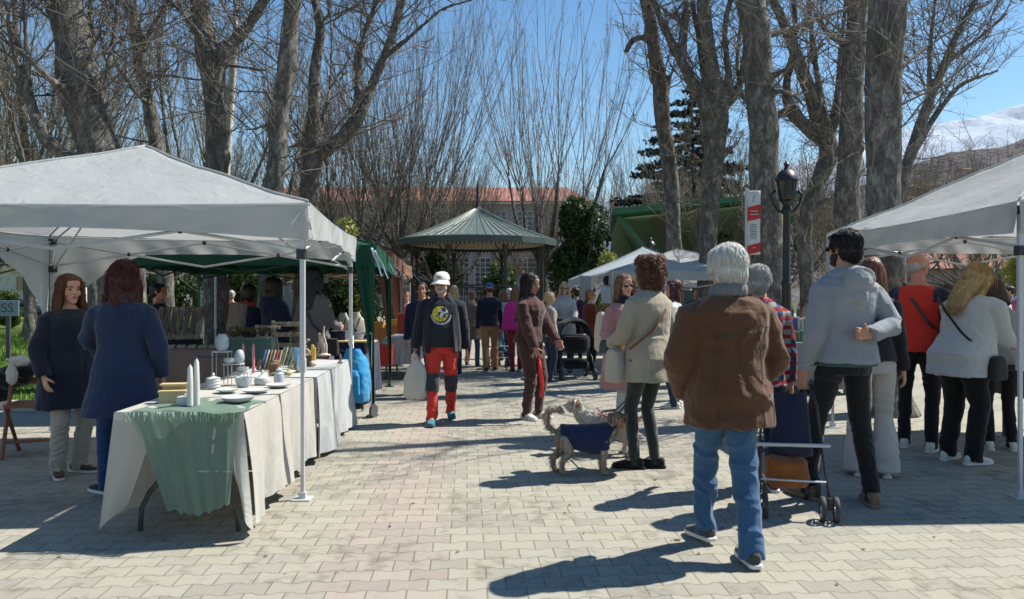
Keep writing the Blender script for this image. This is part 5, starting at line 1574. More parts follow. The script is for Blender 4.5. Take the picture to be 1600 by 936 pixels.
# flower basket on top of the box
bx_ = on(392, 568)
rs = random.Random(12)
bl = [(rs.uniform(-.22, .22), rs.uniform(-.07, .07), .30 + rs.uniform(0, .05), .06, .05, .035) for _ in range(12)]
o = link_mesh("dried_flowers", leaf_cloud(5, bl, 900, .018), leaf_mat("dried_leaves", (.03, .025, .02), (.10, .08, .05), (.30, .25, .15))); o.location = bx_; tag(o, "dark heap of dried flowers on the teal display box", "flowers")
# craft goods on the second table
def stack_colors(px, py, cols, lb, tilt=.5):
    r = empty("bracelet_rack", on(px, py), R(-15), lb, "display rack", "racks of coloured goods on the second table")
    m = MB(); m.box((0, .02, .09), (.20, .01, .20), (-tilt, 0, 0)); m.build("board", WOOD, r)
    for i, c in enumerate(cols):
        m = MB(); x_ = -.085 + .17 * i / (len(cols) - 1)
        m.tube([(x_, -.012 - .09 * tilt + 0.02, .012), (x_ + .004, -.002, .09), (x_ - .004, .05, .18)], .007, 6); m.build("bracelet", plain("bead_%d_%d" % (px, i), c, .5), r)
    return r
stack_colors(424, 578, [(.05, .15, .45), (.5, .5, .48), (.35, .22, .12), (.45, .42, .35), (.55, .05, .06), (.4, .36, .25)], "sloping rack of blue, white and red bracelets left of the canopy pole")
stack_colors(452, 572, [(.08, .16, .10), (.30, .36, .25), (.10, .18, .12), (.28, .33, .22), (.07, .12, .08)], "sloping rack of green strips behind the coloured bracelets", .6)
m = MB(); rs = random.Random(21)
for i in range(9):
    a = i * .7; m.ball((math.cos(a) * .06 * rs.random(), math.sin(a) * .05, .02 + .022 * i), (.045 - .003 * i, .035, .028), 8, 6, rot=(rs.random(), rs.random(), 0))
def craft(mb, vox, mat, loc, name, label, cat, amp=.008, f=30, rz=0):
    me = blended(mb, vox, 1, lambda co, no: co + no * (fbm(co * f, 3) * amp)[:, None]); o = link_mesh(name, me, mat); o.location = loc; o.rotation_euler.z = rz
    return tag(o, label, cat, "carved crafts on the second table")
craft(m, .006, WOOD, on(478, 560), "driftwood_piece", "knobbly driftwood carving just right of the canopy pole", "carving")
m = MB(); m.tube([(0, 0, 0), (.01, 0, .1), (-.03, 0, .2), (-.045, 0, .26)], [.03, .028, .026, .01], 10); m.tube([(.03, 0, 0), (.035, 0, .1), (.0, 0, .25), (.012, 0, .34)], [.02, .016, .014, .008], 8); m.ball((0, 0, .01), (.09, .06, .02))
craft(m, .005, plain("carving_ivory", (.50, .40, .34), .6, var=.35, scale=18), on(505, 556), "carved_figure", "slender pink and white carved figure on the second table", "carving", .004)
m = MB(); m.tube([(0, 0, 0), (.01, 0, .16)], [.02, .016], 8); m.tube([(.03, 0, 0), (.035, 0, .13)], [.018, .01], 8)
craft(m, .005, plain("yellow_glaze", (.60, .38, .05), .4), on(487, 562), "yellow_figurine", "small yellow figurine standing before the carved figure", "figurine", .003)
m = MB(); m.ball((0, 0, .03), (.09, .07, .04)); m.ball((.06, .02, .05), (.05, .04, .04)); m.ball((-.05, 0, .08), (.04, .03, .05))
craft(m, .006, plain("dried_moss", (.30, .22, .10), .95, var=.5, scale=20), on(462, 566), "moss_decoration", "brown moss and stone decoration at the foot of the canopy pole", "decoration", .015, 40)
m = MB(); m.tube([(0, 0, 0), (0, 0, .19)], [.03, .028], 10)
craft(m, .006, plain("blue_pattern", (.18, .40, .62), .5, var=.5, scale=30), on(463, 575), "patterned_vase", "blue and white patterned vase half hidden by the canopy pole", "vase", .001)
m = MB(); m.box((0, 0, .012), (.26, .16, .02)); m.box((.0, 0, .03), (.22, .14, .012)); thing1("picture_frames", m, GRAYP, on(523, 549), "stack of flat dark trays at the far end of the second table", "tray")
m = MB(); m.box((0, 0, .01), (.16, .12, .012), (0, 0, .3)); m.box((.03, .02, .02), (.14, .10, .01), (0, 0, -.2)); thing1("folded_napkin", m, plain("mint_cloth", (.42, .58, .47), .9), on(440, 584), "folded mint green napkins below the green rack", "napkin")
# rustic crate and slatted shelf
m = MB()
for x_ in (-.09, .0, .09): m.box((x_, 0, .16), (.03, .015, .30), (0, R(-8), 0))
m.box((0, .01, .31), (.26, .03, .03), (0, R(4), 0)); m.box((-.02, .01, .20), (.22, .02, .02)); m.box((.04, 0, .015), (.26, .08, .03))
thing1("driftwood_stand", m, WOOD, on(418, 556, .80), "grey weathered wooden frame behind the dried flowers", "frame", rz=R(15), bevel=.004)
m = MB()
for z_ in (.08, .20, .32): m.box((0, 0, z_), (.34, .03, .05))
for x_ in (-.16, .16): m.box((x_, .02, .18), (.03, .03, .36))
thing1("slatted_crate", m, WOOD, on(447, 550, .80), "low slatted wooden crate left of the canopy pole", "crate", bevel=.003)
# jewellery board on the table behind
jz = .80
jb = empty("jewellery_board", (at(278, 9.15).x, 9.15, jz + .01), R(8), "tilted board of wooden planks hung with necklaces behind the blue coated woman", "display board")
m = MB(); 
for i in range(7):
    x_ = -.24 + .08 * i; m.box((x_, .06, .30), (.07, .014, .42), (R(-14), R(8), 0))
m.build("planks", WOOD, jb, bevel=.003)
for i in range(6):
    m = MB(); x_ = -.2 + .075 * i
    m.tube([(x_ - .02, .045, .46), (x_ - .005, .02, .34 - .03 * (i % 3)), (x_ + .012, .0, .26 - .03 * (i % 3)), (x_ + .02, .02, .34), (x_ + .015, .045, .46)], .004, 5); m.ball((x_ + .012, -.004, .25 - .03 * (i % 3)), (.018, .008, .03), 8, 6); m.build("necklace", STEEL_D, jb)
m = MB(); m.box((0, .14, .05), (.5, .10, .10)); m.build("stand", DKN, jb)
lb0 = None
for i in range(9):
    x_, y_ = at(232 + i * 17, 9.02).x, 9.02
    if lb0 is None:
        m = MB(); m.box((0, 0, .02), (.10, .07, .014), (R(25), 0, R(12))); m.box((0, .03, .012), (.09, .03, .018)); lb0 = thing1("earring_card", m, plain("card_tan", (.35, .28, .2), .8), (x_, y_, jz + .01), "small tan earring card along the front edge of the jewellery table", "card", "earring cards on the jewellery table")
    else:
        c = lb0.copy(); COL.objects.link(c); c.location = (x_, y_, jz + .01); c.rotation_euler.z = random.uniform(-.3, .3)
m = MB()
for i in range(26):
    a = i * .9; m.tube([(math.cos(a + k_) * (.10 + .004 * i) , math.sin(a + k_) * .06, .006 + .001 * i) for k_ in (0, .5, 1.0)], .004, 4)
thing1("beaded_strings", m, plain("bead_blue", (.08, .10, .18), .4), on(325, 560, jz + .01)[:2] + (jz + .012,), "coil of blue grey bead strings at the right end of the jewellery table", "beads")
# necklace busts
for i, (px, dd, lb) in enumerate(((533, 9.6, "cream necklace display bust with a dark pendant left of the far canopy pole"), (556, 9.9, "pale necklace display bust right of the far canopy pole"))):
    r = empty("necklace_bust", (at(px, dd).x, dd, .87), R(-10 + 20 * i), lb, "display bust", "necklace display busts")
    m = MB(); m.loft([((0, 0, 0), V(.09, 0, 0), V(0, .03, 0)), ((0, .02, .12), V(.13, 0, 0), V(0, .03, 0)), ((0, .05, .24), V(.14, 0, 0), V(0, .03, 0)), ((0, .06, .30), V(.07, 0, 0), V(0, .025, 0)), ((0, .065, .36), V(.045, 0, 0), V(0, .025, 0))], 16); m.build("bust", plain("linen_bust%d" % i, (.55, .52, .42), .9), r, True, angle=50)
    m = MB(); m.tube([(-.06, .035, .30), (-.03, .01, .2), (0, -.005, .14), (.03, .01, .2), (.06, .035, .30)], .005, 5); m.ball((0, -.012, .12), (.02, .008, .02), 10, 6); m.build("necklace", STEEL_D, r)
m = MB(); m.box((0, 0, .07), (.34, .2, .14)); thing1("dark_case", m, DKN, (at(520, 9.4).x, 9.45, .865), "dark jewellery case below the cream bust", "case", bevel=.01)
m = MB(); m.box((0, 0, .012), (.5, .25, .022)); thing1("wooden_board", m, PINE, (at(555, 9.3).x, 9.32, .865), "pale wooden board on the table above the blue trolley", "board", bevel=.003)
# rolled fabric
m = MB(); m.tube([(0, 0, 0), (.02, 0, .3), (.05, .02, .56)], [.10, .11, .10], 14); me = blended(m, .012, 1, lambda co, no: co + no * (fbm(co * np.array((30, 30, 60)), 2) * .008)[:, None])
o = link_mesh("wool_roll", me, plain("wool_grey_brown", (.16, .13, .11), 1, .1, var=.5, scale=60)); o.location = (at(366, 8.85).x, 8.85, .80); tag(o, "upright grey brown woolly roll left of the person with the dark bun", "roll")
# books
bk = None; rs = random.Random(8)
cols = [(.35, .08, .07), (.08, .12, .30), (.45, .38, .25), (.10, .22, .15), (.5, .48, .44), (.40, .18, .05)]
for r_ in range(2):
    for i in range(16):
        w_ = .05; x_ = 4.02 + i * .057; m = MB(); h_ = rs.uniform(.15, .19)
        m.box((0, 0, h_ / 2), (w_ * .92, .12, h_))
        c_ = rs.choice(cols); nm = "book_cover_%d" % cols.index(c_)
        thing1("book", m, MAT.setdefault(nm, bpy.data.materials.get(nm) or plain(nm, c_, .6)), (x_, 11.15 + r_ * .3, .77 + r_ * .17), "book in the %s row on the stall left of the hooded man" % ("front" if r_ == 0 else "raised back"), "book", "books on the stall on the right, %s row" % ("front" if r_ == 0 else "back"), bevel=.003)
m = MB(); m.box((4.46, 11.45, .85), (.96, .18, .166)); tag(m.build("book_shelf", DK), "low dark shelf raising the back row of books", "shelf")
# orange rimmed basket tray
ob = empty("woven_crate", (at(1612, 7.2).x, 7.2, .745), 0, "straw coloured crate with orange rims on the table by the blonde woman", "crate")
m = MB(); m.box((0, 0, .16), (.60, .38, .24)); m.build("side", plain("straw", (.40, .31, .20), .9, .1, var=.4, scale=40), ob, bevel=.004)
for z_ in (.025, .29):
    m = MB(); m.box((0, 0, z_), (.63, .41, .045)); m.build("rim", plain("orange_plastic%d" % int(z_ * 100), (.75, .10, .02), .5), ob, bevel=.008)
# red and yellow goods on far left stalls
def crate(px, py, z, w, h, d_, col, lb, name="crate"):
    p = on(px, py, z); m = MB(); m.box((0, 0, h / 2), (w, d_, h)); m.box((0, 0, h - .015), (w + .02, d_ + .02, .03)); thing1(name, m, plain("crate_%d_%d" % (px, py), col, .6), p, lb, "crate", "crates on the far left stalls", bevel=.006)
crate(600, 571, .30, .28, .34, .3, (.5, .04, .04), "red crate between the green and the brown corner curtains")
crate(634, 521, .86, .22, .32, .3, (.45, .05, .04), "red box in front of the woman in mauve")
crate(622, 508, .86, .30, .12, .3, (.7, .45, .05), "yellow box on the far orange stall")
crate(650, 519, .86, .18, .20, .3, (.03, .05, .05), "dark box beside the red box at the far stall")
crate(592, 512, .86, .18, .12, .2, (.65, .30, .05), "orange box behind the green corner curtain")
# bunting ribbons
rs = random.Random(4)
rb_cols = [(.45, .52, .62), (.50, .55, .60), (.30, .42, .55), (.55, .35, .30), (.40, .50, .60), (.15, .40, .55)]
lbs = ["pale blue ribbon tied at the corner of the green canopy", "second pale ribbon trailing beside the first on the green canopy corner", "short bluish ribbon above the green canopy's far leg", "pinkish ribbon hanging from the brown canopy corner", "whitish ribbon tied to the brown canopy edge", "bright blue ribbon streaming towards the farthest canopy"]
for i, (px, py, dd) in enumerate(((583, 388, 8.9), (588, 392, 8.95), (600, 398, 11), (606, 405, 12.6), (612, 408, 12.7), (622, 404, 14.5))):
    m = MB(); L_ = .34 if i < 5 else .5; sl = .22 + .08 * i
    m.grid(lambda u, v: V(sl * v * L_ * 1.6 + (u - .5) * (.026 - .012 * v) , -.03 - .02 * math.sin(v * 7 + i), -L_ * v - .01 * math.sin(v * 9)), 3, 12)
    thing1("ribbon", m, plain("ribbon_%d" % i, rb_cols[i], .7), (at(px, dd).x, dd - .06, zz(py, dd)), lbs[i], "ribbon", "ribbons on the left stalls", True, solid=.002)
# shopping trolley
tr = empty("shopping_trolley", (at(562, 9.0).x, 8.75, 0), R(-20), "bright blue fabric shopping trolley parked by the far canopy pole", "trolley")
BLUE = FAB("bright_blue", (.03, .25, .50))
m = MB(); m.loft([((0, 0, .20), V(.15, 0, 0), V(0, .11, 0)), ((0, 0, .30), V(.17, 0, 0), V(0, .14, 0)), ((0, .0, .55), V(.17, 0, 0), V(0, .13, 0)), ((-.02, .03, .70), V(.14, 0, 0), V(0, .10, 0)), ((-.05, .05, .82), V(.09, 0, 0), V(0, .05, 0))], 20, power=3.2); link_mesh("bag", blended(m, .012, 2, lambda co, no: co + no * (fbm(co * 14, 2) * .012)[:, None]), BLUE, tr)
m = MB(); m.loft([((.05, -.15, .30), V(.10, 0, 0), V(0, .04, 0)), ((.05, -.16, .52), V(.10, 0, 0), V(0, .035, 0)), ((.04, -.14, .58), V(.07, 0, 0), V(0, .02, 0))], 14, power=3); link_mesh("pocket", blended(m, .01, 1), BLUE, tr)
m = MB()
for s_ in (-1, 1): m.tube([(s_ * .13, .16, 1.0), (s_ * .13, .15, .16), (s_ * .13, -.08, .10)], .008, 6)
m.tube([(-.13, .16, 1.0), (.13, .16, 1.0)], .012, 8); m.build("frame", STEEL, tr, True)
for s_ in (-1, 1):
    m = MB(); m.tube([(s_ * .16, .12, .08), (s_ * .19, .12, .08)], .08, 16); m.build("wheel", GRAYP, tr, True, angle=40)
# folding wooden chair with a coat
ch = empty("folding_chair", (-4.36, 6.75, 0), R(200), "brown wooden folding chair at the left edge behind the navy coated woman", "chair")
CW_ = plain("chair_wood", (.24, .085, .04), .5, var=.25)
for s_ in (-1, 1):
    m = MB(); m.tube([(s_ * .20, .20, .0), (s_ * .20, -.02, .47), (s_ * .20, -.20, .90)], .018, 8); m.build("rear_leg", CW_, ch)
    m = MB(); m.tube([(s_ * .17, -.22, .0), (s_ * .17, .22, .48)], .017, 8); m.build("front_leg", CW_, ch)
m = MB()
for i in range(5): m.box((0, -.14 + i * .085, .46), (.36, .06, .02))
m.build("seat", CW_, ch, bevel=.003)
m = MB(); m.box((0, -.17, .82), (.40, .02, .09), (R(-20), 0, 0)); m.box((0, -.13, .66), (.40, .02, .05), (R(-20), 0, 0)); m.build("backrest", CW_, ch, bevel=.003)
m = MB(); m.tube([(-.2, .13, .14), (.2, .13, .14)], .013, 6); m.build("stretcher", CW_, ch)
m = MB(); m.ball((-4.70, 6.85, .68), (.28, .14, .11)); m.ball((-4.85, 6.9, .58), (.20, .13, .14)); m.ball((-4.52, 6.8, .76), (.16, .11, .07)); m.ball((-4.95, 6.95, .64), (.18, .13, .12))
o = link_mesh("draped_coat", blended(m, .015, 2, lambda co, no: co + no * (fbm(co * 9, 3) * .04)[:, None]), FAB("black_coat", (.012, .012, .018))); tag(o, "black coat heaped over the wooden folding chair", "coat")
m = MB(); m.ball((-4.40, 6.62, .86), (.10, .05, .05)); m.ball((-4.46, 6.60, .74), (.05, .04, .10))
o = link_mesh("white_scarf", blended(m, .008, 1, lambda co, no: co + no * (fbm(co * 25, 3) * .015)[:, None]), FAB("offwhite", (.5, .48, .44))); tag(o, "off white scarf hung over the corner of the chair", "scarf")
# lawn sign
sg = empty("lawn_sign", (at(6, 17).x, 17, 0.03), R(4), "blue grey information sign on a dark post on the lawn", "sign")
m = MB(); m.box((.1, 0, .55), (.09, .06, 1.1)); m.build("post", GRAYP, sg, bevel=.005)
m = MB(); m.box((.0, -.05, 1.16), (.72, .03, .36)); m.build("panel", plain("sign_blue", (.22, .28, .36), .5), sg, bevel=.006)
def text_obj(body, size, loc, mat, parent, rot=(90, 0, 0), ext=.003, name="lettering"):
    cu = bpy.data.curves.new("t", 'FONT'); cu.body = body; cu.size = size; cu.extrude = ext; cu.align_x = 'CENTER'; cu.align_y = 'CENTER'
    o = bpy.data.objects.new("t", cu); COL.objects.link(o)
    me = bpy.data.meshes.new_from_object(o.evaluated_get(bpy.context.evaluated_depsgraph_get())); bpy.data.objects.remove(o)
    r = link_mesh(name, me, mat, parent); r.location = loc; r.rotation_euler = [R(a) for a in rot]
    return r
text_obj("JSS", .30, (.08, -.068, 1.16), GRAYP, sg)

# street lamps --------------------------------------------------------
def lamp(label, x, y, k=1.0, hgt=3.3):
    r = empty("street_lamp", (x, y, 0), 0, label, "street lamp", "black iron street lamps")
    m = MB(); m.lathe([(.19, 0), (.19, .10), (.15, .14), (.13, .6), (.15, .66), (.10, .74), (.075, .8), (.065, 1.6), (.085, 1.64), (.06, 1.7), (.05, hgt - .55), (.08, hgt - .5), (.05, hgt - .42), (.09, hgt - .36)], n=14); m.build("post", IRON, r, True, angle=35)
    m = MB(); m.lathe([(.10, hgt - .34), (.135, hgt - .06), (.14, hgt - .05)], n=6, cap=False); m.build("lantern_glass", plain("lantern_glass", (.03, .035, .04), .15, .8) if "lantern_glass" not in bpy.data.materials else bpy.data.materials["lantern_glass"], r)
    m = MB(); m.lathe([(.175, hgt - .05), (.165, hgt - .01), (.11, hgt + .08), (.05, hgt + .11), (.03, hgt + .16), (.045, hgt + .19), (.01, hgt + .24)], n=12)
    for i in range(6):
        a = 2 * math.pi * i / 6; m.tube([(math.cos(a) * .10, math.sin(a) * .10, hgt - .35), (math.cos(a) * .145, math.sin(a) * .145, hgt - .05)], .014, 4)
    m.build("lantern_frame", IRON, r, True, angle=35)
    for s_ in (-1, 1):
        m = MB(); m.tube([(0, 0, hgt - .55), (s_ * .12, 0, hgt - .50), (s_ * .20, 0, hgt - .38), (s_ * .23, 0, hgt - .26), (s_ * .17, 0, hgt - .20)], .022, 6); m.build("scroll_bracket", IRON, r, True)
    return r
lamp("black iron street lamp beside the massive pale plane trunk", at(1229, 11).x, 11, hgt=3.22)
lamp("smaller looking black street lamp in front of the green stage", at(1017, 27).x, 27, hgt=3.4)
# banner on a post
bn = empty("banner_post", (at(1166, 11.6).x, 11.6, 0), 0, "white and red vertical banner on a red post in front of the massive trunk", "banner")
RED = plain("banner_red", (.50, .035, .03), .6); RED2 = plain("post_red", (.22, .02, .02), .6)
m = MB(); m.tube([(.0, 0, 0), (0, 0, 3.15)], .022, 8); m.build("post", STEEL, bn)
m = MB(); m.box((-.03, -.0, 1.45), (.16, .05, .9)); m.build("red_base", RED2, bn, bevel=.01)
m = MB(); m.grid(lambda u, v: V(.01 + .20 * u, -.03 + .01 * math.sin(v * 5), 2.10 + 1.0 * v), 4, 14); m.build("banner_cloth", plain("banner_white", (.62, .62, .62), .8), bn, True, solid=.004)
for z0, z1 in ((2.62, 2.84), (2.10, 2.24)):
    m = MB(); m.grid(lambda u, v: V(.008 + .204 * u, -.037 + .01 * math.sin((z0 + (z1 - z0) * v - 2.1) * 5), z0 + (z1 - z0) * v + .05 * u), 4, 4); m.build("red_band", RED, bn, solid=.004)
m = MB()
for z_, w_ in ((2.76, .12), (2.71, .14), (2.19, .05)): m.box((.11, -.044, z_ + .02), (w_, .003, .016))
m.build("lettering", STEEL, bn)
m = MB()
for i in range(7): m.box((.10 - .004 * (i % 3), -.038, 2.57 - i * .035), (.10 + .02 * (i % 2), .003, .008))
m.tube([(.10, -.04, 2.92), (.10, -.04, 3.0), (.13, -.04, 3.03)], .006, 4); m.build("small_print", GRAYP, bn)
# green fence
fn_ = empty("park_fence", (at(1245, 17).x, 17, 0), 0, "dark green pointed railing fence behind the book stall", "fence")
GP = plain("fence_green", (.02, .09, .06), .5)
m = MB()
for i in range(26): x_ = -1.4 + i * .13; m.box((x_, 0, .62), (.05, .03, 1.1)); 
m.box((0.2, .03, .35), (3.3, .03, .07)); m.box((.2, .03, .95), (3.3, .03, .07)); m.build("railing", GP, fn_)
m = MB()
for i in range(26): x_ = -1.4 + i * .13; m.ball((x_, 0, 1.2), (.032, .022, .05), 6, 5)
m.build("pale_tips", STEEL, fn_)

rs = random.Random(31); src = None
shapes = []
for q in range(3):
    m = MB()
    if q == 0: m.tube([(0, 0, 0), (.008, 0, .05), (-.004, 0, .09)], [.018, .014, .006], 8, dome=True); m.ball((0, 0, .004), (.035, .028, .012))
    if q == 1: m.ball((0, 0, .02), (.04, .03, .022)); m.ball((.02, .01, .04), (.02, .018, .018))
    if q == 2: m.box((0, 0, .04), (.06, .012, .08), (R(-15), 0, .2)); m.box((0, .02, .005), (.07, .05, .01))
    shapes.append(blended(m, .005, 1, lambda co, no: co + no * (fbm(co * 50, 2) * .004)[:, None]))
mts = [WOOD, plain("carved_cream", (.38, .31, .20), .8, var=.3), plain("carved_brown", (.14, .08, .045), .7, var=.3)]
for q in range(3): shapes[q].materials.clear(); shapes[q].materials.append(mts[q])
for i in range(26):
    px, py = rs.uniform(400, 540), rs.uniform(552, 588)
    p = on(px, py)
    if not (-2.52 < p[0] < -1.76 and 5.9 < p[1] < 8.0): continue
    o = bpy.data.objects.new("carved_piece", shapes[i % 3]); COL.objects.link(o); o.location = p; o.rotation_euler.z = rs.uniform(0, 6)
    o.scale = (rs.uniform(.8, 1.4),) * 3
    tag(o, "small carved wooden piece in the clutter on the white clothed second table", "carving", "small carved pieces on the second table")
# ------------------------------------------------------------------ the crowd
G = "people at the market"
def px_(px, d): return at(px, d).x
def place(px, d): return (at(px, d).x, d, 0)
NAVY = (.012, .015, .035)
SH = lambda key, col: dict(mat=FAB("shoe_" + key, col, folds=.1))
def ex_front(mat, z0=.60, y=.165):
    def f(c):
        S, RT = c['S'], c['RT']
        for s_ in (-1, 1):
            m = MB(); m.tube([S(RT((s_ * (.055 if i > 5 else .012), np.interp(z, [.6, 1.0, 1.27, 1.40], [y + .015, y - .012, y - .008, .095]), z))) for i, z in enumerate(np.linspace(z0, 1.40, 9))], [(.012, .006)] * 9, 6, up=(1, 0, 0)); m.build("coat_edge", mat, c['root'], True)
    return f
# 1 red haired woman
def ex_pendant(c):
    m = MB(); m.ball(c['S'](c['RT']((0, .125, 1.27))), .010, 8, 6); m.tube([c['S'](c['RT']((-.07, .085, 1.40))), c['S'](c['RT']((-.03, .12, 1.32))), c['S'](c['RT']((0, .128, 1.28))), c['S'](c['RT']((.03, .12, 1.32))), c['S'](c['RT']((.07, .085, 1.40)))], .002, 4); m.build("pendant", STEEL, c['root'])
person("woman with shoulder length auburn hair in a long navy coat and beige trousers", place(108, 5.95), R(238), H=1.60, female=True, build=1.12, yaw=-4, hs=1.06,
       feet=((.10, .03, 0, -20), (-.10, -.02, 0, 20)), wr=(.25, .10, .86), wl=(-.25, .06, .84), hair=HAIR('bob', H_RED, len=.10, vol=.010, w=.098, front=1.4), vox=.006,
       top=dict(mat=FAB("navy_coat", (.014, .018, .034)), hem=.58, flare=.12, ease=.030, sleeve=(.075, .066, .058, .052), name="coat", fold=.008), bottom=dict(mat=FAB("beige_trousers", (.38, .34, .29)), r=(.09, .07, .068, .062)), shoes=dict(SH("brown_boot", (.07, .035, .025)), h=.14), seed=1, extras=[ex_pendant])
# 2 blue coat woman
person("woman seen from behind with dark red hair and a long blue knitted coat", place(192, 5.35), R(22), H=1.68, female=True, build=1.06, yaw=20, hs=1.04,
       feet=((.08, -.06, 0, 0), (-.12, .10, 0, 40)), wr=(.26, .02, .86), wl=(-.05, .26, 1.02), pole_l=(-1, .1, -.3), hair=HAIR('bob', H_DRED, len=.13, vol=.014, w=.10), vox=.006,
       top=dict(mat=FAB("blue_knit", (.020, .032, .072), fine=160, var=.35), hem=.60, flare=.30, ease=.030, sleeve=(.072, .064, .058, .054), name="coat", fold=.006), bottom=dict(mat=FAB("bright_jeans", (.02, .05, .15)), r=(.088, .062, .058, .054)), shoes=SH("black_pump", (.02, .018, .02)), seed=2)
# stall holders
person("stall holder with short dark hair and a ruddy face behind the jewellery board", place(247, 9.9), R(-82), H=1.62, skin=SK_RED, hair=HAIR('short', H_BLACK), vox=.010, top=dict(mat=FAB("dark_jumper", (.02, .018, .025))), bottom=dict(mat=FAB("dark_trousers", (.015, .015, .02))), shoes=SH("dark", (.02, .02, .02)), seed=3)
person("person in a navy jacket with round dark hair and red collar in the green stall", place(388, 9.55), R(15), H=1.58, female=True, hair=HAIR('short', H_BLACK, vol=.022), vox=.010, yaw=20, wl=(-.16, .26, 1.0), top=dict(mat=FAB("navy_jacket", (.014, .020, .050)), ease=.04), bottom=dict(mat=FAB("dark_trousers", (.015, .015, .02))), shoes=SH("dark", (.02, .02, .02)), seed=4, extras=[ex_scarf(FAB("red_collar", (.35, .03, .035)), r=.072, h=.02)])
def ex_phone(c):
    w = c['A'][1][2]; m = MB(); m.box(c['S'](w) + V(0, .08, .06), (.075, .008, .12), (R(-20), 0, 0)); m.build("phone", plain("phone_screen", (.75, .75, .75), .3), c['root'])
person("dark haired shopper in a navy anorak with a grey hood beside the tall woman", place(428, 9.35), R(-35), H=1.68, female=True, hair=HAIR('bob', H_BLACK, len=.05, vol=.016), vox=.010, wr=(.10, .34, 1.06), wl=(-.12, .3, 1.05), top=dict(mat=FAB("navy_jacket", (.014, .020, .050)), ease=.045, hood=True, hem=.78), bottom=dict(mat=FAB("dark_trousers", (.015, .015, .02))), shoes=SH("dark", (.02, .02, .02)), seed=5)
person("tall shopper with long black hair and a grey coat crossed by a strap", place(490, 9.0), R(-25), H=1.78, female=True, hair=HAIR('long', H_BLACK, len=.26, vol=.016, w=.10), nod=14, vox=.009, wr=(.12, .32, 1.02), wl=(-.22, .12, .86), top=dict(mat=FAB("stone_coat", (.11, .10, .105)), ease=.03, hem=.62, flare=.2, name="coat"), bottom=dict(mat=FAB("dark_trousers", (.015, .015, .02))), shoes=SH("dark", (.02, .02, .02)), seed=6,
       extras=[ex_bag(FAB("dark_bag", (.02, .02, .02)), (.26, -.02, .80), (.22, .08, .2), strap=[(-.13, -.05, 1.43), (-.03, -.14, 1.25), (.12, -.15, 1.05), (.25, -.06, .90)])])
# 8 man in red trousers
def shirt_mat():
    t = NT("shirt_print")
    p = t.pos(); sp = t.n("SeparateXYZ", i={0: p}); x, y, z = sp.outputs
    def disc(cx, cz, r, soft=.004):
        dx = t.math('SUBTRACT', x, cx); dz = t.math('SUBTRACT', z, cz)
        d = t.math('SQRT', t.math('ADD', t.math('MULTIPLY', dx, dx), t.math('MULTIPLY', dz, dz)))
        return t.math('LESS_THAN', d, r), d
    a, d0 = disc(.012, 1.245, .088); b, _ = disc(-.018, 1.255, .055)
    base = (.022, .026, .036, 1)
    front = t.math('GREATER_THAN', y, .02)
    n1 = t.noise(38, 2, dist=1.5)
    yel = t.mix(t.math('GREATER_THAN', n1, .56), (.62, .50, .06, 1), (.10, .10, .06, 1))
    whi = t.mix(t.math('GREATER_THAN', t.noise(30, 1, dist=.8), .5), (.62, .64, .60, 1), (.04, .05, .06, 1))
    c = t.mix(t.math('MULTIPLY', a, front), base, yel)
    c = t.mix(t.math('MULTIPLY', t.math('MULTIPLY', b, a), front), c, whi)
    # ring of lettering-like marks below the disc
    _, dr = disc(.0, 1.245, 1); ring = t.math('LESS_THAN', t.math('ABSOLUTE', t.math('SUBTRACT', dr, .112)), .010)
    ang = t.math('ARCTAN2', t.math('SUBTRACT', z, 1.245), x)
    gl = t.math('GREATER_THAN', t.math('SINE', t.math('MULTIPLY', ang, 40.0)), -.15)
    low = t.math('LESS_THAN', z, 1.235)
    c = t.mix(t.math('MULTIPLY', t.math('MULTIPLY', ring, gl), t.math('MULTIPLY', low, front)), c, (.60, .62, .60, 1))
    t.set(c, .9, .15); t.bump(t.noise(9, 3, stretch=(1, 1, .5), dist=.8), .5, .03)
    return t.m
def ex_open_jacket(c):
    """open jacket: two front panels and a back over the T-shirt"""
    S, RT = c['S'], c['RT']; mt = FAB("black_jacket", (.013, .014, .022))
    m = MB()
    for z, rx, ry in ((.80, .20, .155), (.95, .208, .165), (1.1, .205, .165), (1.25, .205, .150), (1.36, .175, .115), (1.43, .10, .075)):
        pass
    def f(u, v):
        z = .80 + .635 * v
        a = R(38) + (2 * math.pi - R(76)) * u + math.pi / 2          # opening centred on the front (+y)
        rx = np.interp(z, [.80, .95, 1.1, 1.25, 1.34, 1.40, 1.435], [.205, .212, .205, .200, .182, .125, .085]); ry = np.interp(z, [.80, .95, 1.1, 1.25, 1.34, 1.40, 1.435], [.178, .200, .205, .172, .130, .098, .075])
        yo = .03 * math.exp(-((z - 1.05) / .15) ** 2)
        w = .008 * math.sin(u * 40 + z * 9)
        return S(RT((math.cos(a) * (rx + w), yo + math.sin(a) * (ry + w), z)))
    m.grid(f, 60, 26); m.build("jacket", mt, c['root'], True, solid=.012)
    c2 = MB()
    for i in range(13):
        a = R(50) + R(260) * i / 12 + math.pi / 2
        c2.ball(S(RT((math.cos(a) * .085, -.006 + math.sin(a) * .08, 1.44))), (.022, .022, .034), 8, 6)
    link_mesh("collar", blended(c2, .008, 2), mt, c['root'])
def ex_knees(c):
    for sx in (1, -1):
        hip, kn, an, fy, l = c['J'][sx]; S = c['S']
        m = MB(); m.tube([S(kn * .86 + hip * .14 + V(0, .012, 0)), S(kn + V(0, .014, 0)), S(kn * .70 + an * .30 + V(0, .012, 0))], [.079, .078, .072], 18)
        link_mesh("knee_panel", blended(m, .008, 1, lambda co, no: co + no * (fbm(co * 12, 2) * .006)[:, None]), FAB("knee_grey", (.035, .037, .05)), c['root'])
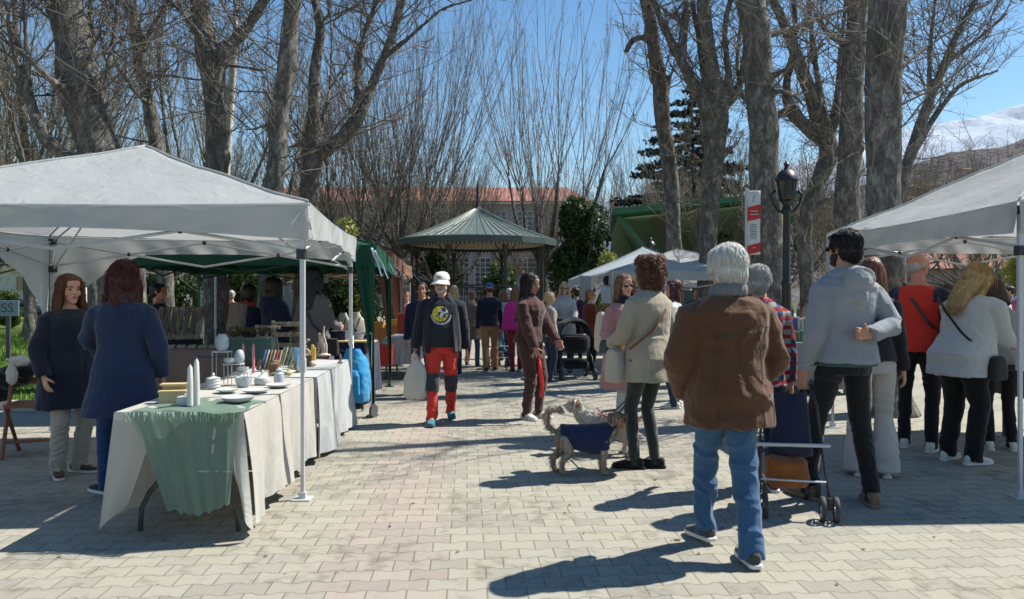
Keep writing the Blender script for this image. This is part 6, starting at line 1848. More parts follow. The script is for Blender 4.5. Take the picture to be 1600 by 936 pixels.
person("stout bearded man in a white cap, dark jacket and red trousers walking forward", place(690, 8.45), R(184), H=1.71, skin=SK_RED, build=1.12, belly=.075, yaw=-14, nod=6, hs=1.06,
       feet=((.10, .20, 0, -4), (-.10, -.20, .05, 8)), wr=(.30, .12, .80), wl=(-.29, -.04, .80), curl_r=1.2, curl_l=.7, hair=HAIR('bald', H_GREY), vox=.006,
       top=dict(mat=shirt_mat(), hem=.86, ease=.014, sleeve=(.080, .068, .058, .050), name="t_shirt", fold=.005), bottom=dict(mat=FAB("red_trousers", (.52, .040, .030)), r=(.098, .070, .062, .064), fold=.010), shoes=dict(SH("teal", (.02, .16, .20)), solemat=FAB("teal_sole", (.03, .10, .12))), seed=8,
       extras=[ex_sunglasses, ex_cap(FAB("cap_white", (.60, .60, .52), folds=.1), EYE_M), ex_beard(H_GREY), ex_open_jacket, ex_knees])
for o in list(bpy.data.objects):
    if o.name.startswith("t_shirt"): sl = o
sm = sl.data; sm.materials.append(FAB("black_jacket", (.013, .014, .022)))
n_ = len(sm.polygons); cc = np.empty(n_ * 3); sm.polygons.foreach_get("center", cc); cc = cc.reshape(-1, 3)
sm.polygons.foreach_set("material_index", (np.abs(cc[:, 0]) > .205).astype(np.int32))
# plastic bag in his hand
m = MB()
bx = px_(650, 8.3)
m.loft([((0, 0, .0), V(.09, 0, 0), V(0, .05, 0)), ((-.01, 0, .05), V(.12, 0, 0), V(0, .08, 0)), ((.0, 0, .2), V(.125, 0, 0), V(0, .08, 0)), ((.01, 0, .33), V(.09, 0, 0), V(0, .045, 0)), ((.0, 0, .42), V(.035, 0, 0), V(0, .02, 0)), ((-.01, 0, .50), V(.02, 0, 0), V(0, .015, 0))], 24, power=2.6)
o = link_mesh("carrier_bag", blended(m, .009, 2, lambda co, no: co + no * ((1 - np.abs(vnoise(co * np.array((16, 16, 7))))) * .018)[:, None]), canvas_mat("bag_plastic", (.60, .60, .54), .3)); o.location = (bx, 8.28, .30); tag(o, "white plastic carrier bag hanging from the walking man's hand", "bag")
# behind him
person("man in a dark navy jacket walking close behind the man in the white cap", place(659, 11.0), R(185), H=1.66, skin=SK_RED, hair=HAIR('short', H_BLACK), vox=.011, top=dict(mat=FAB("navy_jacket", (.014, .020, .050)), ease=.03), bottom=dict(mat=FAB("jeans_dark", (.03, .04, .07))), shoes=SH("dark", (.02, .02, .02)), seed=9)
person("short haired woman in mauve behind the red box at the far left stall", place(636, 17.4), R(180), H=1.56, female=True, hair=HAIR('short', H_LBROWN), vox=.014, top=dict(mat=FAB("mauve", (.22, .10, .17)), ease=.03), bottom=dict(mat=FAB("dark_trousers", (.015, .015, .02))), shoes=SH("dark", (.02, .02, .02)), seed=10)
person("person with ginger blond hair just right of the white capped man's shoulder", place(709, 13.6), R(5), H=1.66, female=True, hair=HAIR('bob', H_BLOND, len=.03), vox=.013, top=dict(mat=FAB("dark_jumper", (.02, .018, .025))), bottom=dict(mat=FAB("jeans_dark", (.03, .04, .07))), shoes=SH("dark", (.02, .02, .02)), seed=11)
person("person in a taupe coat between the white capped man and the blue capped man", place(738, 15.2), R(-10), H=1.58, female=True, hair=HAIR('short', H_LBROWN), vox=.013, feet=((.09, .12, 0, 0), (-.09, -.12, .04, 0)), top=dict(mat=FAB("taupe_coat", (.20, .15, .12)), hem=.62, ease=.03, name="coat"), bottom=dict(mat=FAB("jeans_mid", (.07, .11, .18))), shoes=SH("dark", (.02, .02, .02)), seed=12)
# blue cap man
person("man seen from behind in a blue cap, navy jumper and tan trousers", place(765, 14.4), R(3), H=1.72, skin=SK_TAN, hair=HAIR('bald', H_DBROWN), vox=.010, build=1.03, feet=((.11, .10, 0, -8), (-.07, -.12, .0, 4)), top=dict(mat=FAB("navy_jumper", (.015, .018, .035)), hem=.87, ease=.026), bottom=dict(mat=FAB("tan_trousers", (.42, .22, .10)), r=(.094, .072, .068, .062)), shoes=SH("darkblue", (.02, .03, .06)), seed=13, extras=[ex_cap(FAB("cap_blue", (.03, .10, .28), folds=.1))])
person("woman with light brown hair and a pale top right of the blue capped man", place(786, 15.6), R(-8), H=1.60, female=True, hair=HAIR('bob', H_LBROWN, len=.02, vol=.01), vox=.012, wr=(.15, .35, 1.0), wl=(-.15, .35, 1.0), top=dict(mat=FAB("pale_top", (.45, .50, .50)), ease=.02), bottom=dict(mat=FAB("jeans_dark", (.03, .04, .07))), shoes=SH("dark", (.02, .02, .02)), seed=14)
person("grey haired person behind the woman in the bright pink jumper", place(796, 17.5), R(0), H=1.66, hair=HAIR('short', H_GREY), vox=.013, top=dict(mat=FAB("navy_jumper", (.015, .018, .035))), bottom=dict(mat=FAB("jeans_dark", (.03, .04, .07))), shoes=SH("dark", (.02, .02, .02)), seed=15)
person("woman in a bright pink jumper and dark red trousers seen from behind", place(806, 14.2), R(12), H=1.64, female=True, build=1.05, yaw=-15, hair=HAIR('bob', H_LBROWN, len=.08, vol=.008, w=.09), vox=.010, feet=((.11, .16, .02, -6), (-.09, -.10, .0, 6)), wr=(.15, .30, .98), wl=(-.26, .02, .82), top=dict(mat=FAB("hot_pink", (.62, .035, .24)), hem=.84, ease=.026), bottom=dict(mat=FAB("dark_red_trousers", (.28, .025, .035)), r=(.088, .060, .055, .050)), shoes=SH("dark", (.02, .02, .02)), seed=16)
# 15 brown tracksuit
def ex_leash_red(c):
    S = c['S']; m = MB(); w = c['A'][1][2]
    p0 = np.array(S(w)) + V(0, .05, -.08)
    m.tube([p0, p0 + V(.0, .02, -.16), p0 + V(.0, .05, -.32), p0 + V(.01, .03, -.48)], [(.010, .022)] * 4, 6)
    m.tube([p0, p0 + V(.03, .03, -.2), p0 + V(.02, .06, -.40), p0 + V(.01, .03, -.48)], [(.008, .018)] * 4, 6)
    m.build("red_lead", plain("lead_red", (.65, .03, .03), .6), c['root'], True)
person("young woman with long dark hair in a brown tracksuit holding a red lead", place(828, 8.75), R(-122), H=1.71, female=True, skin=SK_TAN, build=1.08, yaw=5, nod=10,
       feet=((.09, .02, 0, -20), (-.10, .08, 0, 0)), wr=(.20, .20, .80), wl=(-.10, .34, .86), curl_r=.5, curl_l=.6, hair=HAIR('long', H_BLACK, len=.28, front=1.3, vol=.006, w=.085), vox=.006,
       top=dict(mat=FAB("brown_sweat", (.070, .030, .027)), hem=.90, ease=.03, sleeve=(.074, .070, .062, .056), upto=.98, cuff=FAB("brown_sweat", (.070, .030, .027)), name="sweatshirt", fold=.012, collar=(.04, .065)), bottom=dict(mat=FAB("brown_sweat2", (.066, .033, .031)), r=(.098, .074, .066, .055), fold=.010), shoes=dict(SH("white_trainer", (.60, .60, .55)), w=1.12), seed=17, extras=[ex_leash_red])
person("fair haired child in a beige top just behind the brown tracksuit", place(858, 12.4), R(-70), H=1.53, female=True, hair=HAIR('short', H_BLOND), vox=.012, top=dict(mat=FAB("beige_top", (.35, .30, .24))), bottom=dict(mat=FAB("jeans_dark", (.03, .04, .07))), shoes=SH("dark", (.02, .02, .02)), seed=18)
person("blonde woman in sunglasses and a white coat pushing the black pram", place(882, 13.9), R(176), H=1.72, female=True, hair=HAIR('long', H_BLOND, len=.20, front=1.3, vol=.008), vox=.009, wr=(.18, .40, 1.02), wl=(-.18, .40, 1.02), top=dict(mat=FAB("white_coat", (.42, .41, .38)), hem=.60, ease=.034, name="coat", flare=.1), bottom=dict(mat=FAB("jeans_dark", (.03, .04, .07))), shoes=SH("dark", (.02, .02, .02)), seed=19, extras=[ex_sunglasses, ex_scarf(FAB("grey_white_scarf", (.35, .38, .42), var=.6), r=.07, h=.03)])
person("person in a dark purple jacket behind the blonde woman's shoulder", place(900, 17.0), R(10), H=1.66, hair=HAIR('short', H_DBROWN), vox=.013, top=dict(mat=FAB("dark_purple", (.06, .02, .06)), ease=.03), bottom=dict(mat=FAB("dark_trousers", (.015, .015, .02))), shoes=SH("dark", (.02, .02, .02)), seed=20)
person("woman with short ginger hair and a rust red jacket facing right", place(922, 14.3), R(-70), H=1.58, female=True, hair=HAIR('short', hair_mat("hair_ginger", (.30, .13, .05)), vol=.010), vox=.010, wr=(.15, .25, 1.0), top=dict(mat=FAB("rust_jacket", (.20, .035, .015)), hem=.72, ease=.034), bottom=dict(mat=FAB("dark_trousers", (.015, .015, .02))), shoes=SH("dark", (.02, .02, .02)), seed=21, extras=[ex_sunglasses])
person("adult in a grey jacket carrying the small child, mostly hidden by the pink coat", place(962, 15.4), R(150), H=1.66, hair=HAIR('short', H_DBROWN), vox=.013, top=dict(mat=FAB("grey_jacket", (.12, .12, .14)), ease=.03), wr=(.20, .22, 1.02), bottom=dict(mat=FAB("dark_trousers", (.015, .015, .02))), shoes=SH("dark", (.02, .02, .02)), seed=22)
person("small dark haired child in a white top and mustard trousers held up high", (px_(949, 15.0), 15.0, .78), R(-40), H=1.06, hs=1.45, hair=HAIR('short', H_BLACK), vox=.010, feet=((.07, .16, .22, 0), (-.07, .14, .22, 0)), wl=(-.1, .22, 1.15), top=dict(mat=FAB("white_shirt", (.55, .56, .58)), ease=.03), bottom=dict(mat=FAB("mustard", (.50, .28, .04))), shoes=SH("dark", (.02, .02, .02)), seed=23, group="people at the market")
# 21 pink coat
person("woman in a long pale pink coat and dark scarf facing the curly haired woman", place(975, 7.5), R(212), H=1.66, female=True, yaw=-14, build=1.05,
       feet=((.08, .05, 0, -15), (-.10, -.03, 0, 15)), wr=(.22, .24, .98), wl=(-.14, .30, 1.02), hair=HAIR('bob', H_LBROWN, len=.03, vol=.006), vox=.006,
       top=dict(mat=FAB("pink_coat", (.40, .20, .185)), hem=.52, flare=.10, ease=.036, sleeve=(.076, .068, .060, .056), name="coat"), bottom=dict(mat=FAB("pale_jeans", (.34, .40, .42)), r=(.085, .060, .056, .052)), shoes=dict(SH("pink_trainer", (.45, .30, .28))), seed=24,
       extras=[ex_sunglasses, ex_scarf(FAB("black_scarf", (.015, .015, .025)), r=.078, h=.05), ex_bag(FAB("cream_backpack", (.50, .46, .36)), (.02, -.23, 1.10), (.30, .20, .42), "backpack")])
# 22 curly hair woman
person("tall woman with curly brown hair, beige jacket and dark green leggings", place(1014, 6.15), R(38), H=1.75, female=True, build=1.08, yaw=10,
       feet=((.08, .02, 0, 32), (-.08, .10, 0, 36)), wr=(.22, .12, .88), wl=(-.15, .27, 1.00), pole_l=(-.7, -.7, -.5), curl_l=1.1, hair=HAIR('curly', H_CURL, vol=.014), vox=.006,
       top=dict(mat=FAB("beige_wool", (.30, .265, .20), fine=130, var=.35), hem=.72, flare=.12, ease=.040, sleeve=(.074, .066, .058, .052), name="jacket", fold=.007, collar=(.05, .062)), bottom=dict(mat=FAB("green_leggings", (.022, .032, .030), sheen=.4), r=(.080, .055, .054, .040), fold=.003), shoes=dict(SH("black_flat", (.012, .012, .014)), solemat=FAB("shoe_black_sole", (.01, .01, .01))), seed=25,
       extras=[ex_bag(FAB("white_bag", (.36, .33, .28)), (-.25, .14, .84), (.11, .17, .27), strap=[(.13, -.06, 1.43), (.02, -.155, 1.28), (-.14, -.15, 1.12), (-.25, -.02, .98)], strapmat=plain("strap_leather", (.16, .06, .035), .5)), ex_bag(plain("glove_teal", (.02, .035, .045), .5), (-.15, .33, .98), (.09, .12, .12), "glove")])
person("dark red haired woman in a white top looking left past the beige jacket", place(1053, 9.6), R(70), H=1.66, female=True, yaw=10, hair=HAIR('bob', H_DRED, len=.10, vol=.006), vox=.008, top=dict(mat=FAB("white_top", (.55, .56, .58))), bottom=dict(mat=FAB("jeans_dark", (.03, .04, .07))), shoes=dict(SH("white_trainer", (.60, .60, .55))), seed=26)
# 24 old man
def ex_yoke(c):
    S, RT = c['S'], c['RT']; m = MB()
    m.tube([S(RT((x_, -.138 - .012 * (1 - (x_ / .2) ** 2) + .028 * abs(x_ / .2) ** 2, 1.262 + .006 * math.sin(x_ * 20)))) for x_ in np.linspace(-.19, .19, 15)], .0028, 5)
    m.build("yoke_seam", FAB("seam_brown", (.06, .03, .018)), c['root'])
    for s_ in (-1, 1):
        m = MB(); m.tube([S(RT((s_ * .115, -.150, 1.25))), S(RT((s_ * .125, -.155, 1.05))), S(RT((s_ * .125, -.165, .85))), S(RT((s_ * .13, -.175, .72)))], .0028, 5); m.build("back_seam", FAB("seam_brown", (.06, .03, .018)), c['root'])
def ex_collar_old(c):
    m = MB()
    for i in range(17):
        a = R(-160) + R(320) * i / 16 - math.pi / 2
        m.ball(c['S'](c['RT']((math.cos(a) * .088, -.018 + math.sin(a) * .082, 1.455 + .012 * math.cos(a + math.pi / 2)))), (.022, .022, .042), 8, 6)
    link_mesh("collar", blended(m, .007, 2), FAB("grey_collar", (.12, .13, .145), rough=.8), c['root'])
person("white haired old man in a brown jacket and blue jeans, seen from behind", place(1138, 4.1), R(6), H=1.70, build=1.11, belly=.02, yaw=8, hs=1.08, skin=SK_RED, lean=2,
       feet=((.05, -.17, 0, -4), (-.055, .24, .02, 12)), wr=(.20, .15, .88), wl=(-.20, .15, .88), pole_r=(1, -.9, -.3), pole_l=(-1, -.9, -.3), curl_r=1.2, curl_l=1.2, hair=HAIR('short', H_WHITE, vol=.012), vox=.006,
       top=dict(mat=FAB("brown_suede", (.090, .040, .020), fine=300, foldscale=7, folds=.8), hem=.725, flare=.02, ease=.046, sleeve=(.086, .080, .070, .062), name="jacket", fold=.014, smooth=1, collar=None), bottom=dict(mat=FAB("blue_jeans", (.035, .095, .19), fine=200, var=.35), r=(.100, .072, .068, .064), fold=.012, hipw=.074), shoes=dict(SH("grey_shoe", (.05, .05, .055))), seed=27, extras=[ex_yoke, ex_collar_old])
t = NT("plaid_shirt"); sp = t.n("SeparateXYZ", i={0: t.pos()})
g1 = t.math('GREATER_THAN', t.math('SINE', t.math('MULTIPLY', sp.outputs[0], 60.0)), .2); g2 = t.math('GREATER_THAN', t.math('SINE', t.math('MULTIPLY', sp.outputs[2], 95.0)), .2)
t.set(t.mix(g1, t.mix(g2, (.30, .28, .27, 1), (.26, .04, .04, 1)), t.mix(g2, (.05, .08, .18, 1), (.30, .05, .06, 1))), .9, .1); PLAID = t.m
person("grey haired person in a red and blue plaid shirt holding the folded stroller", place(1186, 5.5), R(-8), H=1.66, hair=HAIR('short', H_GREY, vol=.012), yaw=-20, vox=.007, wr=(.24, .02, .80), wl=(-.2, .2, .95), top=dict(mat=PLAID, hem=.80, ease=.028, name="shirt", collar=(.035, .06)), bottom=dict(mat=FAB("navy_trousers", (.012, .016, .035))), shoes=SH("brown_leather", (.10, .05, .03)), seed=28)
# 26 hooded man
person("tall bearded man in a grey hooded sweatshirt with one hand behind his back", place(1320, 5.15), R(14), H=1.90, skin=SK_TAN, build=.93, yaw=12, hs=.96,
       feet=((.12, -.08, 0, -25), (-.16, .16, 0, 8)), wr=(.02, -.19, 1.05), wl=(-.24, .06, .83), pole_r=(.8, -.3, -.75), curl_r=.9, palm_r=(0, -1, 0), hdir_r=(-1, -.05, .12), hair=HAIR('short', H_BLACK, vol=.004), vox=.006,
       top=dict(mat=FAB("grey_marl", (.22, .24, .265), fine=120, var=.3), hem=.875, ease=.040, flare=0, sleeve=(.076, .068, .058, .052), cuff=FAB('grey_marl', (.22, .24, .265)), name="hoodie", hood=True, fold=.011, band=FAB("teal_hem", (.03, .08, .09))), bottom=dict(mat=FAB("black_jeans", (.012, .012, .014)), r=(.086, .062, .056, .050)), shoes=dict(SH("tan_shoe", (.20, .12, .08)), solemat=FAB("tan_sole", (.18, .14, .11))), seed=29, extras=[ex_sunglasses, ex_beard(H_BLACK)])
person("woman with reddish brown hair and white flared trousers behind the hooded man", place(1362, 5.95), R(-20), H=1.74, female=True, hair=HAIR('long', H_RED, len=.18, vol=.008), vox=.009, top=dict(mat=FAB("dark_jumper", (.02, .018, .025)), hem=.90), bottom=dict(mat=FAB("white_flare", (.42, .40, .38)), r=(.088, .066, .085, .110), long=True), shoes=SH("white_trainer", (.60, .60, .55)), seed=30)
person("balding man in a red vest with navy sleeves and black trousers", place(1434, 6.9), R(-36), H=1.84, skin=SK_RED, build=1.12, belly=.05, yaw=-28, nod=14, hair=HAIR('bald', H_GREY), vox=.007, feet=((.10, .02, 0, -6), (-.12, .12, 0, 10)), wr=(.2, .30, .98), wl=(-.24, .10, .86),
       top=dict(mat=[FAB("red_vest", (.55, .035, .022)), FAB("navy_sleeve", (.02, .025, .055))], hem=.86, ease=.030, sleeve=(.080, .070, .060, .052), name="fleece"), bottom=dict(mat=FAB("black_jeans", (.012, .012, .014))), shoes=SH("white_trainer", (.60, .60, .55)), seed=31,
       extras=[lambda c: (lambda m: (m.tube([c['S'](c['RT'](p)) for p in ((-.10, -.06, 1.44), (-.02, -.155, 1.30), (.09, -.16, 1.12), (.2, -.06, .98))], [(.004, .014)] * 4, 8, up=(0, 1, 0)), m.build("bag_strap", STEEL_D, c['root'])))(MB())])
for o in list(bpy.data.objects):
    if o.name.startswith("fleece"):
        sm = o.data; n_ = len(sm.polygons); cc = np.empty(n_ * 3); sm.polygons.foreach_get("center", cc); cc = cc.reshape(-1, 3)
        sm.polygons.foreach_set("material_index", ((np.abs(cc[:, 0]) > .185) | ((np.abs(cc[:, 0]) > .14) & (cc[:, 2] > 1.38))).astype(np.int32))
person("person in a magenta top bending behind the man in the red vest", place(1475, 7.9), R(-40), H=1.62, female=True, lean=22, hair=HAIR('short', H_DBROWN), nod=20, vox=.010, wr=(.15, .4, .9), wl=(-.15, .4, .9), top=dict(mat=FAB("magenta", (.50, .03, .20)), ease=.03), bottom=dict(mat=FAB("dark_trousers", (.015, .015, .02))), shoes=SH("white_trainer", (.60, .60, .55)), seed=32)
person("woman with long blonde hair in a white sweater leaning over the right stall", place(1503, 6.4), R(-68), H=1.74, female=True, build=1.30, belly=.05, lean=16, nod=22, yaw=-5, feet=((.10, .02, 0, -10), (-.12, .0, 0, 10)), wr=(.12, .46, 1.00), wl=(-.14, .44, 1.02), curl_r=.8, hair=HAIR('long', H_BLOND, len=.24, vol=.014, front=1.3, w=.10), vox=.006,
       top=dict(mat=FAB("white_sweater", (.42, .43, .43), fine=120, var=.2), hem=.74, ease=.034, flare=.05, sleeve=(.080, .074, .062, .054), upto=.80, name="sweater"), bottom=dict(mat=FAB("black_trousers", (.010, .010, .012)), r=(.105, .080, .074, .068)), shoes=SH("white_trainer", (.60, .60, .55)), seed=33,
       extras=[ex_bag(FAB("dark_bag", (.02, .02, .02)), (.27, .05, .82), (.08, .2, .2), strap=[(-.10, -.16, 1.40), (.0, -.20, 1.28), (.12, -.16, 1.10), (.20, -.02, .95)])])
person("person in a grey top and black trousers beyond the leaning blonde woman", place(1562, 6.95), R(-15), H=1.60, female=True, lean=8, nod=20, hair=HAIR('bob', H_DBROWN, len=.03), vox=.009, wr=(.14, .4, .98), wl=(-.14, .4, .98), top=dict(mat=FAB("mid_grey", (.20, .21, .23))), bottom=dict(mat=FAB("black_trousers", (.010, .010, .012))), shoes=SH("white_trainer", (.60, .60, .55)), seed=34)
# far people: a handful of kinds, then copies
def far(label, px, d, rz, H, hr_, tc, bc, seed, fem=False):
    key = "far_%d" % seed
    return person(label, place(px, d), R(rz), H=H, female=fem, hair=hr_, vox=.02, hands=False, top=dict(mat=FAB(key + "t", tc), ease=.03), bottom=dict(mat=FAB(key + "b", bc)), shoes=SH("dark", (.02, .02, .02)), seed=seed, group="distant people at the edge of the market")[0]
far("distant person in a pink top at the far right edge", 1592, 17, 150, 1.66, HAIR('short', H_DBROWN, face=False), (.45, .12, .2), (.03, .03, .05), 41, True)
far("distant person in dark blue next to the pink top at the far right", 1578, 18.5, 60, 1.72, HAIR('short', H_DBROWN, face=False), (.03, .04, .12), (.02, .02, .03), 42)
far("distant person in white below the clipped yellow bush", 1566, 16, 190, 1.62, HAIR('bob', H_BLOND, face=False), (.5, .5, .5), (.03, .03, .06), 43, True)
far("distant person in teal seen past the red vested man", 1463, 19, 160, 1.68, HAIR('short', H_DBROWN, face=False), (.08, .28, .35), (.03, .03, .05), 44)
far("distant person in plum right of the leaning blonde woman", 1556, 21, 20, 1.70, HAIR('short', H_BLACK, face=False), (.12, .04, .12), (.03, .03, .05), 45)
far("distant person in red beyond the hooded man's shoulder", 1258, 19.5, 190, 1.62, HAIR('short', H_DBROWN, face=False), (.40, .10, .08), (.03, .03, .05), 46, True)
far("stall holder in pale pink behind the book table", 1272, 12.2, 185, 1.60, HAIR('bob', H_DBROWN, face=False), (.42, .28, .26), (.03, .03, .05), 47, True)
far("distant person in maroon under the green canopy's far side", 362, 16.5, 10, 1.60, HAIR('short', H_GREY, face=False), (.18, .02, .07), (.03, .03, .05), 48, True)
far("distant person in dark green beside the bandstand steps", 668, 22, 30, 1.68, HAIR('short', H_BLACK, face=False), (.03, .05, .04), (.03, .03, .05), 49)
far("distant person in light blue standing up on the bandstand", 818, 28.6, 170, 1.60, HAIR('short', H_DBROWN, face=False), (.25, .38, .50), (.03, .03, .05), 50).location.z = .98
far("distant person in orange near the distant white canopies", 992, 21, 200, 1.64, HAIR('short', H_DBROWN, face=False), (.45, .2, .08), (.03, .03, .05), 51)
far("distant person in black below the distant front canopy", 1088, 16.4, 170, 1.66, HAIR('short', H_BLACK, face=False), (.02, .02, .03), (.03, .03, .05), 52)

# ------------------------------------------------------------------ dogs
def dog(label, loc, rz, k, coat, face, legsm, tailup=True, jacket=None, head_yaw=0, seed=1, sit=False, patch=None):
    root = empty("dog", loc, rz, label, "dog", "dogs on leads")
    m = MB(); S = lambda *a: V(*a) * k
    if not sit:
        m.loft([(S(0, -.20, .27), S(.05, 0, 0), S(0, 0, .055)), (S(0, -.16, .27), S(.072, 0, 0), S(0, 0, .082)), (S(0, -.05, .265), S(.078, 0, 0), S(0, 0, .080)), (S(0, .07, .25), S(.085, 0, 0), S(0, 0, .100)), (S(0, .15, .26), S(.078, 0, 0), S(0, 0, .100)), (S(0, .20, .29), S(.055, 0, 0), S(0, 0, .07))], 16)
        for sx in (1, -1):
            x = sx * .055
            m.tube([S(x, .14, .24), S(x, .145, .15), S(x, .135, .08), S(x, .145, .025)], [.038 * k, .028 * k, .020 * k, .020 * k], 10, dome=True)
            m.ball(S(x, .160, .016), (.022 * k, .034 * k, .016 * k))
            dy = .03 * sx
            m.tube([S(x, -.16, .25), S(x, -.13 + dy, .165), S(x, -.195 + dy, .095), S(x, -.185 + dy, .025)], [.055 * k, .036 * k, .020 * k, .018 * k], 10, dome=True)
            m.ball(S(x, -.168 + dy, .015), (.021 * k, .032 * k, .015 * k))
        neck = [S(0, .17, .29), S(0, .215, .34), S(0, .235, .385)]
        hc = S(0, .245, .40); tb_ = S(0, -.215, .31)
    else:
        m.loft([(S(0, -.12, .10), S(.07, 0, 0), S(0, 0, .08)), (S(0, -.08, .16), S(.085, 0, 0), S(0, .03, .09)), (S(0, .0, .24), S(.08, 0, 0), S(0, -.04, .08)), (S(0, .05, .33), S(.065, 0, 0), S(0, -.05, .05))], 16)
        for sx in (1, -1):
            x = sx * .05
            m.tube([S(x, .05, .27), S(x, .07, .14), S(x, .07, .02)], [.036 * k, .024 * k, .02 * k], 10, dome=True); m.ball(S(x, .085, .016), (.022 * k, .034 * k, .016 * k))
            m.tube([S(sx * .07, -.08, .10), S(sx * .09, .02, .10), S(sx * .085, .0, .02)], [.05 * k, .04 * k, .02 * k], 10, dome=True)
        neck = [S(0, .04, .33), S(0, .06, .40), S(0, .075, .44)]; hc = S(0, .085, .455); tb_ = S(0, -.16, .08)
    m.tube(neck, [.062 * k, .052 * k, .05 * k], 12, dome=True)
    Rh = np.array(Euler((0, 0, R(head_yaw))).to_matrix())
    HP = lambda x, y, z: hc + Rh @ (V(x, y, z) * k)
    m.ball(hc, (.058 * k, .058 * k, .055 * k)); m.ball(HP(0, .05, -.015), (.032 * k, .04 * k, .028 * k), rot=(0, 0, R(head_yaw))); m.ball(HP(0, .035, .015), (.04 * k, .03 * k, .03 * k)); m.ball(HP(0, .035, -.035), (.036 * k, .03 * k, .025 * k))
    if tailup and not sit:
        tl = [tb_, tb_ + S(0, -.05, .04), tb_ + S(0, -.065, .11), tb_ + S(0, -.03, .165), tb_ + S(0, .03, .165), tb_ + S(0, .06, .14)]
        m.tube(tl, [.020 * k, .018 * k, .022 * k, .026 * k, .024 * k, .014 * k], 8, dome=True)
    else: m.tube([tb_, tb_ + S(0, -.07, .0), tb_ + S(0, -.12, .03)], [.02 * k, .016 * k, .01 * k], 8, dome=True)
    def push(co, no):
        a = fbm(co / k * 38, 3); z = co[:, 2] / k
        return co + no * (a * .009 * k)[:, None]
    me = blended(m, .006, 1, push)
    b = link_mesh("body", me, [coat, face], root)
    n_ = len(me.polygons); cc = np.empty(n_ * 3); me.polygons.foreach_get("center", cc); cc = cc.reshape(-1, 3)
    me.polygons.foreach_set("material_index", (np.linalg.norm(cc - HP(0, .045, -.012), axis=1) < .055 * k).astype(np.int32) if patch is None else (np.linalg.norm(cc - HP(*patch), axis=1) < .045 * k).astype(np.int32))
    nv = len(me.vertices); g = np.random.default_rng(seed + 90)
    no = np.empty(nv * 3); me.vertex_normals.foreach_get("vector", no); no = no.reshape(-1, 3); co = np.empty(nv * 3); me.vertices.foreach_get("co", co); co = co.reshape(-1, 3)
    tb = Tubes(); n_ = 5200
    for i in g.integers(0, nv, n_):
        P = co[i]; N = no[i]
        if jacket and -.17 < P[1] / k < .20 and .17 < P[2] / k < .40 and abs(P[0]) < .1 * k: continue
        if np.linalg.norm(P - HP(0, .08, 0)) < .03 * k: continue
        T = np.array((0, -.5, -.8)) + g.normal(0, .4, 3); T = T - N * (T @ N); T /= np.linalg.norm(T) + 1e-6
        L_ = g.uniform(.010, .028) * k * (1.5 if P[1] / k < -.22 else 1)
        tb.add([P, P + (T * .5 + N * .28) * L_, P + (T * 1.0 + N * .34) * L_], [.0014, .0012, .0004], 3)
    link_mesh("fur", tb.mesh("fur"), coat, root)
    for sx in (1, -1):
        e = MB(); e.loft([(HP(sx * .045, -.005, .045), Rh @ S(.020, 0, .010), Rh @ S(0, .012, 0)), (HP(sx * .066, .005, .035), Rh @ S(.022, 0, 0), Rh @ S(0, .010, 0)), (HP(sx * .076, .012, -.005), Rh @ S(.016, 0, 0), Rh @ S(0, .008, 0)), (HP(sx * .072, .016, -.035), Rh @ S(.006, 0, 0), Rh @ S(0, .004, 0))], 10)
        link_mesh("ear", blended(e, .004, 1, lambda co, no: co + no * (fbm(co * 60, 2) * .003)[:, None]), legsm, root)
        e = MB(); e.ball(HP(sx * .024, .060, .014), .0085 * k, 8, 6); e.build("eye", EYE_M, root, True)
    e = MB(); e.ball(HP(0, .092, -.008), (.013 * k, .009 * k, .010 * k), 10, 7); e.build("nose", EYE_M, root, True)
    if jacket:
        j = MB(); j.loft([(S(0, -.175, .275), S(.070, 0, 0), S(0, 0, .080)), (S(0, -.16, .275), S(.083, 0, 0), S(0, 0, .090)), (S(0, -.05, .265), S(.090, 0, 0), S(0, 0, .096)), (S(0, .07, .25), S(.098, 0, 0), S(0, 0, .116)), (S(0, .15, .262), S(.090, 0, 0), S(0, 0, .112)), (S(0, .195, .30), S(.072, 0, 0), S(0, .02, .075)), (S(0, .225, .345), S(.064, 0, 0), S(0, .04, .04))], 20)
        for sx in (1, -1): j.tube([S(sx * .058, .14, .24), S(sx * .058, .145, .185)], [.048 * k, .040 * k], 12)
        def pj(co, no):
            return co + no * (fbm(co * 16, 3) * .006)[:, None]
        jo = link_mesh("dog_coat", blended(j, .006, 1, pj), jacket, root)
    return root, HP, k
FUR_G = hair_mat("fur_grey_tan", (.27, .225, .175)); FUR_T = hair_mat("fur_tan", (.30, .16, .09)); FUR_W = hair_mat("fur_white", (.42, .40, .35)); FUR_B = hair_mat("fur_brown_ear", (.15, .10, .08))
dog("small shaggy grey terrier in a blue coat with its tail curled over its back", (px_(912, 6.0), 6.0, 0), R(-90), 1.10, FUR_G, FUR_T, FUR_B, jacket=FAB("dog_blue", (.014, .020, .065)), head_yaw=-62, seed=1)
dog("white dog with a brown eye patch and patterned harness behind the terrier", (px_(945, 6.75), 6.75, 0), R(75), 1.10, FUR_W, hair_mat("fur_chestnut", (.30, .12, .05)), FUR_W, tailup=False, head_yaw=10, seed=2, patch=(-.03, .0, .02))
m = MB()
hx, hy = px_(940, 6.72), 6.70
m.tube([(hx - .02, hy, .37), (hx + .05, hy - .11, .36), (hx + .1, hy - .12, .27), (hx + .04, hy - .10, .20)], [(.006, .018)] * 4, 8); m.tube([(hx - .05, hy - .06, .44), (hx + .0, hy - .09, .38), (hx + .12, hy - .1, .40)], [(.006, .018)] * 3, 8)
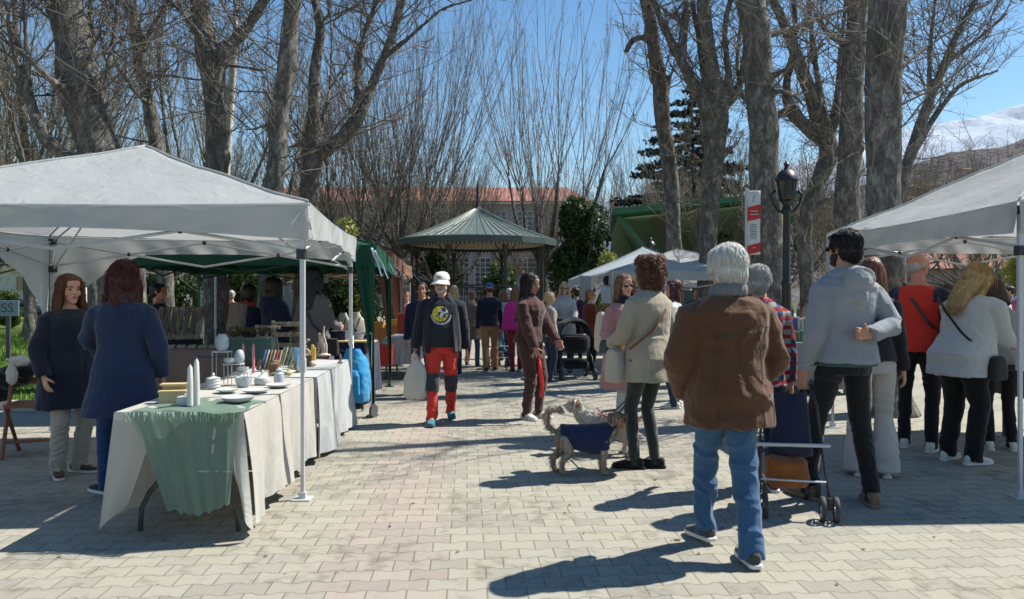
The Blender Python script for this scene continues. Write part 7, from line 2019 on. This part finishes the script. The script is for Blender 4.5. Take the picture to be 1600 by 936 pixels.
tag(m.build("dog_harness", plain("harness_pattern", (.30, .12, .10), .7, var=.9, scale=60), None, True), "patterned red and black harness on the white dog", "harness")
m = MB(); w_ = V(px_(1000, 6.0), 6.0, .93)
m.tube([(px_(1000, 6.0), 6.1, .70), (px_(985, 6.2), 6.2, .60), (px_(962, 6.35), 6.35, .46), (px_(940, 6.65), 6.62, .40)], .007, 6)
m.tube([(px_(1000, 6.0), 6.1, .70), (px_(990, 6.1), 6.1, .62), (px_(968, 6.0), 6.05, .48), (px_(955, 5.95), 5.95, .42)], .006, 6)
m.tube([(px_(985, 6.0), 6.0, .92), (px_(1000, 6.0), 6.1, .70)], .008, 6)
tag(m.build("dog_leads", STEEL_D, None, True), "twisted dark leads running from the curly haired woman's hand to both dogs", "lead")

# ------------------------------------------------------------------ strollers
def wheel(parent, c, r, w, rimc, rot=0):
    e = empty("wheel", tuple(c), rot); par(e, parent)
    m = MB()
    N = 24
    for s_ in (-1, 1): pass
    m.loft([((-w / 2, 0, 0), V(0, r * .80, 0), V(0, 0, r * .80)), ((-w / 2, 0, 0), V(0, r * .95, 0), V(0, 0, r * .95)), ((-w * .2, 0, 0), V(0, r, 0), V(0, 0, r)), ((w * .2, 0, 0), V(0, r, 0), V(0, 0, r)), ((w / 2, 0, 0), V(0, r * .95, 0), V(0, 0, r * .95)), ((w / 2, 0, 0), V(0, r * .80, 0), V(0, 0, r * .80))], N, cap=False)
    m.loft([((-w / 2, 0, 0), V(0, r * .80, 0), V(0, 0, r * .80)), ((w / 2, 0, 0), V(0, r * .80, 0), V(0, 0, r * .80))], N, cap=False)
    m.build("tyre", plain("stroller_tyre", (.045, .045, .05), .75) if "stroller_tyre" not in bpy.data.materials else bpy.data.materials["stroller_tyre"], e, True, angle=35)
    m = MB(); m.tube([(-w * .5, 0, 0), (w * .5, 0, 0)], r * .2, 12)
    for i in range(5):
        a = 2 * math.pi * i / 5; m.tube([(0, 0, 0), (0, math.cos(a) * r * .84, math.sin(a) * r * .84)], r * .08, 5)
    m.build("rim", rimc, e, True, angle=40)
def umbrella_stroller(label, loc, rz, fab, bask, k=1.0):
    r = empty("stroller", loc, rz, label, "stroller", "strollers in the crowd")
    w = .19; B = STEEL_D
    for sx in (1, -1):
        m = MB(); m.tube([(sx * w * .95, .30, .10), (sx * w, .12, .30), (sx * w * 1.02, -.06, .46), (sx * w * .9, -.02, .70), (sx * w * .7, .03, .84)], .009, 8); m.build("side_tube", B, r, True)
        m = MB(); m.tube([(sx * w * 1.15, -.24, .10), (sx * w, -.12, .40), (sx * w * .95, -.08, .47)], .009, 8); m.build("leg_tube", B, r, True)
        for (yy, xx) in ((-.24, w * 1.12), (.30, w * .95)):
            for o_ in (-.040, .040): wheel(r, V(sx * xx + o_, yy, .080), .080, .026, STEEL, 0)
            m = MB(); m.tube([(sx * xx - .045, yy, .080), (sx * xx + .045, yy, .080)], .010, 6); m.tube([(sx * xx, yy, .080), (sx * xx, yy, .15)], .014, 6); m.build("axle_block", B, r)
        m = MB(); m.tube([(sx * w * .7, .03, .84), (sx * w * .7, -.05, .87)], .014, 8, dome=True); m.build("handle", B, r, True)
    m = MB(); m.tube([(-w * 1.2, -.12, .45), (w * 1.2, -.12, .46)], .013, 8, dome=True); m.build("cross_bar", STEEL, r, True)
    m = MB(); m.tube([(-w * 1.05, -.20, .24), (w * 1.05, -.20, .24)], .007, 6); m.build("rear_axle", STEEL, r, True)
    def seat(u, v):
        pts = [(.22, .34), (.16, .38), (-.02, .38), (-.06, .46), (-.04, .62), (.02, .80)]
        t_ = v * 5; i = min(int(t_), 4); f_ = t_ - i
        y = pts[i][0] * (1 - f_) + pts[i + 1][0] * f_; z = pts[i][1] * (1 - f_) + pts[i + 1][1] * f_
        return V((u - .5) * 2 * w * (.9 - .35 * v), y - .05 * math.sin(u * math.pi) + .01 * math.sin(v * 14 + u * 5), z - .02 * math.sin(u * math.pi))
    m = MB(); m.grid(seat, 10, 25); m.build("seat_sling", fab, r, True, solid=.012)
    m = MB(); m.loft([((-.02, -.04, .17), V(w * .6, 0, 0), V(0, .10, 0)), ((-.02, -.04, .22), V(w * .75, 0, 0), V(0, .13, 0)), ((-.03, -.05, .34), V(w * .7, 0, 0), V(0, .11, 0)), ((-.03, -.05, .37), V(w * .5, 0, 0), V(0, .06, 0))], 18, power=3)
    link_mesh("basket", blended(m, .012, 2, lambda co, no: co + no * (fbm(co * 18, 2) * .012)[:, None]), bask, r)
    return r
umbrella_stroller("folding stroller with a navy seat and orange basket beside the old man", (px_(1236, 4.95), 4.98, 0), R(-14), FAB("stroller_navy", (.012, .016, .04)), FAB("stroller_orange", (.22, .075, .02)))
umbrella_stroller("small blue and grey stroller between the blue capped man and the pink jumper", (px_(778, 14.6), 14.9, 0), R(0), FAB("stroller_blue", (.10, .25, .38)), FAB("stroller_grey", (.12, .12, .14)))
# black pram
pr = empty("pram", (px_(897, 13.1), 13.15, 0), R(8), "black pram with a rounded hood pushed by the blonde woman in white", "pram", "strollers in the crowd")
PB = FAB("pram_black", (.010, .010, .013))
for sx in (1, -1):
    wheel(pr, V(sx * .30, -.34, .10), .10, .05, STEEL_D); wheel(pr, V(sx * .31, .36, .15), .15, .05, STEEL_D)
    m = MB(); m.tube([(sx * .30, -.34, .10), (sx * .28, -.20, .38), (sx * .27, .10, .55), (sx * .27, .42, .98), (sx * .22, .48, 1.02)], .016, 8); m.tube([(sx * .31, .36, .15), (sx * .28, .05, .48)], .016, 8); m.build("chassis_tube", STEEL_D, pr, True)
m = MB(); m.tube([(-.22, .48, 1.02), (.22, .48, 1.02)], .02, 8); m.build("handle", STEEL_D, pr, True)
m = MB(); m.loft([((0, .0, .46), V(.20, 0, 0), V(0, .30, 0)), ((0, 0, .55), V(.26, 0, 0), V(0, .38, 0)), ((0, 0, .70), V(.27, 0, 0), V(0, .40, 0)), ((0, -.02, .76), V(.25, 0, 0), V(0, .36, 0))], 24, power=2.6); link_mesh("carrycot", blended(m, .012, 2), PB, pr)
m = MB(); m.loft([((0, -.24, .74), V(.22, 0, 0), V(0, .10, 0)), ((0, -.26, .80), V(.16, 0, 0), V(0, .06, 0))], 18); link_mesh("leatherette_apron", blended(m, .012, 1), plain("pram_gloss", (.05, .045, .05), .25, .7), pr)
m = MB()
m.grid(lambda u, v: V(math.cos(math.pi * u) * .275, .02 + .33 * math.sin(v * R(100) - R(40)), .72 + .36 * math.sin(math.pi * u) ** .7 * math.cos(v * R(100) - R(45)) ** .6), 22, 12)
m.build("hood", PB, pr, True, solid=.012)
m = MB(); m.box((0, .02, .26), (.40, .48, .16)); m.build("basket", PB, pr, bevel=.03)
# drifting leaf litter / small debris near the camera
m = MB(); m.tube([(0, 0, .004), (.03, .01, .012), (.06, -.005, .006)], .002, 4); m.tube([(.03, .01, .012), (.04, .03, .005)], .0015, 4); m.box((.05, .02, .006), (.03, .02, .002))
thing1("fallen_twig", m, TWIG, (px_(1048, 4.3), 4.32, 0), "tiny fallen twig lying on the paving left of the old man's feet", "twig")

rs = random.Random(77); n_ = 260
lv = []
for i in range(n_):
    d_ = rs.uniform(3.2, 16); x_ = rs.uniform(-.7, .7) * d_
    a_ = rs.uniform(0, 6.28); s_ = rs.uniform(.006, .02); b_ = rs.uniform(.3, .7)
    ca, sa = math.cos(a_) * s_, math.sin(a_) * s_
    lv.append([(x_ - ca, d_ - sa, .004), (x_ + sa * b_, d_ - ca * b_, .007 + s_ * .3), (x_ + ca, d_ + sa, .005), (x_ - sa * b_, d_ + ca * b_, .006)])
o = link_mesh("leaf_litter", arrays_mesh("leaf_litter", np.array(lv), np.arange(n_ * 4).reshape(-1, 4)), plain("dry_leaf", (.12, .085, .05), .9, var=.6)); tag(o, "scattered dry leaf scraps and grit on the paving", "litter", kind="stuff")
